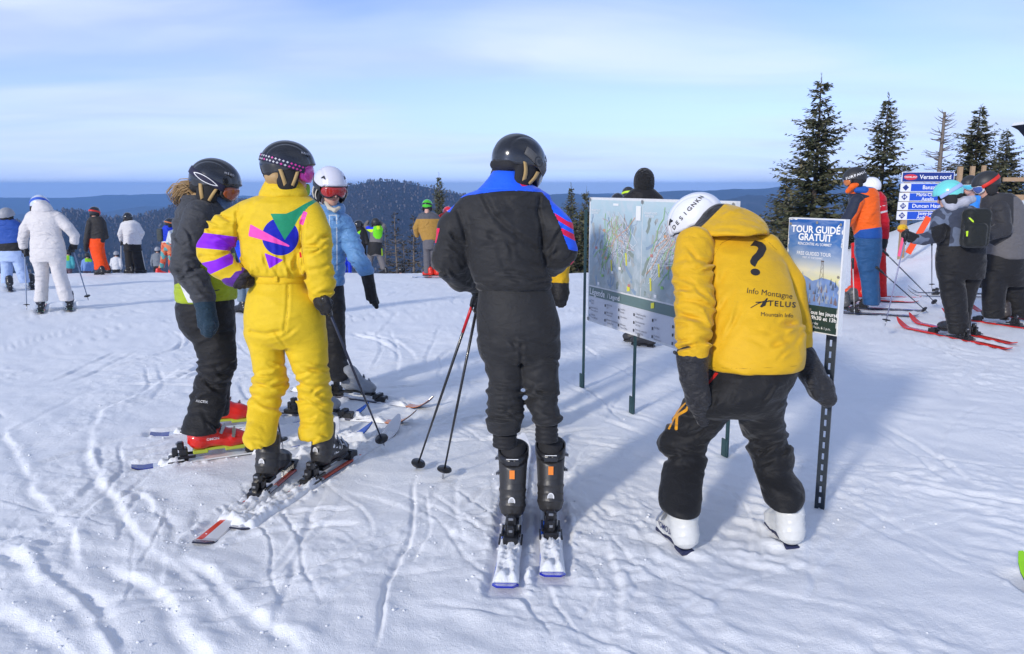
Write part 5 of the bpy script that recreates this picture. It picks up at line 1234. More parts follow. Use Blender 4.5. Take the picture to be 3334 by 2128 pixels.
for inner, outer in ((.80, 1.0),):
    n = 18; u = np.linspace(0, 1, n); pts = []
    for sgn in (1, -1):
        for rr_, keep in ((1.0, 1), (.74, 1)): pass
    def lf(k): 
        a = [(x, .0165 * k * math.sin(math.pi * x) ** .75) for x in u]; b = [(x, -.0165 * k * math.sin(math.pi * x) ** .75) for x in u[::-1]]; return a + b[1:-1]
    O, I = lf(1.0), [(0.5 + (x - .5) * .86, y * .78) for x, y in lf(1.0)]; m_ = len(O)
    def w(x, y): t0 = math.radians(72 + 62 * (1 - x)); z = .030 - .026 * math.cos(t0) - .004 + y; return hsurf(np.array(t0), np.array(z), .0058)
    V = [w(*p) for p in O] + [w(*p) for p in I]; F = [(i, (i + 1) % m_, m_ + (i + 1) % m_, m_ + i) for i in range(m_)]
    obj('strap_logo', mesh_from('strap_logo', V, F, False), WHITEP, so)
def hair_tail():
    r = np.random.default_rng(5); paths = []; a = P(628, 622, Y0 - .02)
    for i in range(90):
        o = r.normal(0, .016, 3); q = [P(640, 628, Y0) + o, P(612, 606, Y0) + o, P(588, 612, Y0) + o * 1.2, P(574, 630, Y0) + o * 1.3, P(574 + r.normal(0, 5), 655 + r.normal(0, 8), Y0) + o * .8, P(584 + r.normal(0, 6), 668 + r.normal(0, 8), Y0) + o * .5]
        n = r.integers(4, 7); paths.append(((q[:n]), np.linspace(.0042, .0012, n)))
    for i in range(30):
        o = r.normal(0, .010, 3); paths.append(([P(628, 640, Y0 - .03) + o, P(640, 635, Y0 - .05) + o, P(655, 640, Y0 - .06) + o], [.006, .006, .004]))
    V, F = tube_mesh(paths, 4); girl.part('ponytail', V, F, HAIR)
hair_tail()
GLT = fabric('teal_glove', (.016, .040, .066), crease=.004, cscale=60, rough=.8)
girl.sdf('glove', union([rc(P(664, 976, Y0 - .24), P(672, 1012, Y0 - .25), .062, .052), rc(P(674, 1020, Y0 - .25), P(682, 1056, Y0 - .25), .052, .052),
     rc(P(664, 1040, Y0 - .28), P(662, 1082, Y0 - .27), .018, .016), rc(P(676, 1055, Y0 - .30), P(672, 1090, Y0 - .28), .018, .015), rc(P(690, 1055, Y0 - .29), P(684, 1092, Y0 - .27), .018, .015), rc(P(700, 1050, Y0 - .26), P(694, 1084, Y0 - .24), .017, .014), rc(P(650, 1020, Y0 - .26), P(652, 1060, Y0 - .27), .019, .016)], .012), .006, GLT, solid=False)
REDB = plain('red_boot', hexc('d8200e'), .32, coat=.4, vary=.06); LIMEP = plain('lime_plastic', (.42, .50, .05), .4)
NSKI = deck_mat('dark_blue_deck', (.70, .73, .78), ((.0, .08, 0, hexc('1a2a88')), (.62, 1.0, 0, hexc('2050b0'))));
for k, bs, lab in (('girl_n', .47, 'blue-tailed ski under the near red boot'), ('girl_f', .46, 'blue-tailed ski under the far red boot')):
    o = ski(k, lab, NSKI, SIDEK, bs, lift=-.010, snow=((.09, .22, .032), (.46, .97, .030)))
    b = girl.boot(SKI[k]['boots'], SKI[k]['yaw'], REDB, REDB, LIMEP, buckle=STEEL, mirror=(k == 'girl_f'), low=True, sc=1.07)
    if k == 'girl_n':
        V, F = fine(*text_vf('SALOMON', .020, .012, 1.05), .02); obj('lettering', mesh_from('lettering', [(.0565, x - .035, .085 + y) for x, y in V], F), WHITEP, b)
on_cloth(girl, jt, (np.array([(-14, -3), (12, 3), (14, 0), (-12, -6)], float), [(0, 1, 2, 3)]), (702, 944), plain('dark_print', (.03, .04, .02), .5), 'zip_pull', gj, Y0=3.8)
on_cloth(girl, tr, text_vf('ARCTIX', 11, .02, 1.0), (657, 1307), WHITEP, 'leg_lettering', None, rot=.12, Y0=3.8)

# ---------- girl in the light blue jacket, facing the camera
Y0 = 6.12
blu = Person(GB(1100, 1290), 'girl in light blue quilted jacket with white helmet and red goggles', GRPF)
tor = loftpx(Y0, [(688, 1036, 1112, .0, .09), (704, 1012, 1134, 0, .115), (726, 998, 1144, 0, .13), (780, 992, 1132, 0, .135), (840, 990, 1124, 0, .135), (900, 988, 1121, 0, .135), (928, 988, 1120, 0, .132)])
aR = armpx([(1118, 728, Y0, .075), (1140, 780, Y0 - .02, .074), (1162, 835, Y0 - .06, .070), (1192, 880, Y0 - .10, .060)])
aL = armpx([(1020, 728, Y0, .075), (1000, 790, Y0, .07), (1002, 860, Y0 - .08, .06)])
jk = wrinkled(union([tor, aR, aL], .014), both(baffles(.085, .009), folds(.006, (8, 8, 14), 3.7, (strokes((1130, 1200, 760, 880), 12, .5, .3, (25, 55), .011, 4, 41),))))
LB = (0.135, 0.30, 0.56)
bj = blu.sdf('jacket', jk, .009, fabric('light_blue_quilt', LB, (('pipe', (.55, .62, .7)),), crease=.005, rough=.4, cscale=32), None, {'pipe': many([(1070, 698), (1098, 698), (1098, 702), (1074, 702), (1074, 930), (1070, 930)], [(1094, 700), (1098, 700), (1099, 880), (1095, 880)], Ymax=Y0)})
blu.sdf('hood', wrinkled(union([loftpx(Y0, [(660, 1046, 1116, .05, .09), (680, 1030, 1124, .03, .105), (700, 1026, 1122, .0, .10)])], .01), folds(.005, (12, 12, 18), 2)), .009, fabric('light_blue_quilt_hood', (.12, .26, .50), crease=.004, rough=.4))
pel = loftpx(Y0, [(915, 996, 1114, 0, .12), (960, 992, 1121, 0, .13), (1010, 994, 1123, 0, .12)])
lR = loftpx(Y0, [(985, 1056, 1122, 0, .09), (1050, 1058, 1123, 0, .088), (1100, 1060, 1124, 0, .085), (1150, 1062, 1127, 0, .082), (1200, 1068, 1135, -.08, .09), (1222, 1074, 1138, -.14, .095), (1236, 1078, 1136, -.17, .09)])
lL = loftpx(Y0, [(985, 994, 1054, 0, .09), (1100, 990, 1050, -.04, .085), (1200, 985, 1050, -.10, .082), (1290, 985, 1050, -.14, .08)])
tr = wrinkled(union([pel, union([lR, lL], .01)], .02), folds(.010, (7, 7, 16), 9.4, (), ((zof(1200, Y0), .1, .6),)))
blu.sdf('trousers', tr, .009, fabric('black_ski_trousers', (.012, .012, .0135)))
hy, hp = math.radians(-148), math.radians(14)
blu.helmet(P(1076, 612, Y0), hy, hp, gloss('pearl_helmet', (.66, .66, .74), .22), strap=BLACKP, frame=BLACKP, lens=gloss('red_lens', (.38, .020, .020), .08), web=fabric('beige_webbing', (.55, .5, .4), crease=.0005), sc=1.05)
blu.body([tor, aR, aL, pel, lR, lL], P(1076, 614, Y0), hy, hp, .0095, SKINL)
blu.sdf('chin_pad', union([chain([P(1060, 656, Y0 - .02), P(1072, 676, Y0 - .09), P(1090, 684, Y0 - .115), P(1104, 676, Y0 - .09)], [.014, .015, .015, .013])], .01), .006, fabric('beige_webbing', (.55, .5, .4), crease=.0005), solid=False)
blu.sdf('glove', union([rc(P(1194, 884, Y0 - .10), P(1200, 918, Y0 - .11), .050, .046), rc(P(1204, 930, Y0 - .11), P(1212, 958, Y0 - .12), .044, .034), rc(P(1212, 955, Y0 - .13), P(1226, 998, Y0 - .13), .022, .018), rc(P(1216, 948, Y0 - .10), P(1230, 985, Y0 - .10), .018, .014), rc(P(1206, 955, Y0 - .10), P(1218, 992, Y0 - .11), .018, .014), rc(P(1200, 955, Y0 - .13), P(1208, 985, Y0 - .14), .016, .013), rc(P(1192, 930, Y0 - .14), P(1198, 972, Y0 - .15), .019, .016)], .010), .007, GLOVE, solid=False)
OSKI = deck_mat('orange_tip_deck', (.16, .16, .20), ((.80, 1.0, 0, hexc('c8783a')), (.0, .16, 0, (.70, .71, .74))))
GREYB = plain('grey_boot', (.26, .28, .31), .4, vary=.1)
for k, bs, lab in (('blue_n', .66, 'orange-tipped ski under the grey boot of the light blue jacket'), ('blue_f', .60, 'orange-tipped ski showing behind the right yellow trouser leg')):
    ski(k, lab, OSKI, SIDEK, bs, lift=-.008, snow=((.02, .30, .028), (.64, .84, .02))); blu.boot(SKI[k]['boots'], SKI[k]['yaw'], GREYB, GREYB, BLACKP, mirror=(k == 'blue_n'), sc=.95, low=True)

# ---------- guide in the yellow jacket, bending to the map board
Y0 = 3.55
gui = Person(GB(2400, 1760), 'guide in yellow jacket with question mark bending towards the map board', GRPF)
tor = loftpx(Y0, [(1196, 2300, 2609, .0, .165), (1188, 2299, 2612, 0, .168), (1150, 2296, 2618, .01, .175), (1066, 2296, 2612, .06, .185), (985, 2292, 2592, .13, .19), (924, 2284, 2574, .20, .19), (862, 2270, 2556, .28, .18), (814, 2256, 2530, .34, .165), (775, 2252, 2495, .40, .14), (740, 2270, 2450, .46, .11)], .012)
aR = armpx([(2490, 815, Y0 + .34, .085), (2565, 930, Y0 + .30, .082), (2592, 1070, Y0 + .20, .070), (2604, 1150, Y0 + .17, .058)])
jt = union([tor, aR], .02)
jt = wrinkled(jt, folds(.006, (4.5, 4.5, 8), 5.5, (crease_px([(2312, 800), (2320, 900), (2326, 1000), (2318, 1100), (2300, 1180)], .008, 8), crease_px([(2330, 800), (2380, 768), (2440, 765), (2490, 780)], .003, 5), crease_px([(2520, 1120), (2560, 1090), (2600, 1080)], .005, 9), strokes((2320, 2420, 780, 1180), 6, 1.9, .4, (70, 150), .009, 9, 31), strokes((2500, 2610, 1000, 1190), 9, -.6, .4, (60, 120), .009, 8, 32), strokes((2330, 2560, 1080, 1200), 4, .1, .5, (70, 150), .006, 9, 33)), ((zof(1100, Y0), .2, .4),)))
uj = gui.sdf('jacket', jt, .0072, fabric('guide_yellow', YEL2, (('seam', (.38, .20, .005)),), crease=.0022, cscale=14), None, {'seam': seams([(2318, 842), (2350, 790), (2400, 768), (2450, 766), (2500, 785), (2530, 815)], [(2300, 1196), (2450, 1200), (2606, 1190)], w=1.1)})
aL = armpx([(2262, 800, Y0 + .28, .092), (2254, 880, Y0 + .18, .090), (2262, 990, Y0 + .05, .086), (2258, 1090, Y0 - .05, .076), (2256, 1150, Y0 - .08, .068)])
slv = wrinkled(aL, folds(.011, (6, 6, 13), 2.2, (crease_px([(2200, 925), (2250, 940), (2320, 920)], .006, 8), crease_px([(2205, 985), (2260, 980), (2322, 1000)], .007, 7), crease_px([(2210, 1060), (2260, 1050), (2320, 1070)], .006, 8), strokes((2205, 2320, 820, 1140), 18, .15, .5, (50, 110), .011, 7, 34)), ((zof(1000, Y0), .12, .5),)))
gui.sdf('sleeve', slv, .0065, fabric('guide_yellow_sleeve', YEL2, crease=.0035, cscale=18), uj)
hd = loftpx(Y0, [(664, 2330, 2376, .50, .05), (680, 2308, 2428, .48, .11), (706, 2286, 2472, .45, .155), (732, 2266, 2491, .41, .185), (750, 2254, 2496, .38, .19), (760, 2256, 2494, .375, .185)], .010)
hd = wrinkled(hd, folds(.009, (5, 5, 10), 7.5, (crease_px([(2300, 752), (2370, 742), (2440, 756), (2488, 768)], .006, 8),)))
gui.sdf('hood', hd, .0065, fabric('guide_hood', YEL2, (('lining', (.018, .016, .014)),), crease=.003), None, {'lining': many([(2380, 640), (2358, 664), (2330, 692), (2300, 722), (2262, 757), (2240, 775), (2230, 740), (2300, 640)])})
pel = loftpx(Y0, [(1190, 2304, 2600, 0, .15), (1230, 2296, 2585, -.01, .165), (1270, 2270, 2562, -.02, .165), (1310, 2234, 2548, -.01, .15), (1345, 2212, 2543, 0, .11)])
lL = loftpx(Y0, [(1290, 2240, 2420, .0, .125), (1340, 2208, 2385, .05, .125), (1400, 2169, 2332, .09, .12), (1440, 2144, 2302, .10, .118), (1460, 2145, 2298, .09, .115), (1495, 2170, 2301, .05, .11), (1540, 2158, 2290, -.03, .11), (1610, 2146, 2282, -.12, .115), (1640, 2148, 2280, -.16, .115), (1664, 2160, 2278, -.18, .112)])
lR = loftpx(Y0, [(1290, 2392, 2550, .0, .125), (1350, 2403, 2545, .02, .118), (1400, 2419, 2556, .06, .115), (1450, 2435, 2570, .08, .11), (1490, 2448, 2583, .06, .11), (1525, 2457, 2574, .03, .105), (1570, 2472, 2606, -.05, .11), (1592, 2480, 2616, -.07, .115), (1625, 2488, 2610, -.10, .112), (1644, 2496, 2602, -.12, .108)])
tr = wrinkled(union([pel, union([lL, lR], .012)], .03), folds(.010, (5, 5, 12), 8.8, (crease_px([(2170, 1420), (2230, 1425), (2310, 1400)], .008, 9), crease_px([(2430, 1430), (2500, 1420), (2560, 1400)], .006, 9), crease_px([(2175, 1495), (2240, 1475), (2298, 1480)], .008, 8), strokes((2170, 2320, 1360, 1520), 10, -.2, .4, (60, 130), .010, 8, 35), strokes((2430, 2570, 1380, 1540), 10, -.3, .4, (60, 120), .010, 8, 36), strokes((2290, 2560, 1230, 1330), 7, -.5, .4, (60, 140), .007, 8, 37)), ((zof(1440, Y0), .1, .8),)))
gui.sdf('trousers', tr, .0075, fabric('guide_black_trousers', (.010, .010, .011), (('ora', hexc('e09a18')), ('redp', hexc('c01c14'))), crease=.004, cscale=18), None, {'ora': many([(2242, 1310), (2238, 1338), (2208, 1355), (2206, 1400), (2196, 1400), (2200, 1350), (2232, 1330)], [(2232, 1308), (2236, 1310), (2205, 1345), (2180, 1398), (2174, 1396), (2200, 1340)], Ymax=Y0 + .3), 'redp': many([(2328, 1212), (2340, 1214), (2300, 1260), (2292, 1262)], Ymax=Y0)})
hy, hp = math.radians(62), math.radians(42)
gui.helmet(P(2274, 737, Y0 + .62), hy, hp, gloss('white_helmet', (.78, .79, .82), .2), frame=BLACKP, lens=gloss('silver_lens', (.45, .45, .5), .08), sc=1.1)
gui.body([tor, aR, aL, pel, lL, lR], P(2274, 741, Y0 + .62), hy, hp, .026, SKINL)
GLG = fabric('guide_mitten', (.022, .022, .025), crease=.005, cscale=40, rough=.5)
gui.sdf('mitten', wrinkled(union([rc(P(2254, 1160, Y0 - .08), P(2258, 1222, Y0 - .10), .072, .062), rc(P(2260, 1240, Y0 - .10), P(2276, 1300, Y0 - .08), .056, .058), rc(P(2276, 1300, Y0 - .08), P(2290, 1366, Y0 - .05), .058, .032), rc(P(2288, 1262, Y0 - .13), P(2300, 1310, Y0 - .14), .024, .020)], .02), folds(.004, (9, 9, 26), 3.1)), .0065, GLG, solid=False)
gui.sdf('mitten', wrinkled(union([rc(P(2612, 1158, Y0 + .16), P(2638, 1205, Y0 + .14), .062, .060), rc(P(2640, 1215, Y0 + .14), P(2672, 1262, Y0 + .13), .056, .058), rc(P(2672, 1262, Y0 + .13), P(2694, 1296, Y0 + .12), .060, .044), rc(P(2640, 1240, Y0 + .08), P(2660, 1290, Y0 + .08), .024, .020)], .02), folds(.004, (12, 12, 20), 6.1)), .0065, GLG, solid=False)
gui.sdf('wrist_toggle', chain([P(2214, 1158, Y0 - .1), P(2196, 1146, Y0 - .1)], [.006, .008]), .004, BLACKP, solid=False)
WBOOT = plain('white_boot', (.66, .66, .63), .38, vary=.14, scale=22); NAVYS = plain('navy_sole', (.012, .016, .06), .5)
def boot_at(per, heel, toe, *a, **k):
    h, t_ = GB(*heel), GB(*toe); d = t_ - h; yaw = math.atan2(-d[0], d[1]); u = d / np.linalg.norm(d)
    return per.boot(h + u * .15 - np.array([0, 0, .008]), yaw, *a, **k)
b1 = boot_at(gui, (2250, 1812), (2150, 1716), WBOOT, WBOOT, NAVYS, mirror=True, low=True); b2 = boot_at(gui, (2590, 1798), (2496, 1692), WBOOT, WBOOT, NAVYS, low=True)
V, F = fine(*text_vf('SALOMON', .040, .014, 1.05), .02); obj('lettering', mesh_from('lettering', [(.0585 - max(x - .02, 0) * .10, x + .0, .082 + y - x * .12) for x, y in V], F), plain('navy_print', (.02, .03, .12), .5), b1)
# marks on the back of the jacket
INK = plain('black_print', (.020, .018, .018), .6)
qm = []
on_cloth(gui, jt, text_vf('?', 158, .012, 1.4), (2464, 846), INK, 'question_mark', uj, rot=.10, step=8, Y0=3.2, skew=-.05)
on_cloth(gui, jt, text_vf('Info Montagne', 26, -.002, 1.0), (2506, 955), INK, 'lettering', uj, rot=.13, step=8, Y0=3.2)
on_cloth(gui, jt, text_vf('TELUS', 25, .016, 1.12, 1.25), (2546, 990), INK, 'lettering', uj, rot=.07, step=8, Y0=3.2)
on_cloth(gui, jt, text_vf('Mountain Info', 19, 0, 1.0), (2530, 1025), INK, 'lettering', uj, rot=.05, step=8, Y0=3.2)
sw = [(-46, -12), (-20, 3), (10, 14), (2, 8), (-22, -1), (-46, -15)]; sw2 = [(-30, 6), (0, 8), (34, 11), (0, 4), (-30, 3)]; sw3 = [(6, 18), (-8, 2), (-16, -10), (-10, -12), (2, -6), (-8, -7), (-3, 2), (10, 18)]
for q in (sw, sw2, sw3): on_cloth(gui, jt, shape_vf(q), (2490, 988), INK, 'swoosh', uj, step=8, Y0=3.2)
# letters along the helmet rim
def helmet_text(per, word, size, th0, dth, z0, dz, mat):
    h = [c for c in per.root.children if c.name.startswith('helmet')][0]
    for i, ch in enumerate(word):
        V, F = text_vf(ch, size, .02, 1.1)
        if not len(V): continue
        V, F = fine(V, F, .012); t0 = math.radians(th0 + dth * i); z = z0 + dz * i; sg = -1 if dth > 0 else 1
        k = math.cos(math.atan2(dz, abs(math.radians(dth)) * .12)); s_ = math.sin(math.atan2(dz, abs(math.radians(dth)) * .12))
        X = V[:, 0] * k - V[:, 1] * s_; Zz = V[:, 0] * s_ + V[:, 1] * k
        obj('letter', mesh_from('letter', hsurf(t0 - sg * X / .12 * (1), z + Zz, .0022), F), mat, h)
helmet_text(gui, 'DESIGNKN', .027, -58, -12, .058, .004, INK)

helmet_text(wom, 'HEAD', .015, 62, -7.5, .098, .0, GREYP); helmet_text(girl, 'HEAD', .015, 62, -7.5, .098, .0, GREYP)
# ------------------------------------------------------------------ signs and things standing on the summit
def flat_obj(name, pts, faces, mat, parent, base): return obj(name, mesh_from(name, np.asarray(pts, float) - base, faces, False), mat, parent)
class Board:
    """an upright panel: o = lower left corner as read, ux = direction of reading, w, h"""
    def __init__(s, root, base, o, ux, w, h, thick):
        s.root, s.base, s.o, s.ux, s.w, s.h = root, np.asarray(base, float), np.asarray(o, float), np.asarray(ux, float), w, h
        s.n = np.cross(s.ux, (0, 0, 1.0)); s.k = 0; s.t = thick
    def pt(s, a, b, lift=0.0): return s.o + s.ux * a + np.array([0, 0, b]) + s.n * lift
    def panel(s, name, a0, a1, b0, b1, f0, f1, mat, parent=None, attrs=False):
        c = [(a0, b0), (a1, b0), (a1, b1), (a0, b1)]; V = [s.pt(a, b, f1) for a, b in c] + [s.pt(a, b, f0) for a, b in c]
        F = [(0, 1, 2, 3), (7, 6, 5, 4), (0, 4, 5, 1), (1, 5, 6, 2), (2, 6, 7, 3), (3, 7, 4, 0)]
        at = {'u': np.array([(a - a0) / (a1 - a0) for a, b in c] * 2), 'v': np.array([(b - b0) / (b1 - b0) for a, b in c] * 2)}
        return obj(name, mesh_from(name, np.array(V) - s.base, F, False, at), mat, parent or s.root)
    def mark(s, VF, at, mat, name, parent=None, lift=None):
        V, F = VF; s.k += 1; lf = lift if lift is not None else s.t + .0012 + .00002 * s.k
        return obj(name, mesh_from(name, np.array([s.pt(at[0] + x, at[1] + y, lf) for x, y in V]) - s.base, F, False), mat, parent or s.root)
def strip(pts, w):
    pts = np.asarray(pts, float); d = np.gradient(pts, axis=0); d /= np.linalg.norm(d, axis=1)[:, None] + 1e-9; n = np.stack([-d[:, 1], d[:, 0]], 1) * w / 2
    V = np.concatenate([pts + n, pts - n]); k = len(pts); return V, [(k + i, k + i + 1, i + 1, i) for i in range(k - 1)]
def strips(lines):
    V, F, off = [], [], 0
    for p, w in lines:
        v, f = strip(p, w); V.append(v); F += [tuple(i + off for i in q) for q in f]; off += len(v)
    return np.concatenate(V), F
def rect(w, h): return np.array([(-w/2, -h/2), (w/2, -h/2), (w/2, h/2), (-w/2, h/2)]), [(0, 1, 2, 3)]
def disc(rx, ry, n=20): return np.array([(rx * math.cos(a), ry * math.sin(a)) for a in np.linspace(0, 2 * math.pi, n, endpoint=False)]), [tuple(range(n))]
def uv_ramp_mat(name, stops, clouds=0.0, cl=(.8, .85, .95), rough=.35, cs=(3, 9), spec=.4):
    m, n, l, b = mat_new(name); b.inputs['Roughness'].default_value = rough; b.inputs['Specular IOR Level'].default_value = spec
    u = N(n, 'ShaderNodeAttribute'); u.attribute_name = 'u'; v = N(n, 'ShaderNodeAttribute'); v.attribute_name = 'v'
    r = N(n, 'ShaderNodeValToRGB'); l.new(v.outputs['Fac'], r.inputs[0]); e = r.color_ramp.elements; e[0].position, e[0].color = stops[0][0], c4(stops[0][1]); e[1].position, e[1].color = stops[-1][0], c4(stops[-1][1])
    for p_, c in stops[1:-1]: q = e.new(p_); q.color = c4(c)
    cb = N(n, 'ShaderNodeCombineXYZ'); l.new(u.outputs['Fac'], cb.inputs[0]); l.new(v.outputs['Fac'], cb.inputs[1])
    mp = N(n, 'ShaderNodeMapping'); mp.inputs['Scale'].default_value = (cs[0], cs[1], 1); l.new(cb.outputs[0], mp.inputs['Vector'])
    no = N(n, 'ShaderNodeTexNoise'); no.inputs['Scale'].default_value = 1; no.inputs['Detail'].default_value = 6; no.inputs['Distortion'].default_value = .8; l.new(mp.outputs[0], no.inputs['Vector'])
    mr = N(n, 'ShaderNodeMapRange'); l.new(no.outputs['Fac'], mr.inputs[0]); mr.inputs['From Min'].default_value = .45; mr.inputs['From Max'].default_value = .75; mr.inputs['To Max'].default_value = clouds
    mx = N(n, 'ShaderNodeMix', data_type='RGBA'); l.new(mr.outputs[0], mx.inputs['Factor']); l.new(r.outputs[0], mx.inputs[6]); mx.inputs[7].default_value = c4(cl)
    l.new(mx.outputs[2], b.inputs['Base Color']); return m
POSTG = plain('green_post', (.022, .060, .065), .5, vary=.2); WHITEB = plain('white_panel_edge', (.70, .71, .72), .6, vary=.1); BOLT = plain('bolt', (.35, .34, .31), .45, metal=.6)
PW_ = plain('print_white', (.82, .83, .84), .5, vary=.02); PK_ = plain('print_black', (.02, .02, .025), .5)
def u_post(root, base, foot, top_z, w=.05, lip=None, slots=True, yaw=0.0, mat=None):
    """channel post with a row of slots through its web"""
    R = Matrix.Rotation(yaw, 3, 'Z'); H = top_z - foot[2] + .05; bx = []
    bx.append(box_vf((-w * .32, 0, H / 2 - .05), w * .19, .004, H / 2)); bx.append(box_vf((w * .32, 0, H / 2 - .05), w * .19, .004, H / 2))
    z = -.05
    while z < H - .06:
        bx.append(box_vf((0, .0005, z + .0125), w * .23, .0032, .0125)); z += .058 if slots else .0248
    ld = w * .28
    bx.append(box_vf((-w * .5, ld, H / 2 - .05), .0025, ld + .003, H / 2)); bx.append(box_vf((w * .5, ld, H / 2 - .05), .0025, ld + .003, H / 2))
    V, F = join_vf(bx); V = [tuple(R @ Vector(p) + Vector(foot - base)) for p in V]
    return obj('post', mesh_from('post', V, F, False), mat or POSTG, root)

# ---------- trail map board
pl_, pr_ = Gz(1897, 1262), Gz(2363, 1490); ux = pr_ - pl_; Lp = np.linalg.norm(ux); ux /= Lp
nrm = np.cross(ux, (0, 0, 1.0))
def on_plane(px, py, q=None):
    q = pl_ + nrm * .03 if q is None else q; d = ray(px, py); t = ((q - np.array([0, 0, CAMZ])) @ nrm) / (d @ nrm); return np.array([0, 0, CAMZ]) + d * t
tl, trr, bl = on_plane(1920, 658), on_plane(2399, 632), on_plane(1904, 1040)
wM = float((trr - tl) @ ux); o_ = np.array([tl[0], tl[1], bl[2]]); hM = float(tl[2] + trr[2]) / 2 - bl[2]
mb = empty('map_board', pl_); tag(mb, 'large ski trail map board on thin green posts', 'map board')
MB = Board(mb, pl_, o_, ux, wM, hM, .0)
MB.panel('panel', 0, wM, 0, hM, -.028, .0, WHITEB)
mapmat = uv_ramp_mat('trail_map_print', [(0, (.30, .36, .37)), (.3, (.33, .41, .45)), (.6, (.36, .47, .54)), (.85, (.42, .56, .62)), (1, (.46, .60, .64))], .75, (.56, .61, .65), cs=(9, 7))
f0 = .30 * hM
div = wM * .435
MB.panel('map_sheet', .02, div - .004, f0, hM - .018, .0005, .002, mapmat); MB.panel('map_sheet', div + .004, wM - .02, f0, hM - .018, .0005, .002, mapmat)
MB.t = .002
MB.panel('legend_band', .02, wM - .02, f0 - .085, f0 - .012, .0005, .002, plain('legend_green', (.12, .19, .18), .4, vary=.05)); MB.panel('legend_sheet', .02, wM - .02, .015, f0 - .088, .0005, .0016, plain('legend_grey', (.58, .60, .66), .4, vary=.05))
rm = np.random.default_rng(3)
def wig(a, b, n=9, amp=.02):
    a, b = np.array(a), np.array(b); t = np.linspace(0, 1, n)[:, None]; p = a + (b - a) * t; w = np.cumsum(rm.normal(0, amp / 2.5, (n, 2)), 0); w -= t * w[-1]; return p + w
CW = plain('map_white', (.66, .70, .74), .5); CG = plain('map_green', (.28, .55, .16), .5); CR = plain('map_red', (.50, .20, .18), .5); CO = plain('map_orange', (.60, .34, .20), .5); CYL = plain('map_yellow', (.70, .68, .05), .5); CB = plain('map_blue', (.24, .33, .44), .5); CGY = plain('map_ridge_grey', (.38, .41, .41), .6); CDG = plain('map_wood_green', (.24, .29, .26), .6)
mapH = hM - .018 - f0
for side, (sx, top, bases, x0, x1) in enumerate((((.0), (.5, .88), ((.46, .26), (.74, .36)), .02, div), ((.0), (.52, .93), ((.14, .14), (.24, .3)), div, wM - .02))):
    W_ = x1 - x0; q = lambda u, v: (x0 + u * W_, f0 + v * mapH)
    for _ in range(60):      # rock and wood shading of the painted mountain
        u, v = rm.uniform(.05, .9), rm.uniform(.05, .85); l_ = rm.uniform(.05, .2); MB.mark(strip(wig(q(u, v), q(u + rm.normal(0, .08), max(v - l_, .02)), 7, .015), rm.uniform(.012, .035)), (0, 0), rm.choice([CGY, CB, CDG, CGY]), 'painted_slope', lift=.0022 + .00001 * _)
    runs = []
    for _ in range(48):
        b_ = bases[rm.integers(0, 2)]; s0 = (top[0] + rm.normal(0, .08), top[1] - abs(rm.normal(0, .10))); mid = (np.array(s0) + b_) / 2 + (rm.normal(0, .10), rm.normal(0, .05))
        runs.append((np.concatenate([wig(q(*s0), q(*mid), 6, .018), wig(q(*mid), q(b_[0] + rm.normal(0, .03), b_[1] + rm.uniform(0, .25)), 6, .018)[1:]]), rm.uniform(.003, .006)))
    MB.mark(strips(runs), (0, 0), CW, 'ski_runs')
    for c, n, w in ((CG, 9, .006), (CR, 6, .003), (CO, 2 + 3 * side, .006), (CB, 8, .003)):
        MB.mark(strips([(wig(q(top[0] + rm.normal(0, .15), top[1] - rm.uniform(0, .2)), q(rm.uniform(.08, .9), rm.uniform(.15, .5)), 9, .04), w) for _ in range(n)]), (0, 0), c, 'marked_trails')
    for b_ in bases: MB.mark((np.array([(-.018, .05), (.002, .05), (.012, -.035), (-.006, -.04)]), [(0, 1, 2, 3)]), q(*b_), CYL, 'base_area')
    MB.mark((np.array([(-.02, .0), (.02, .008), (.022, -.03), (-.018, -.038)]), [(0, 1, 2, 3)]), q(bases[0][0] + .33 - .3 * side, bases[0][1] - .18), CYL, 'base_area')
    for u, v, c in ((.30, .66, CO), (.34, .35, CO), (.14, .45, CR), (.80, .09, CR), (.28, .14, CG), (.48, .20, PW_), (.20, .04, PW_), (.62, .26, PW_)): MB.mark(rect(.032, .02), q(u, v), c, 'map_tag')
    MB.mark(rect(.075, .016), q(.52, .955), PW_, 'map_tag'); MB.mark(text_vf('VERSANT SUD' if side == 0 else 'VERSANT NORD', .022, .01), q(.11, .88), PW_, 'map_lettering'); MB.mark(text_vf('SOUTH SIDE' if side == 0 else 'NORTH SIDE', .020, .01), q(.10, .85), PW_, 'map_lettering')
MB.mark(disc(.062, .030), (wM - .10, hM - .075), plain('red_badge', (.60, .03, .05), .4), 'badge'); MB.mark(text_vf('TREMBLANT', .021, .01), (wM - .10, hM - .075), PW_, 'badge_lettering')
MB.mark(rect(.062, .10), (div - .045, hM - .10), PW_, 'taped_notice')
MB.mark(text_vf('Légende', .070, .012), (.155, f0 - .049), PW_, 'legend_title'); MB.mark(text_vf('/ Legend', .052, .012), (.40, f0 - .052), PW_, 'legend_title')
words_fr = [['Très facile', 'Easiest'], ['Intermédiaire', 'More difficult'], ['Difficile', 'Most difficult'], ['Très difficile', 'Extremely difficult']]
PGY = plain('print_grey', (.12, .12, .14), .5)
lx = [.03, .27, .47, .68, .92, 1.16, 1.38]; txt = [['Facile', 'Easy'], ['Remontée', 'Lift'], ['Location', 'Rentals'], ['Téléphone public', 'Public Phone'], ['Bar', ''], ['Restaurant', 'Dining'], ['Premiers soins', 'First Aid']]
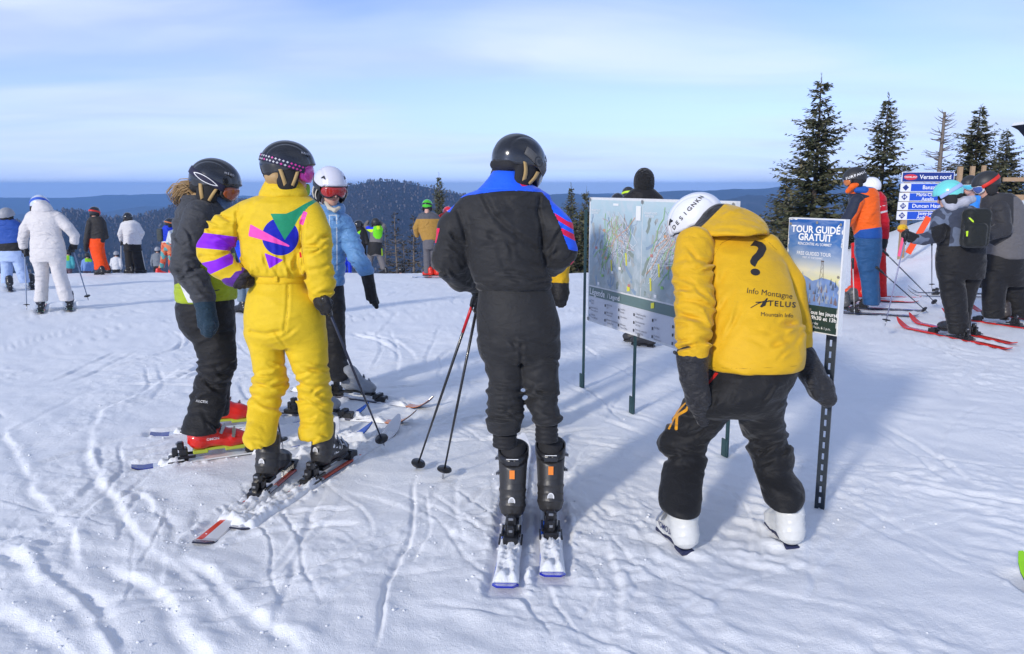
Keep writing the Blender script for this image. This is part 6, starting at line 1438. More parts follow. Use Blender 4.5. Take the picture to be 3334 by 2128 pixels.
more = [None, ['Parc à neige', 'Snow Park', 'Sentier de randonnée', 'Touring Trail', 'Stationnement', 'Parking', 'Sous-bois', 'Glades'], ['Information', '', 'Billetterie', 'Ticket Office', 'École sur neige', 'Snow School', 'Vue spectaculaire', 'Scenery'], ['Boutique de ski', 'Ski Shop', 'Piste de randonnée', 'Touring Trail', 'Accès direct aux pentes', 'Ski-in/Ski-out', 'Nourriture', 'Food and Beverage'], ['Fat Bike', '', 'Toilettes', 'Restrooms', 'Piste de raquette', 'Snowshoe Trail', 'Ski de fond', 'Cross-Country Ski'], ['Navette', 'Shuttle', 'Garderie', 'Daycare', 'Casiers', 'Lockers', 'Spa', ''], ['Patrouille', 'Ski Patrol', 'Téléphone', 'Phone', 'Hôtel', 'Hotel', 'Terrasse', 'Patio']]
for ci, x in enumerate(lx):
    rows_ = [txt[ci]] + ([[more[ci][2 * i], more[ci][2 * i + 1]] for i in range(4)] if more[ci] else words_fr[1:])
    for ri, (a, b_) in enumerate(rows_):
        y = f0 - .125 - ri * .056 - .004 * ci
        if y < .03 or x > wM - .1: continue
        icon = rect(.015, .020) if ci else disc(.008, .010); MB.mark(icon, (x + .012, y), PK_ if ci else rm.choice([CB, CG, PK_]), 'legend_icon')
        for t_, dy in ((a, .010), (b_, -.012)):
            if t_:
                V, F = text_vf(t_, .019, .0); V = V + (-V[:, 0].min() + .036, 0); MB.mark((V, F), (x, y + dy), PGY, 'legend_lettering')
for a, b_ in ((.016, hM - .016), (div, hM - .022), (wM - .018, hM - .022), (.012, .02), (div, .016)): MB.mark(disc(.014, .014, 14), (a, b_), BOLT, 'bolt')
for i, f in enumerate((pl_, pl_ + ux * Lp * .42, pr_)):
    pt_ = u_post(mb, pl_, f, o_[2] + hM * .9, .015, slots=False, yaw=math.atan2(ux[1], ux[0]))
    V, F = join_vf([box_vf((-.02, -.012, .05), .008, .004, .07), box_vf((.02, -.012, .05), .008, .004, .07), box_vf((0, -.014, .05), .014, .004, .07)]); Rz = Matrix.Rotation(math.atan2(ux[1], ux[0]), 3, 'Z')
    obj('post_anchor', mesh_from('post_anchor', [tuple(Rz @ Vector(p) + Vector(f - pl_)) for p in V], F, False), POSTG, mb)

# ---------- guided tour sign on a slotted post
ts_f = Gz(2655, 1665); q0 = P(2570, 709, 3.90); q1 = P(2754, 712, 3.64); uxs = (q1 - q0) * (1, 1, 0); wS = float(np.linalg.norm(uxs)); uxs /= wS
zb = P(2752, 1095, 3.64)[2]; hS = (q0[2] + q1[2]) / 2 - zb
ts_f = ts_f + np.array([.03, .03, 0])
tsg = empty('tour_sign', ts_f); tag(tsg, 'guided tour poster sign on a slotted dark green post', 'sign')
TS = Board(tsg, ts_f, np.array([q0[0], q0[1], zb]), uxs, wS, hS, .0)
TS.panel('panel', 0, wS, 0, hS, -.032, 0, WHITEB)
TS.panel('poster', .004, wS - .008, .235 * hS, hS - .006, .0004, .0015, uv_ramp_mat('poster_sky', [(0, (.12, .2, .34)), (.22, (.32, .38, .46)), (.30, (.70, .66, .30)), (.42, (.62, .62, .52)), (.55, (.26, .34, .48)), (.72, (.04, .15, .40)), (1, (.015, .10, .36))], .5, (.40, .48, .60), cs=(3, 9)))
TS.panel('poster_foot', .004, wS - .008, .006, .235 * hS + .004, .0004, .0018, plain('poster_green', (.02, .045, .042), .4, vary=.1))
TS.t = .0018
def ridge_poly(pts, base): return np.array([(pts[0][0], base)] + list(pts) + [(pts[-1][0], base)]), [tuple(range(len(pts) + 2))]
ps = lambda u, v: (u * wS, v * hS)
hillp = [(.02, .44), (.12, .45), (.22, .49), (.32, .50), (.42, .48), (.50, .455), (.58, .47), (.66, .49), (.80, .48), (.90, .46), (.965, .42)]
TS.mark(ridge_poly([ps(*p) for p in hillp], .242 * hS), (0, 0), plain('poster_snow', (.16, .26, .52), .4, vary=.5, scale=30), 'poster_mountain', lift=.0019)
TP = [plain('poster_tree_blue', (.06, .10, .18), .5, vary=.4, scale=60), plain('poster_tree_brown', (.17, .14, .17), .5, vary=.4, scale=60), plain('poster_tree_frost', (.30, .36, .46), .5, vary=.4, scale=60)]
for i in range(110):
    u = rm.uniform(.03, .95); lim = np.interp(u, [p[0] for p in hillp], [p[1] for p in hillp])
    if .26 < u < .46 and rm.random() < .8: continue
    if .40 < u < .62 and rm.random() < .6: continue
    v = rm.uniform(.245, lim - .03); hh = rm.uniform(.03, .075) * hS; ww = hh * rm.uniform(.3, .5)
    TS.mark((np.array([(-ww/2, 0), (ww/2, 0), (ww*.3, hh*.45), (0, hh), (-ww*.28, hh*.5)]), [(0, 1, 2, 3, 4)]), ps(u, v), TP[rm.integers(0, 3)], 'poster_tree', lift=.0021 + (.5 - v) * .0008)
tx, ty = ps(.66, .475)
TS.mark(strips([(np.array([(tx - .010, ty), (tx - .004, ty + .085)]), .002), (np.array([(tx + .010, ty), (tx + .004, ty + .085)]), .002), (np.array([(tx - .010, ty), (tx + .008, ty + .02), (tx - .007, ty + .04), (tx + .006, ty + .06), (tx - .004, ty + .085)]), .0016), (np.array([(tx - .008, ty + .086), (tx + .008, ty + .086)]), .006)]), (0, 0), plain('poster_tower', (.10, .07, .06), .5), 'poster_tower', lift=.0024)
def left_text(bd, t, size, bold, a, b_, sx=1.0, center=False):
    V, F = text_vf(t, size, bold, sx)
    if not center: V = V - (V[:, 0].min(), 0)
    bd.mark((V, F), (a, b_), PW_, 'lettering', lift=.0030)
def fit_text(bd, t, size, bold, u0, u1, v):
    V, F = text_vf(t, size, bold); w = V[:, 0].max() - V[:, 0].min(); V = (V - (V[:, 0].min(), 0)) * (bd.w * (u1 - u0) / w, 1); bd.mark((V, F), (u0 * bd.w, v * bd.h), PW_, 'lettering', lift=.0030)
fit_text(TS, 'TOUR GUIDÉ', .046, .026, .06, .93, .900); fit_text(TS, 'GRATUIT', .046, .026, .20, .80, .832); fit_text(TS, 'RENCONTRE AU SOMMET', .018, .008, .20, .80, .775); fit_text(TS, 'FREE GUIDED TOUR', .024, .004, .19, .80, .690); fit_text(TS, 'MEET AT THE SUMMIT', .013, .0, .30, .66, .655)
fit_text(TS, 'Tous les jours', .026, .02, .46, .95, .178); fit_text(TS, 'à 9h30 et 13h', .026, .02, .46, .97, .132); fit_text(TS, 'Every day', .017, .002, .46, .66, .084); fit_text(TS, 'at 9:30 a.m. & 1 p.m.', .017, .002, .46, .88, .050)
for a, b_ in ((.52, .965), (.93, .955), (.04, .945), (.95, .51), (.50, .20), (.04, .55)): TS.mark(disc(.007, .007, 12), (a * wS, b_ * hS), BOLT, 'bolt', lift=.0034)
for i in range(20):    # worn white edge
    side = rm.integers(0, 3); l_ = rm.uniform(.006, .03)
    c = ((rm.uniform(.02, .95) * wS, hS - .006) if side == 0 else (wS - .009, rm.uniform(.02, .97) * hS) if side == 1 else (.005, rm.uniform(.5, .98) * hS)); s_ = (l_, rm.uniform(.004, .012)) if side == 0 else (rm.uniform(.003, .011), l_)
    a_ = np.linspace(0, 6.28, 9, endpoint=False); TS.mark((np.array([(math.cos(t) * s_[0] / 2 * rm.uniform(.6, 1.2), math.sin(t) * s_[1] / 2 * rm.uniform(.6, 1.2)) for t in a_]), [tuple(range(9))]), c, WHITEB, 'worn_edge', lift=.0026)
u_post(tsg, ts_f, ts_f, q0[2] - .04, .042, yaw=math.atan2(uxs[1], uxs[0]) + .5, mat=plain('dark_post', (.012, .020, .030), .45, vary=.2))

# ---------- blue trail signs on a wooden post
WOOD = plain('weathered_wood', (.36, .24, .14), .8, vary=.25, bump=.003, scale=22)
Yv = 17.2; vp = P(2947, 820, Yv); vp[2] = float(base_z(vp[0], Yv)); vs_root = empty('trail_sign', vp); tag(vs_root, 'stack of blue trail name signs on a wooden post', 'sign')
a0 = P(2919, 715, Yv); a1 = P(3094, 715, Yv); VB = Board(vs_root, vp, a0, np.array([1.0, 0, 0]), a1[0] - a0[0], 1.0, 0)
pmv = mpp(Yv)
BLUE = plain('trail_blue', (.010, .075, .52), .4, vary=.04); NAVY = plain('trail_navy', (.008, .03, .20), .4, vary=.04); PLW = plain('plate_white', (.74, .75, .78), .4, vary=.04)
def plate(y0, y1, x0, head, num, lines):
    b0, b1 = (715 - y1) * pmv, (715 - y0) * pmv; xa = (x0 - 2919) * pmv; w = VB.w
    p = VB.panel('plate', xa, w, b0, b1, -.02, 0, PLW); g = .012
    VB.panel('plate_field', (xa + g) if head else xa + 33 * pmv, w - g, b0 + g, b1 - g, .0005, .002, NAVY if head else BLUE, p)
    yc = (b0 + b1) / 2
    if head:
        VB.mark(disc(.145, .062), (xa + 28 * pmv, yc), plain('red_badge', (.60, .03, .05), .4), 'badge', p, .004); VB.mark(text_vf('TREMBLANT', .05, .01), (xa + 28 * pmv, yc), PW_, 'badge_lettering', p, .006); VB.mark(text_vf(lines[0], .125, .014), (xa + 108 * pmv, yc), PW_, 'lettering', p, .006)
    else:
        d_ = (b1 - b0) * .38; VB.mark((np.array([(0, -d_), (d_, 0), (0, d_), (-d_, 0)]), [(0, 1, 2, 3)]), (xa + 16 * pmv, yc), NAVY, 'diamond', p, .004); num and VB.mark(text_vf(num, .075, .012), (xa + 16 * pmv, yc), PW_, 'number', p, .006)
        for i, t_ in enumerate(lines): VB.mark(text_vf(t_, .115 if len(lines) == 1 else .092, .012), (xa + 92 * pmv, yc + (.5 * (len(lines) - 1) - i) * .088), PW_, 'lettering', p, .006)
plate(562, 595, 2925, True, '', ['Versant nord']); plate(598, 625, 2924, False, '', ['Banzaï']); plate(628, 655, 2922, False, '64', ['Marie-Claude', 'Asselin']); plate(657, 684, 2920, False, '59', ['Duncan Haut']); plate(687, 715, 2919, False, '55', ['Jasey-Jay', 'Anderson'])
obj('post', mesh_from('post', *box_vf(((2947 - 2919) * pmv + a0[0] - vp[0], .06, (P(2947, 575, Yv)[2] - vp[2]) / 2 - .2), .058, .04, (P(2947, 575, Yv)[2] - vp[2]) / 2 + .2, .006), False), WOOD, vs_root)
def plank(name, a, b_, w, t_, mat, label, cat):
    a, b_ = np.asarray(a, float), np.asarray(b_, float); d = b_ - a; L = np.linalg.norm(d); d /= L; s_ = np.cross(d, (0, 1, 0)); s_ /= np.linalg.norm(s_); n_ = np.cross(s_, d)
    V = [a + sx * s_ * w / 2 + sn * n_ * t_ / 2 for sx in (-1, 1) for sn in (-1, 1)] + [b_ + sx * s_ * w / 2 + sn * n_ * t_ / 2 for sx in (-1, 1) for sn in (-1, 1)]
    F = [(0, 1, 3, 2), (4, 6, 7, 5), (0, 4, 5, 1), (2, 3, 7, 6), (0, 2, 6, 4), (1, 5, 7, 3)]
    o = obj(name, mesh_from(name, np.array(V) - a, F, False), mat); o.location = a; return tag(o, label, cat)
plank('orange_slat', P(2956, 824, 16.6), P(3024, 706, 16.6), .12, .03, plain('orange_slat', hexc('f0501c'), .5), 'orange slat leaning across the trail sign post', 'slat')
plank('pink_slat', P(2928, 834, 16.4), P(2944, 766, 16.4), .07, .03, plain('pink_slat', hexc('f05880'), .5), 'short pink slat leaning at the foot of the trail sign', 'slat')
def pompom():
    c = P(2938, 743, 16.7); f = wrinkled(ell(c, (.10, .08, .09)), lambda p: .02 * perlin(p[:, 0] * 40, p[:, 1] * 40, p[:, 2] * 40)); V, F = mesh_sdf(f, .014)
    o = obj('fluffy_ball', mesh_from('fluffy_ball', V - c, F, True, {'lo': (c[2] - .02 - V[:, 2])}), fabric('fluffy_yellow', hexc('e8b81c'), (('lo', hexc('e8641c')),), crease=.01, cscale=60)); o.location = c; tag(o, 'fluffy yellow and orange ball under the trail sign', 'ball')
pompom()
# ---------- wooden rail fence behind, and the lift shelter at the edge of the picture
fb = GB(3140, 668); wf = empty('wooden_fence', fb); tag(wf, 'wooden rail fence behind the skiers at the right', 'fence')
Yf = 19.5
for x0, x1, yt in ((3121, 3134, 542), (3162, 3174, 540), (3199, 3210, 538)):
    t_ = P((x0 + x1) / 2, yt, Yf); g = float(base_z(t_[0], Yf)) - .2; hw_ = (x1 - x0) / 2 * mpp(Yf)
    obj('post', mesh_from('post', *box_vf((t_[0] - fb[0], Yf - fb[1], (t_[2] + g) / 2 - fb[2]), hw_, hw_, (t_[2] - g) / 2, .006), False), WOOD, wf)
for y0, y1, x0 in ((577, 590, 3259), (633, 653, 3255)):
    a, b_ = P(x0, y0, Yf), P(3700, y1 + (y1 - y0) * -.2, Yf); hh = (y1 - y0) / 2 * mpp(Yf)
    obj('rail', mesh_from('rail', *box_vf(((a[0] + b_[0]) / 2 - fb[0], Yf - .1 - fb[1], a[2] - hh - fb[2]), (b_[0] - a[0]) / 2, .03, hh, .006), False), WOOD, wf)
for x0 in (3420, 3650):
    t_ = P(x0, 545, Yf); g = float(base_z(t_[0], Yf)) - .3; obj('post', mesh_from('post', *box_vf((t_[0] - fb[0], Yf - fb[1], (t_[2] + g) / 2 - fb[2]), .05, .05, (t_[2] - g) / 2, .006), False), WOOD, wf)
Yb = 26.0; cnr = P(3316, 412, Yb); gb = float(base_z(cnr[0] + 2, Yb)) - .5; ls = empty('lift_shelter', (cnr[0], Yb, gb)); tag(ls, 'dark eave of a shelter with snow on the roof at the right edge', 'building')
B0 = np.array([cnr[0], Yb, gb]); zr = cnr[2] - gb
obj('wall', mesh_from('wall', *box_vf((3.2, -1.6, zr / 2 - .3), 2.3, 1.3, zr / 2 - .3), False), plain('grey_siding', (.16, .18, .20), .7, vary=.2), ls)
obj('roof', mesh_from('roof', [(0, 0, zr - .1), (6, 0, zr - .1), (6, -3, zr - .1), (0, -3, zr - .1), (.25, 0, zr - .35), (6, 0, zr - .35), (6, -3, zr - .35), (.25, -3, zr - .35), (-.25, 0, zr + .02), (6, 0, zr + .9), (6, -3, zr + .9), (-.25, -3, zr + .02)], [(0, 3, 7, 4), (4, 7, 6, 5), (0, 4, 5, 1), (0, 1, 9, 8), (3, 2, 6, 7), (8, 11, 3, 0), (8, 9, 10, 11), (3, 11, 10, 2), (1, 5, 6, 2), (1, 2, 10, 9)], False), plain('dark_fascia', (.03, .035, .06), .6), ls)
obj('roof_snow', mesh_from('roof_snow', [(-.22, .02, zr + .03), (6, .02, zr + .91), (6, -3, zr + .91), (-.22, -3, zr + .03), (-.15, .02, zr + .12), (6, .02, zr + 1.05), (6, -3, zr + 1.05), (-.15, -3, zr + .12)], [(0, 1, 5, 4), (4, 5, 6, 7), (0, 4, 7, 3), (3, 7, 6, 2), (1, 2, 6, 5), (0, 3, 2, 1)], False), SNOW, ls)
# ------------------------------------------------------------------ the other people on the summit
def figure(label, Y0, torso, legs, arms, head, jm, tm, helm=None, group=None, base=None, fields=None, tfields=None, h=.018, boots=None, bootmat=None, gloves=(), glove=None, yaw=0.0, pitch=0.1, pelvis=None, hsc=1.03, hat=None, ry=.13, cl=.010, pad=None, gog=None, boot_sc=1.0, extra=None):
    """torso/legs: rows (py, left, right[, depth, half depth]); arms: (px, py, depth, radius)...; head: (px, py of the helmet's top)"""
    full = lambda rows, r: [(q[0], q[1], q[2], q[3] if len(q) > 3 else 0.0, q[4] if len(q) > 4 else r) for q in rows]
    b = base if base is not None else np.array([P((torso[0][1] + torso[0][2]) / 2, torso[0][0], Y0)[0], Y0, float(base_z(P((torso[0][1] + torso[0][2]) / 2, torso[0][0], Y0)[0], Y0))])
    p = Person(b, label, group)
    T = loftpx(Y0, full(torso, ry)); A = [armpx([(x, y, Y0 + d, r) for x, y, d, r in a]) for a in arms]
    jk = wrinkled(union([T] + A, .02), folds(cl, (6, 6, 12), hash(label) % 17))
    j = p.sdf('jacket', jk, h, jm, None, fields)
    Lg = [loftpx(Y0, full(l, .085)) for l in legs]; pv = [loftpx(Y0, full(pelvis, ry))] if pelvis else []
    tr_ = wrinkled(union(pv + Lg, .02), folds(cl, (6, 6, 15), hash(label) % 13))
    p.sdf('trousers', tr_, h, tm, None, tfields)
    hc = P(head[0], head[1], Y0 + (head[2] if len(head) > 2 else 0)) - (0, 0, .150 * hsc)
    if helm is not None:
        g = gog or (None, None, None)
        p.helmet(hc, yaw, pitch, helm, pad=pad, strap=g[0], frame=g[1], lens=g[2], sc=hsc, vents=False)
    if hat is not None: p.sdf('hat', wrinkled(union([ell(hc + (0, 0, .03), (.105, .115, .125)), ell(hc + (0, -.01, -.03), (.100, .105, .09))], .03), folds(.005, (14, 14, 8), 3)), .010, hat)
    p.body([T] + A + Lg, hc - (0, 0, .004), yaw, pitch, max(h * 1.9, .028), SKINL)
    for gp in gloves:
        gl = []
        for (x, y, d, r) in gp[:1]: gl.append(rc(P(x, y, Y0 + d), P(gp[1][0], gp[1][1], Y0 + gp[1][2]), r, gp[1][3]))
        a, e = P(gp[0][0], gp[0][1], Y0 + gp[0][2]), P(gp[1][0], gp[1][1], Y0 + gp[1][2]); u = (e - a) / (np.linalg.norm(e - a) + 1e-9); sd = np.cross(u, (0, 1.0, 0)); sd /= np.linalg.norm(sd) + 1e-9
        for i in range(4): gl.append(rc(e + sd * (i - 1.5) * .018, e + sd * (i - 1.5) * .020 + u * (.055 + .012 * (i in (1, 2))), .012, .010))
        gl.append(rc(a + sd * .035, a + sd * .055 + u * .06, .014, .011))
        p.sdf('glove', union(gl, .008), max(.009, h * .7), glove or GLOVE, solid=False)
    for bt in boots or ():
        if isinstance(bt, str): p.boot(SKI[bt]['boots'], SKI[bt]['yaw'], *(bootmat or (BLACKP,)), full=False, sc=boot_sc)
        else:
            g = GB(bt[0], bt[1]) if bt[1] else P(bt[0], 1000, Y0)
            if len(bt) > 3: g = np.array([P(bt[0], bt[3], Y0)[0], Y0 + bt[4], float(base_z(P(bt[0], bt[3], Y0)[0], Y0 + bt[4]))])
            p.boot(g, bt[2], *(bootmat or (BLACKP,)), full=False, sc=boot_sc)
    p.jk = jk; p.jo = j; p.Y0 = Y0
    return p
def simple_ski(key, label, deck, side=SIDEK, boot_s=.7, group=None): return ski(key, label, deck, side, boot_s, group=group)
FA = lambda n, c, l=(), **k: fabric(n, c, l, crease=k.pop('crease', .006), cscale=k.pop('cscale', 16), weave=False, **k)
BLKT = FA('plain_black_cloth', (.011, .011, .0125)); GB_HELM = gloss('black_helmet_gloss', (.018, .019, .022)); MATTE = plain('matte_black_helmet', (.025, .026, .028), .5)
REDSKI = deck_mat('red_deck', hexc('c8281c'), ((.30, .60, 0, (.04, .04, .05)),)); REDSIDE = plain('red_side', hexc('c8201c'), .35); WHSKI = deck_mat('pale_deck', (.6, .63, .68), ((.9, 1, 0, (.2, .22, .26)),)); DKSKI = deck_mat('slate_deck', (.10, .12, .16), ((.82, 1, 0, (.16, .30, .42)),)); GRSKI = deck_mat('pale_green_deck', (.62, .70, .62), ((.0, .12, 0, hexc('80c878')),))
LENSB = gloss('blue_lens', (.05, .10, .35), .06); LENSC = gloss('cyan_lens', (.08, .45, .60), .08); LENSO = gloss('orange_lens', (.55, .16, .03), .1)
R_ = math.radians

# ----- right: teal helmet with backpack
G1 = 'skiers standing in the group at the right'
simple_ski('teal_n', 'red ski nearest the camera under the skier with the backpack', REDSKI, REDSIDE, .72); simple_ski('teal_f', 'second red ski of the skier with the backpack', REDSKI, REDSIDE, .72)
Y0 = float(SKI['teal_n']['boots'][1]) - .02
camo = fabric('patterned_navy', (.045, .055, .085), (('pat', (.13, .16, .23)), ('blk', (.012, .012, .014))), crease=.006, cscale=16)
tj = figure('skier with mint helmet, patterned jacket and black backpack', Y0, [(668, 3075, 3165, 0, .10), (690, 3045, 3190, 0, .14), (730, 3036, 3198), (770, 3045, 3200), (800, 3054, 3204), (806, 3058, 3200)],
    [[(890, 3055, 3135, -.04, .1), (960, 3064, 3146, -.06), (1020, 3078, 3150, -.08), (1085, 3090, 3158, -.1)], [(890, 3125, 3202, .05, .1), (960, 3110, 3175, .08), (1020, 3105, 3160, .08), (1075, 3098, 3158, .06)]],
    [[(3062, 705, 0, .085), (3050, 765, -.08, .08), (3010, 778, -.12, .06), (2978, 778, -.14, .05)], [(3170, 705, 0, .08), (3190, 770, .05, .07), (3170, 800, .2, .05)]], (3092, 587), camo, BLKT,
    helm=gloss('mint_helmet', hexc('6fd0cc'), .25), gog=(fabric('lilac_strap', hexc('9fb4e8'), crease=.0005), None, None), yaw=R_(60), pitch=.45, group=G1, base=GB(3110, 1085), h=.012, boots=('teal_n', 'teal_f'), bootmat=(BLACKP,), boot_sc=.9,
    fields={'pat': lambda V, px, py: perlin(V[:, 0] * 14, V[:, 1] * 14, V[:, 2] * 14) - .12, 'blk': many([(3030, 740), (3076, 725), (3096, 740), (3090, 800), (3050, 800), (3034, 770)])}, pelvis=[(795, 3054, 3206), (850, 3048, 3208, 0, .16), (905, 3054, 3202, 0, .14)], gloves=([(2980, 776, -.14, .05), (2955, 766, -.15, .048)],))
tj.sdf('hood', wrinkled(union([rc(P(3095, 668, Y0 - .06), P(3140, 656, Y0 - .08), .055, .05), rc(P(3075, 652, Y0 - .03), P(3100, 672, Y0 - .08), .03, .05), rc(P(3140, 656, Y0 - .06), P(3165, 648, Y0 - .02), .05, .04)], .03), folds(.01, (14, 14, 14), 2)), .011, FA('grey_fleece', (.42, .43, .50)))
bp_ = Person(P(3175, 800, Y0 - .2), 'x'); bpo = bp_.root; bpo.name = 'backpack'; tag(bpo, 'black backpack with lime zip pulls on the skier in the mint helmet', 'backpack')
bk = wrinkled(union([rbox(P(3176, 742, Y0 - .20), (.135, .075, .200), .06), rbox(P(3176, 765, Y0 - .28), (.105, .05, .12), .045)], .03), folds(.006, (8, 8, 8), 3))
bko = bp_.sdf('bag', bk, .009, FA('backpack_cloth', (.014, .016, .015)))
LIMEB = plain('lime_pull', (.50, .75, .02), .5)
on_cloth(bp_, bk, shape_vf([(-9, 8), (-3, 8), (8, -2), (9, -8), (4, -6), (-4, 2)]), (3162, 716), LIMEB, 'zip_pull', bko, step=5, Y0=7.5); on_cloth(bp_, bk, shape_vf([(-4, 8), (4, 9), (2, -9), (-3, -9)]), (3149, 760), LIMEB, 'zip_pull', bko, step=5, Y0=7.5)
tj.sdf('shoulder_strap', chain([P(3140, 690, Y0 - .13), P(3152, 676, Y0 - .05), P(3150, 690, Y0 + .1)], [.02, .02, .02]), .01, BLKT, solid=False)
pole(P(2954, 745, Y0 - .18), P(2881, 1062, Y0 - .1), 'pale ski pole held out by the glove of the mint helmet skier', plain('lilac_pole', (.22, .22, .34), .3), group=None)
# ----- right: man in dark jacket with grey body
simple_ski('gry_n', 'red-edged ski nearest the camera at the right edge', REDSKI, REDSIDE, .98); simple_ski('gry_f', 'red-edged ski behind the first one at the right edge', REDSKI, REDSIDE, 1.0)
Y0 = float(SKI['gry_n']['boots'][1]) - .02
figure('man in charcoal and grey jacket with matte helmet looking down', Y0, [(628, 3206, 3290, .0, .12), (655, 3196, 3322, 0, .16), (700, 3196, 3338, 0, .18), (760, 3200, 3340, 0, .19), (810, 3208, 3338, 0, .19), (840, 3214, 3330, 0, .18)],
    [[(880, 3194, 3280, -.05, .1), (940, 3198, 3276, -.08), (1000, 3200, 3270, -.08), (1034, 3202, 3268, -.08)], [(880, 3250, 3335, .05, .1), (940, 3266, 3342, .08), (1000, 3280, 3350, .08), (1030, 3288, 3352, .08)]],
    [[(3255, 680, -.14, .09), (3268, 745, -.19, .085), (3215, 765, -.24, .065), (3170, 752, -.26, .055)], [(3285, 680, .15, .08), (3290, 750, .2, .07)]], (3216, 558), fabric('charcoal_grey_jacket', (.034, .034, .038), (('grey', (.13, .125, .13)),), crease=.006, cscale=16, weave=False), BLKT,
    helm=MATTE, gog=(plain('red_strap', hexc('d02818'), .5), plain('white_frame', (.6, .6, .62), .4), LENSB), yaw=R_(75), pitch=.45, group=G1, base=GB(3260, 1050), h=.014, boots=('gry_n', 'gry_f'), bootmat=(plain('brown_black_boot', (.045, .036, .032), .4),), pelvis=[(825, 3208, 3334, 0, .17), (880, 3196, 3336, 0, .17), (930, 3200, 3338, 0, .12)],
    fields={'grey': many([(3300, 640), (3360, 640), (3360, 860), (3190, 860), (3190, 775), (3240, 800), (3292, 770), (3300, 720)])}, gloves=([(3170, 752, -.26, .05), (3152, 758, -.28, .045)],))
# ----- right: child in blue between them
simple_ski('kid_n', 'pale ski of the child in blue, nearer one', WHSKI, SIDEK, .6); simple_ski('kid_f', 'pale ski of the child in blue, farther one', WHSKI, SIDEK, .6)
Y0 = float(SKI['kid_n']['boots'][1]) - .02
figure('child in bright blue jacket with dark helmet and cyan goggles', Y0, [(636, 3160, 3215, 0, .10), (660, 3148, 3230, 0, .13), (720, 3142, 3232), (790, 3140, 3230), (812, 3142, 3226)], [[(815, 3140, 3184, -.05, .09), (880, 3142, 3184, -.05), (935, 3146, 3186, -.05)], [(815, 3180, 3226, .05, .09), (880, 3176, 3220, .05), (935, 3170, 3214, .05)]],
    [[(3170, 665, -.1, .07), (3150, 720, -.14, .06), (3120, 740, -.16, .05)], [(3218, 665, .05, .07), (3226, 730, .05, .06)]], (3160, 571), FA('sky_blue_jacket', hexc('2f86e0')), BLKT, helm=MATTE, gog=(LENSC, plain('white_frame', (.6, .6, .62), .4), LENSC), yaw=R_(120), pitch=.2, group=G1, base=GB(3185, 955), h=.016, boots=('kid_n', 'kid_f'), boot_sc=.85, pelvis=[(800, 3142, 3228), (850, 3140, 3228)], hsc=.98)
pole(P(3034, 770, Y0 - .1), P(3034, 940, Y0 - .1), 'thin upright ski pole left of the mint helmet skier', plain('navy_pole', (.015, .02, .045), .3), strap=False)
# ----- right: orange and navy jacket
simple_ski('org_n', 'dark ski nearest the camera under the navy trousers', DKSKI, SIDEK, .95); simple_ski('org_f', 'dark ski behind the first one under the navy trousers', DKSKI, SIDEK, .95)
Y0 = float(SKI['org_n']['boots'][1]) - .02
om = fabric('orange_navy_jacket', hexc('f0641a'), (('navy', (.018, .026, .050)), ('blue', hexc('1c4f9c'))), crease=.006, cscale=16, weave=False)
op = figure('man in orange and navy jacket with blue trousers', Y0, [(612, 2788, 2848, 0, .10), (632, 2766, 2860, 0, .14), (670, 2766, 2862, 0, .16), (720, 2774, 2864, 0, .165), (760, 2782, 2868, 0, .165), (774, 2784, 2868, 0, .16)],
    [[(800, 2784, 2866, -.06, .1), (860, 2792, 2862, -.07), (920, 2804, 2860, -.07), (992, 2811, 2862, -.07)], [(800, 2790, 2868, .07, .1), (900, 2806, 2862, .08), (985, 2814, 2866, .08)]],
    [[(2790, 655, -.12, .085), (2762, 715, -.14, .08), (2720, 755, -.16, .065), (2690, 760, -.16, .05)], [(2800, 655, .14, .08), (2770, 720, .18, .07)]], (2786, 545), om, FA('steel_blue_trousers', hexc('25507e')), helm=MATTE, gog=(None, BLACKP, LENSO), yaw=R_(78), pitch=.3, group=G1, base=GB(2835, 1010), h=.012, boots=('org_n', 'org_f'), bootmat=(plain('dark_grey_boot', (.08, .08, .085), .45),),
    fields={'navy': many([(2690, 625), (2770, 630), (2800, 628), (2835, 638), (2816, 645), (2800, 660), (2790, 690), (2772, 715), (2766, 745), (2690, 800)]), 'blue': many([(2780, 765), (2800, 748), (2880, 737), (2880, 790), (2770, 790)])}, pelvis=[(765, 2786, 2868, 0, .15), (820, 2784, 2868, 0, .16), (860, 2794, 2862, 0, .12)])
op.sdf('hood', wrinkled(union([rc(P(2812, 622, Y0 - .06), P(2838, 624, Y0 - .02), .06, .055), rc(P(2790, 618, Y0 - .1), P(2812, 618, Y0 - .1), .035, .05)], .03), folds(.007, (10, 10, 12), 3)), .011, FA('blue_hood', hexc('1f56a8')))
op.sdf('collar', union([rc(P(2760, 622, Y0 - .05), P(2776, 606, Y0 - .1), .03, .035), rc(P(2776, 606, Y0 - .1), P(2796, 598, Y0 - .09), .035, .03)], .02), .011, FA('orange_collar', hexc('f0641a')))
helmet_text(op, 'SURFANIC', .040, -40, -15, .050, .002, WHITEP)
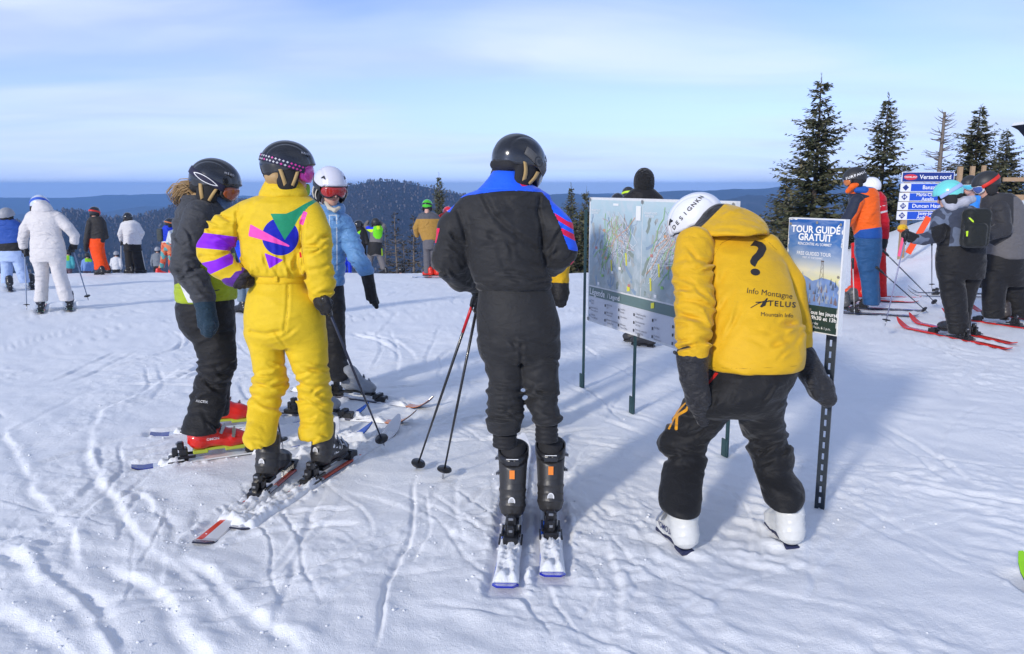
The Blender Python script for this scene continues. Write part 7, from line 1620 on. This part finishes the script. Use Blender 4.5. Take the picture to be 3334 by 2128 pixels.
# ----- right: red suit behind him
simple_ski('red_n', 'pale-tipped ski under the red suit, nearer one', REDSKI, SIDEK, .85); simple_ski('red_f', 'pale-tipped ski under the red suit, farther one', REDSKI, SIDEK, .85)
Y0 = float(SKI['red_n']['boots'][1]) - .02
REDS = fabric('red_suit', hexc('c81226'), (('line', (.7, .65, .65)),), crease=.006, cscale=16, weave=False)
figure('person in all-red ski suit with white helmet behind the orange jacket', Y0, [(622, 2805, 2868, 0, .11), (645, 2790, 2884, 0, .15), (700, 2788, 2888), (750, 2792, 2886), (775, 2796, 2882)], [[(790, 2772, 2828, 0, .1), (860, 2772, 2822), (965, 2770, 2816)], [(790, 2830, 2884, .06, .1), (860, 2840, 2884, .08), (965, 2842, 2886, .08)]],
    [[(2860, 660, -.05, .08), (2878, 720, -.08, .07), (2880, 770, -.12, .06)], [(2810, 665, .1, .08), (2790, 730, .1, .07)]], (2838, 577), REDS, FA('red_trousers', hexc('d01a1c')), helm=gloss('white_helmet', (.78, .79, .82), .2), yaw=R_(20), pitch=.15, group=G1, base=GB(2830, 975), h=.016, boots=('red_n', 'red_f'), bootmat=(plain('orange_boot', hexc('e0501a'), .4),), pelvis=[(768, 2790, 2882), (830, 2776, 2884)],
    fields={'line': many([(2846, 676), (2890, 664), (2890, 667), (2846, 679)], [(2850, 693), (2890, 683), (2890, 689), (2850, 699)], Ymax=Y0)}, gloves=([(2880, 775, -.12, .05), (2876, 800, -.14, .05)],))
NP = plain('navy_pole', (.015, .02, .045), .3)
pole(P(2872, 812, 10.2), P(3052, 992, 10.4), 'navy ski pole slanting to the right, upper of two', NP, strap=False); pole(P(2852, 868, 9.9), P(3022, 1018, 9.9), 'navy ski pole slanting to the right, lower of two', NP, strap=False); pole(P(2776, 840, 9.8), P(2782, 1020, 9.8), 'pale ski pole beside the red trouser leg', plain('pale_pole', (.45, .42, .42), .4), strap=False)
o = ski('edge', 'lime ski tip entering the picture at the right edge', deck_mat('lime_deck', hexc('8ccc18'), ()), plain('lime_edge', (.02, .03, .05), .4), None)
# ----- behind the map board
figure('person in black jacket and black knit hat behind the map board', 8.3, [(612, 2062, 2128, 0, .10), (632, 2040, 2146, 0, .13), (700, 2030, 2156), (800, 2034, 2150), (850, 2036, 2148)], [[(850, 2036, 2090, 0, .1), (960, 2046, 2092), (1078, 2056, 2092)], [(850, 2090, 2148, 0, .1), (960, 2090, 2140), (1085, 2078, 2120, -.05)]], [[(2050, 655, 0, .08), (2036, 740, -.05, .07), (2040, 820, -.1, .06)], [(2136, 655, 0, .08), (2152, 740, 0, .07), (2146, 820, -.05, .06)]],
    (2098, 545), FA('black_shell_jacket', (.012, .012, .014)), BLKT, hat=FA('black_knit', (.008, .008, .009), cscale=60), yaw=R_(10), group=None, base=GB(2090, 1120), h=.018, boots=((2074, 1112, R_(70)), (2098, 1126, R_(55))), bootmat=(plain('dark_walking_boot', (.03, .03, .033), .5),), pelvis=[(845, 2036, 2150), (890, 2036, 2150)], boot_sc=.9)
figure('black helmet with lime band showing above the map board', 15.0, [(652, 2028, 2066, 0, .1), (668, 2012, 2084), (740, 2010, 2086), (780, 2012, 2084)], [[(780, 2012, 2046), (925, 2014, 2044)], [(780, 2050, 2084), (925, 2050, 2082)]], [[(2018, 675, 0, .07), (2008, 760, 0, .06)], [(2078, 675, 0, .07), (2088, 760, 0, .06)]], (2046, 608), BLKT, BLKT, helm=MATTE, gog=(LIMEB, None, None), h=.018, boots=((2030, 930, 0), (2066, 930, 0)), pelvis=[(770, 2012, 2084), (800, 2012, 2084)])
figure('low black helmet at the left above the map board', 14.4, [(672, 1994, 2030, 0, .1), (686, 1978, 2046), (750, 1976, 2048), (790, 1978, 2046)], [[(790, 1978, 2010), (935, 1980, 2008)], [(790, 2014, 2046), (935, 2014, 2044)]], [[(1984, 695, 0, .07), (1974, 770, 0, .06)], [(2040, 695, 0, .07), (2050, 770, 0, .06)]], (2012, 628), BLKT, BLKT, helm=GB_HELM, yaw=-.6, h=.018, boots=((1994, 940, 0), (2030, 940, 0)), pelvis=[(780, 1978, 2046), (810, 1978, 2046)])
# ----- second guide, almost hidden by the charcoal suit
Yg = 5.2
figure('second guide in yellow sleeve mostly hidden behind the charcoal suit', Yg, [(630, 1640, 1730, 0, .1), (655, 1605, 1775, 0, .14), (720, 1600, 1782), (800, 1606, 1790), (880, 1610, 1790)], [[(900, 1615, 1690, 0, .1), (1000, 1618, 1682), (1150, 1620, 1678), (1330, 1625, 1675)], [(900, 1705, 1785, 0, .1), (1000, 1722, 1790), (1150, 1738, 1796), (1330, 1745, 1795)]],
    [[(1765, 690, 0, .085), (1800, 780, -.02, .075), (1818, 860, -.04, .072), (1822, 910, -.05, .062)], [(1630, 690, 0, .08), (1610, 790, .05, .07), (1640, 850, .15, .06)]], (1690, 560), FA('guide_yellow_second', YEL2), BLKT, helm=MATTE, yaw=R_(-10), base=GB(1700, 1385), h=.014, boots=((1655, 1385, 0), (1770, 1385, 0)), pelvis=[(870, 1612, 1790, 0, .14), (920, 1614, 1788, 0, .14)], gloves=([(1822, 925, -.05, .062), (1824, 965, -.07, .055)],))
# ----- child half hidden behind the yellow sleeve
figure('child in grey trousers and blue jacket half hidden behind the yellow elbow', 9.6, [(690, 780, 830, 0, .09), (710, 768, 842, 0, .12), (780, 764, 846), (850, 764, 846)], [[(850, 766, 806, 0, .09), (920, 770, 806), (980, 774, 806)], [(850, 806, 846, 0, .09), (920, 806, 842), (980, 808, 842)]], [[(780, 720, -.05, .065), (770, 790, -.08, .06)], [(832, 720, 0, .065), (845, 790, 0, .06)]], (808, 648), FA('royal_blue_jacket', hexc('1a44d8')), FA('slate_trousers', hexc('6f8090')), helm=MATTE, yaw=R_(-90), base=GB(800, 1025), h=.015, boots=((786, 1018, R_(60)), (826, 1018, R_(60))), boot_sc=.85, pelvis=[(845, 764, 846), (880, 766, 846)], hsc=.92)

# ----- left: people at the edge of the summit
G2 = 'people standing along the edge of the summit at the left'
for k in ('whi_l', 'whi_r'): ski(k, 'pale green ski under the left boot of the all-white suit' if k == 'whi_l' else 'pale green ski under the right boot of the all-white suit', GRSKI, SIDEK, .42)
Y0 = float(SKI['whi_l']['boots'][1]) - .02
CREAM = (.66, .63, .62)
wf_ = figure('skier in all-white suit leaning on two poles', Y0, [(680, 112, 166, .04, .1), (695, 92, 196, .02, .14), (720, 92, 200, 0, .15), (760, 102, 198, -.02), (800, 100, 210, -.04, .15), (808, 100, 210, -.04, .15)], [[(840, 102, 160, -.05, .12), (880, 116, 157, -.05, .1), (930, 118, 154, -.06, .095), (980, 113, 153, -.08, .095)], [(840, 158, 212, -.05, .12), (880, 170, 212, -.05, .1), (930, 184, 226, -.06, .095), (978, 198, 237, -.08, .095)]],
    [[(102, 708, 0, .075), (82, 745, 0, .07), (74, 780, .05, .062), (76, 800, .06, .058)], [(190, 708, 0, .075), (222, 740, 0, .07), (242, 765, .05, .062), (242, 786, .06, .058)]], (126, 636, .08), FA('white_down_jacket', CREAM, cscale=20), FA('white_trousers', CREAM), helm=gloss('white_blue_helmet', (.55, .62, .75), .3), gog=(fabric('blue_strap', hexc('3a62c8'), crease=.001), None, None), yaw=R_(25), pitch=.5, group=G2, base=GB(175, 1005), h=.012, boots=('whi_l', 'whi_r'), bootmat=(plain('dark_navy_boot', (.02, .022, .05), .4), plain('pale_boot', (.6, .62, .62), .4)), pelvis=[(800, 102, 210, -.03, .15), (826, 101, 212, -.04, .165), (850, 102, 211, -.04, .14)],
    gloves=([(76, 806, .06, .045), (82, 818, .08, .04)], [(242, 792, .06, .045), (236, 806, .08, .04)]))
wf_.sdf('hood', wrinkled(loftpx(Y0, [(652, 118, 148, .0, .06), (668, 108, 164, -.01, .09), (684, 104, 172, -.01, .10), (694, 106, 170, 0, .10)]), folds(.008, (10, 10, 14), 3)), .012, FA('white_down_hood', CREAM))
PALEP = plain('pale_blue_pole', (.24, .30, .42), .35)
pole(P(80, 805, Y0 + .05), P(87, 1008, Y0 - .1), 'pale ski pole in the left hand of the all-white suit', PALEP, r=.010); pole(P(232, 792, Y0 + .05), P(288, 977, Y0 + .35), 'pale ski pole in the right hand of the all-white suit', PALEP, r=.010)
for k in ('gra_l', 'gra_r'): ski(k, 'dark ski at the left edge, nearer the frame' if k == 'gra_l' else 'dark ski just left of the all-white suit', DKSKI, SIDEK, .5)
Y0 = float(SKI['gra_l']['boots'][1]) - .02
figure('skier in blue jacket and pale trousers at the left edge', Y0, [(712, 0, 46, 0, .1), (730, -22, 66, 0, .14), (770, -26, 72), (800, -20, 74), (828, -14, 76)], [[(850, 4, 40, 0, .1), (920, 8, 38)], [(850, 42, 80, 0, .1), (920, 66, 96)]], [[(-12, 740, 0, .08), (-22, 790, 0, .07)], [(56, 740, 0, .08), (68, 780, .05, .07), (62, 815, .1, .06)]], (20, 676), fabric('blue_black_jacket', hexc('2a50a0'), (('low', (.014, .014, .016)),), crease=.006, cscale=16, weave=False), FA('ice_blue_trousers', hexc('a8bce0')), helm=plain('grey_helmet', (.30, .31, .34), .5), yaw=R_(-10), group=G2, base=GB(50, 945), h=.014, boots=('gra_l', 'gra_r'), fields={'low': lambda V, px, py: py - 793 + .08 * px}, pelvis=[(815, -8, 78, 0, .15), (850, 2, 80, 0, .14)])
OPG = GB(332, 893); Y0 = OPG[1]
figure('person in dark jacket and bright orange trousers', Y0, [(704, 294, 330, 0, .1), (718, 284, 340, 0, .14), (750, 282, 342), (778, 288, 342), (790, 289, 340)], [[(800, 289, 334, -.05, .1), (830, 298, 336, -.05), (855, 306, 342, -.05), (878, 308, 350, -.05)], [(800, 296, 338, .06, .1), (840, 304, 346, .06), (878, 316, 358, .06)]], [[(292, 725, -.1, .08), (284, 765, -.12, .07), (280, 790, -.14, .06)], [(334, 725, .05, .08), (344, 770, .05, .07)]], (307, 672), FA('dark_charcoal_jacket', (.03, .028, .028)), FA('orange_trousers', hexc('f04a08')), helm=GB_HELM, gog=(plain('red_strap', hexc('d02818'), .5), plain('salmon_frame', hexc('e86a50'), .4), LENSO), yaw=R_(-15), group=G2, base=OPG, h=.017, boots=((326, 894, R_(75)), (346, 890, R_(75))), bootmat=(BLACKP,), pelvis=[(775, 288, 340, 0, .14), (805, 289, 338, 0, .15)], gloves=([(280, 796, -.14, .055), (280, 812, -.14, .05)],))
WJG = GB(436, 886); Y0 = WJG[1]
figure('person in white jacket and black trousers on the edge', Y0, [(716, 408, 438, 0, .1), (728, 396, 452, 0, .14), (760, 402, 456), (792, 402, 460), (795, 402, 460)], [[(810, 404, 432, 0, .1), (850, 408, 434), (878, 410, 436)], [(810, 430, 460, 0, .1), (850, 434, 466), (878, 440, 472)]], [[(402, 732, 0, .075), (392, 762, 0, .07), (396, 782, .1, .055)], [(446, 732, 0, .075), (462, 758, 0, .07), (456, 775, .1, .055)]], (415, 691), FA('white_jacket', (.62, .62, .64)), BLKT, helm=GB_HELM, yaw=R_(5), group=G2, base=WJG, h=.017, boots=((422, 887, R_(80)), (456, 885, R_(-80))), pelvis=[(788, 402, 458), (815, 403, 459)], gloves=([(396, 784, .1, .045), (398, 790, .12, .04)],))
pole(P(394, 783, Y0), P(394, 890, Y0 - .1), 'silver ski pole in the left hand of the white jacket', plain('silver_pole', (.5, .5, .5), .35), r=.011, strap=False); pole(P(458, 800, Y0), P(476, 888, Y0), 'silver ski pole at the right of the white jacket', plain('silver_pole', (.5, .5, .5), .35), r=.011, strap=False)
Y0 = 23.4
pat = fabric('tie_dye_trousers', hexc('c8583c'), (('a', hexc('5aa0a0')), ('b', hexc('d8805a'))), crease=.006, weave=False)
ppx = figure('person in blue and white jacket with tie-dye trousers and small pack', Y0, [(732, 536, 560, 0, .1), (744, 528, 566, 0, .13), (770, 526, 570), (793, 526, 572)], [[(815, 524, 548, 0, .1), (850, 522, 540), (872, 516, 534)], [(815, 546, 568, 0, .1), (850, 548, 566), (872, 550, 566)]], [[(546, 750, -.1, .07), (560, 775, -.14, .06), (572, 785, -.14, .05)], [(560, 750, .1, .07), (574, 775, .1, .06)]], (552, 710), fabric('blue_white_jacket', (.62, .64, .66), (('bl', hexc('1638c0')), ('yl', hexc('c0c84a'))), crease=.006, weave=False), pat, helm=GB_HELM, gog=(LENSO, BLACKP, LENSO), yaw=R_(-60), group=G2, h=.018, boots=((526, 0, R_(-60), 860, -.1), (558, 0, R_(-60), 860, .1)), bootmat=(plain('red_boot', hexc('d8200e'), .32),),
    fields={'bl': many([(520, 725), (570, 725), (566, 745), (548, 752), (540, 785), (520, 785)]), 'yl': many([(562, 750), (580, 750), (580, 790), (566, 790)])}, tfields={'a': lambda V, px, py: perlin(V[:, 0] * 7, V[:, 1] * 7, V[:, 2] * 7) - .12, 'b': lambda V, px, py: perlin(V[:, 0] * 9 + 4, V[:, 1] * 9, V[:, 2] * 9) - .15}, pelvis=[(786, 526, 570), (815, 524, 568)])
pb = Person(P(524, 785, Y0), 'x'); pb.root.name = 'backpack'; tag(pb.root, 'small dark grey backpack above the tie-dye trousers', 'backpack'); pb.sdf('bag', rbox(P(525, 764, Y0 - .02), (.09, .14, .19), .06), .02, FA('slate_pack', (.05, .06, .06)))
G3 = 'people farther down the slope, cut off by the snow edge'
def small(label, px, top, Y, jm, pm, helm, wpx, fields=None, yaw=0.0):
    m = mpp(Y); hgt = 1.7 / m; y = lambda f: top + hgt * f; w = wpx / 2
    g = P(px, top, Y); base = np.array([g[0], Y, min(float(base_z(g[0], Y)), g[2] - 1.6)])
    return figure(label, Y, [(y(.15), px - w * .5, px + w * .5, 0, .1), (y(.20), px - w, px + w, 0, .14), (y(.35), px - w, px + w), (y(.52), px - w, px + w)], [[(y(.52), px - w * .9, px, 0, .09), (y(.75), px - w * .9, px - 2), (y(.96), px - w * .9, px - 3)], [(y(.52), px, px + w * .9, 0, .09), (y(.75), px + 2, px + w * .9), (y(.96), px + 3, px + w * .9)]],
        [[(px - w, y(.23), 0, .08), (px - w * 1.35, y(.38), 0, .07), (px - w * 1.3, y(.48), .1, .06)], [(px + w, y(.23), 0, .08), (px + w * 1.35, y(.38), 0, .07), (px + w * 1.3, y(.48), .1, .06)]], (px, top), jm, pm, helm=helm, yaw=yaw, group=G3, base=base, h=.026, fields=fields, pelvis=[(y(.49), px - w, px + w), (y(.56), px - w, px + w)])
GV = lambda px0, px1, y0, y1: {'vest': many([(px0, y0), (px1, y0), (px1, y1), (px0, y1)])}
small('small figure in pale blue jacket with lime vest down the slope', 284, 822, 38, fabric('pale_blue_vest_jacket', hexc('7090c8'), (('vest', hexc('86c828')),), weave=False), FA('mauve_trousers', (.12, .08, .10)), MATTE, 24, GV(276, 300, 838, 852))
small('small figure in white jacket down the slope', 378, 817, 38, FA('white_jacket', (.62, .62, .64)), BLKT, plain('grey_helmet', (.30, .31, .34), .5), 24)
small('small figure in grey jacket down the slope left of the tie-dye trousers', 512, 803, 36, FA('grey_jacket', (.17, .19, .22)), BLKT, plain('grey_helmet', (.30, .31, .34), .5), 26)
small('small figure in lime and teal jacket down the slope by the white suit', 222, 812, 37, fabric('teal_vest_jacket', hexc('4aa0a8'), (('vest', hexc('80c020')),), weave=False), FA('mauve_trousers', (.12, .08, .10)), MATTE, 25, GV(205, 226, 822, 848))
small('dark helmet peeping over the snow edge below the dead spruces', 1305, 868, 30, BLKT, BLKT, GB_HELM, 26)
small('small figure in royal blue trousers at the blue jacket sleeve', 1132, 742, 24, FA('black_shell_jacket', (.012, .012, .014)), FA('royal_trousers', hexc('1a38c8')), MATTE, 30)
# ----- middle: volunteers with lime vests, snowboarder in tan
G4 = 'people standing at the edge of the summit in the middle'
Y0 = 22.8
figure('person in black jacket with lime bib beside the light blue sleeve', Y0, [(738, 1160, 1182, 0, .1), (750, 1150, 1190, 0, .14), (790, 1150, 1192), (820, 1150, 1192)], [[(820, 1150, 1170, 0, .1), (880, 1152, 1168)], [(820, 1172, 1192, 0, .1), (880, 1174, 1190)]], [[(1154, 755, 0, .075), (1146, 790, 0, .07)], [(1186, 755, 0, .075), (1196, 790, 0, .07)]], (1168, 716), fabric('black_lime_bib', (.016, .016, .018), (('vest', hexc('86d818')),), weave=False), BLKT, helm=GB_HELM, yaw=R_(-40), group=G4, h=.018, fields={'vest': many([(1152, 762), (1162, 756), (1176, 748), (1168, 768), (1164, 780), (1152, 775)])}, pelvis=[(812, 1150, 1192), (830, 1150, 1192)])
v2 = figure('snowboarder in grey suit with lime vest and raised arms', Y0, [(734, 1215, 1240, 0, .1), (744, 1206, 1244, 0, .14), (775, 1204, 1246), (792, 1202, 1244)], [[(820, 1198, 1222, 0, .1), (850, 1194, 1214), (880, 1192, 1212)], [(820, 1220, 1244, 0, .1), (850, 1232, 1254), (876, 1240, 1260)]], [[(1208, 748, 0, .075), (1188, 735, .05, .06), (1198, 722, .12, .05)], [(1240, 748, .02, .075), (1250, 735, .08, .06), (1236, 722, .14, .05)]], (1222, 709), fabric('grey_lime_suit', (.16, .15, .15), (('vest', hexc('70d820')), ('yl', hexc('c8f020')), ('bl', hexc('1838d8'))), weave=False), fabric('grey_black_trousers', (.16, .15, .155), (('blk', (.016, .016, .018)), ('yl', hexc('b8e020'))), weave=False), helm=MATTE, yaw=R_(15), group=G4, h=.016, fields={'vest': many([(1216, 738), (1238, 728), (1247, 745), (1244, 768), (1236, 778), (1222, 776), (1214, 765)]), 'yl': many([(1224, 724), (1236, 722), (1238, 745), (1227, 747)], [(1180, 745), (1216, 746), (1212, 756), (1196, 753)]), 'bl': many([(1190, 738), (1206, 733), (1216, 740), (1214, 745), (1192, 746)])}, tfields={'blk': many([(1190, 780), (1250, 780), (1248, 832), (1222, 826), (1206, 833), (1194, 824)]), 'yl': many([(1241, 808), (1245, 808), (1247, 832), (1242, 832)])}, pelvis=[(786, 1200, 1244, 0, .14), (815, 1197, 1246, 0, .15), (832, 1196, 1246, 0, .12)], boots=((1204, 0, R_(60), 860, 0), (1250, 0, R_(60), 860, 0)))
TJG = GB(1400, 898); Y0 = TJG[1]
figure('snowboarder in tan jacket with bright green helmet', Y0, [(690, 1376, 1410, 0, .1), (700, 1362, 1428, 0, .14), (740, 1362, 1430), (783, 1374, 1424)], [[(800, 1378, 1402, 0, .1), (850, 1379, 1402), (888, 1380, 1402)], [(800, 1396, 1420, .05, .1), (850, 1400, 1422, .05), (888, 1404, 1424, .05)]], [[(1368, 712, 0, .08), (1354, 742, 0, .075), (1358, 765, .1, .06)], [(1422, 712, 0, .08), (1440, 728, .05, .065), (1452, 735, .12, .055)]], (1391, 649), fabric('tan_jacket', hexc('a8803a'), (('yoke', hexc('55555c')),), crease=.006, weave=False), FA('grey_snow_trousers', (.115, .11, .12)), helm=gloss('green_helmet', hexc('48c020'), .25), gog=(BLACKP, None, None), yaw=R_(-10), group=G4, base=TJG, h=.015, boots=((1394, 898, R_(55)), (1416, 898, R_(55))), bootmat=(plain('red_white_boot', hexc('d03020'), .4),), fields={'yoke': lambda V, px, py: 712 - py + 0 * px}, pelvis=[(778, 1376, 1422, 0, .14), (810, 1377, 1420, 0, .14)])
SKI['board'] = dict(tail=GB(1343, 903), dir=np.array([1.0, 0, 0]), L=1.5, w=.13, yaw=-math.pi / 2)
ski('board', 'white snowboard under the tan jacket', deck_mat('board_deck', (.55, .57, .62), ((.05, .3, 0, (.1, .1, .12)),)), SIDEK, None, name='snowboard')['category'] = 'snowboard'
figure('person in red jacket and red helmet behind the charcoal sleeve', Y0 + .6, [(694, 1436, 1462, 0, .1), (704, 1426, 1474, 0, .14), (745, 1426, 1476), (785, 1428, 1474)], [[(790, 1428, 1450), (885, 1430, 1448)], [(790, 1452, 1474), (885, 1452, 1472)]], [[(1432, 714, 0, .075), (1428, 750, 0, .07)], [(1468, 714, 0, .075), (1480, 750, 0, .07)]], (1458, 672), FA('red_jacket', hexc('d8281c')), BLKT, helm=gloss('red_helmet', hexc('d02030'), .25), yaw=R_(30), group=G4, h=.018, pelvis=[(780, 1428, 1474), (805, 1428, 1474)], boots=((1440, 897, 0), (1462, 897, 0)))
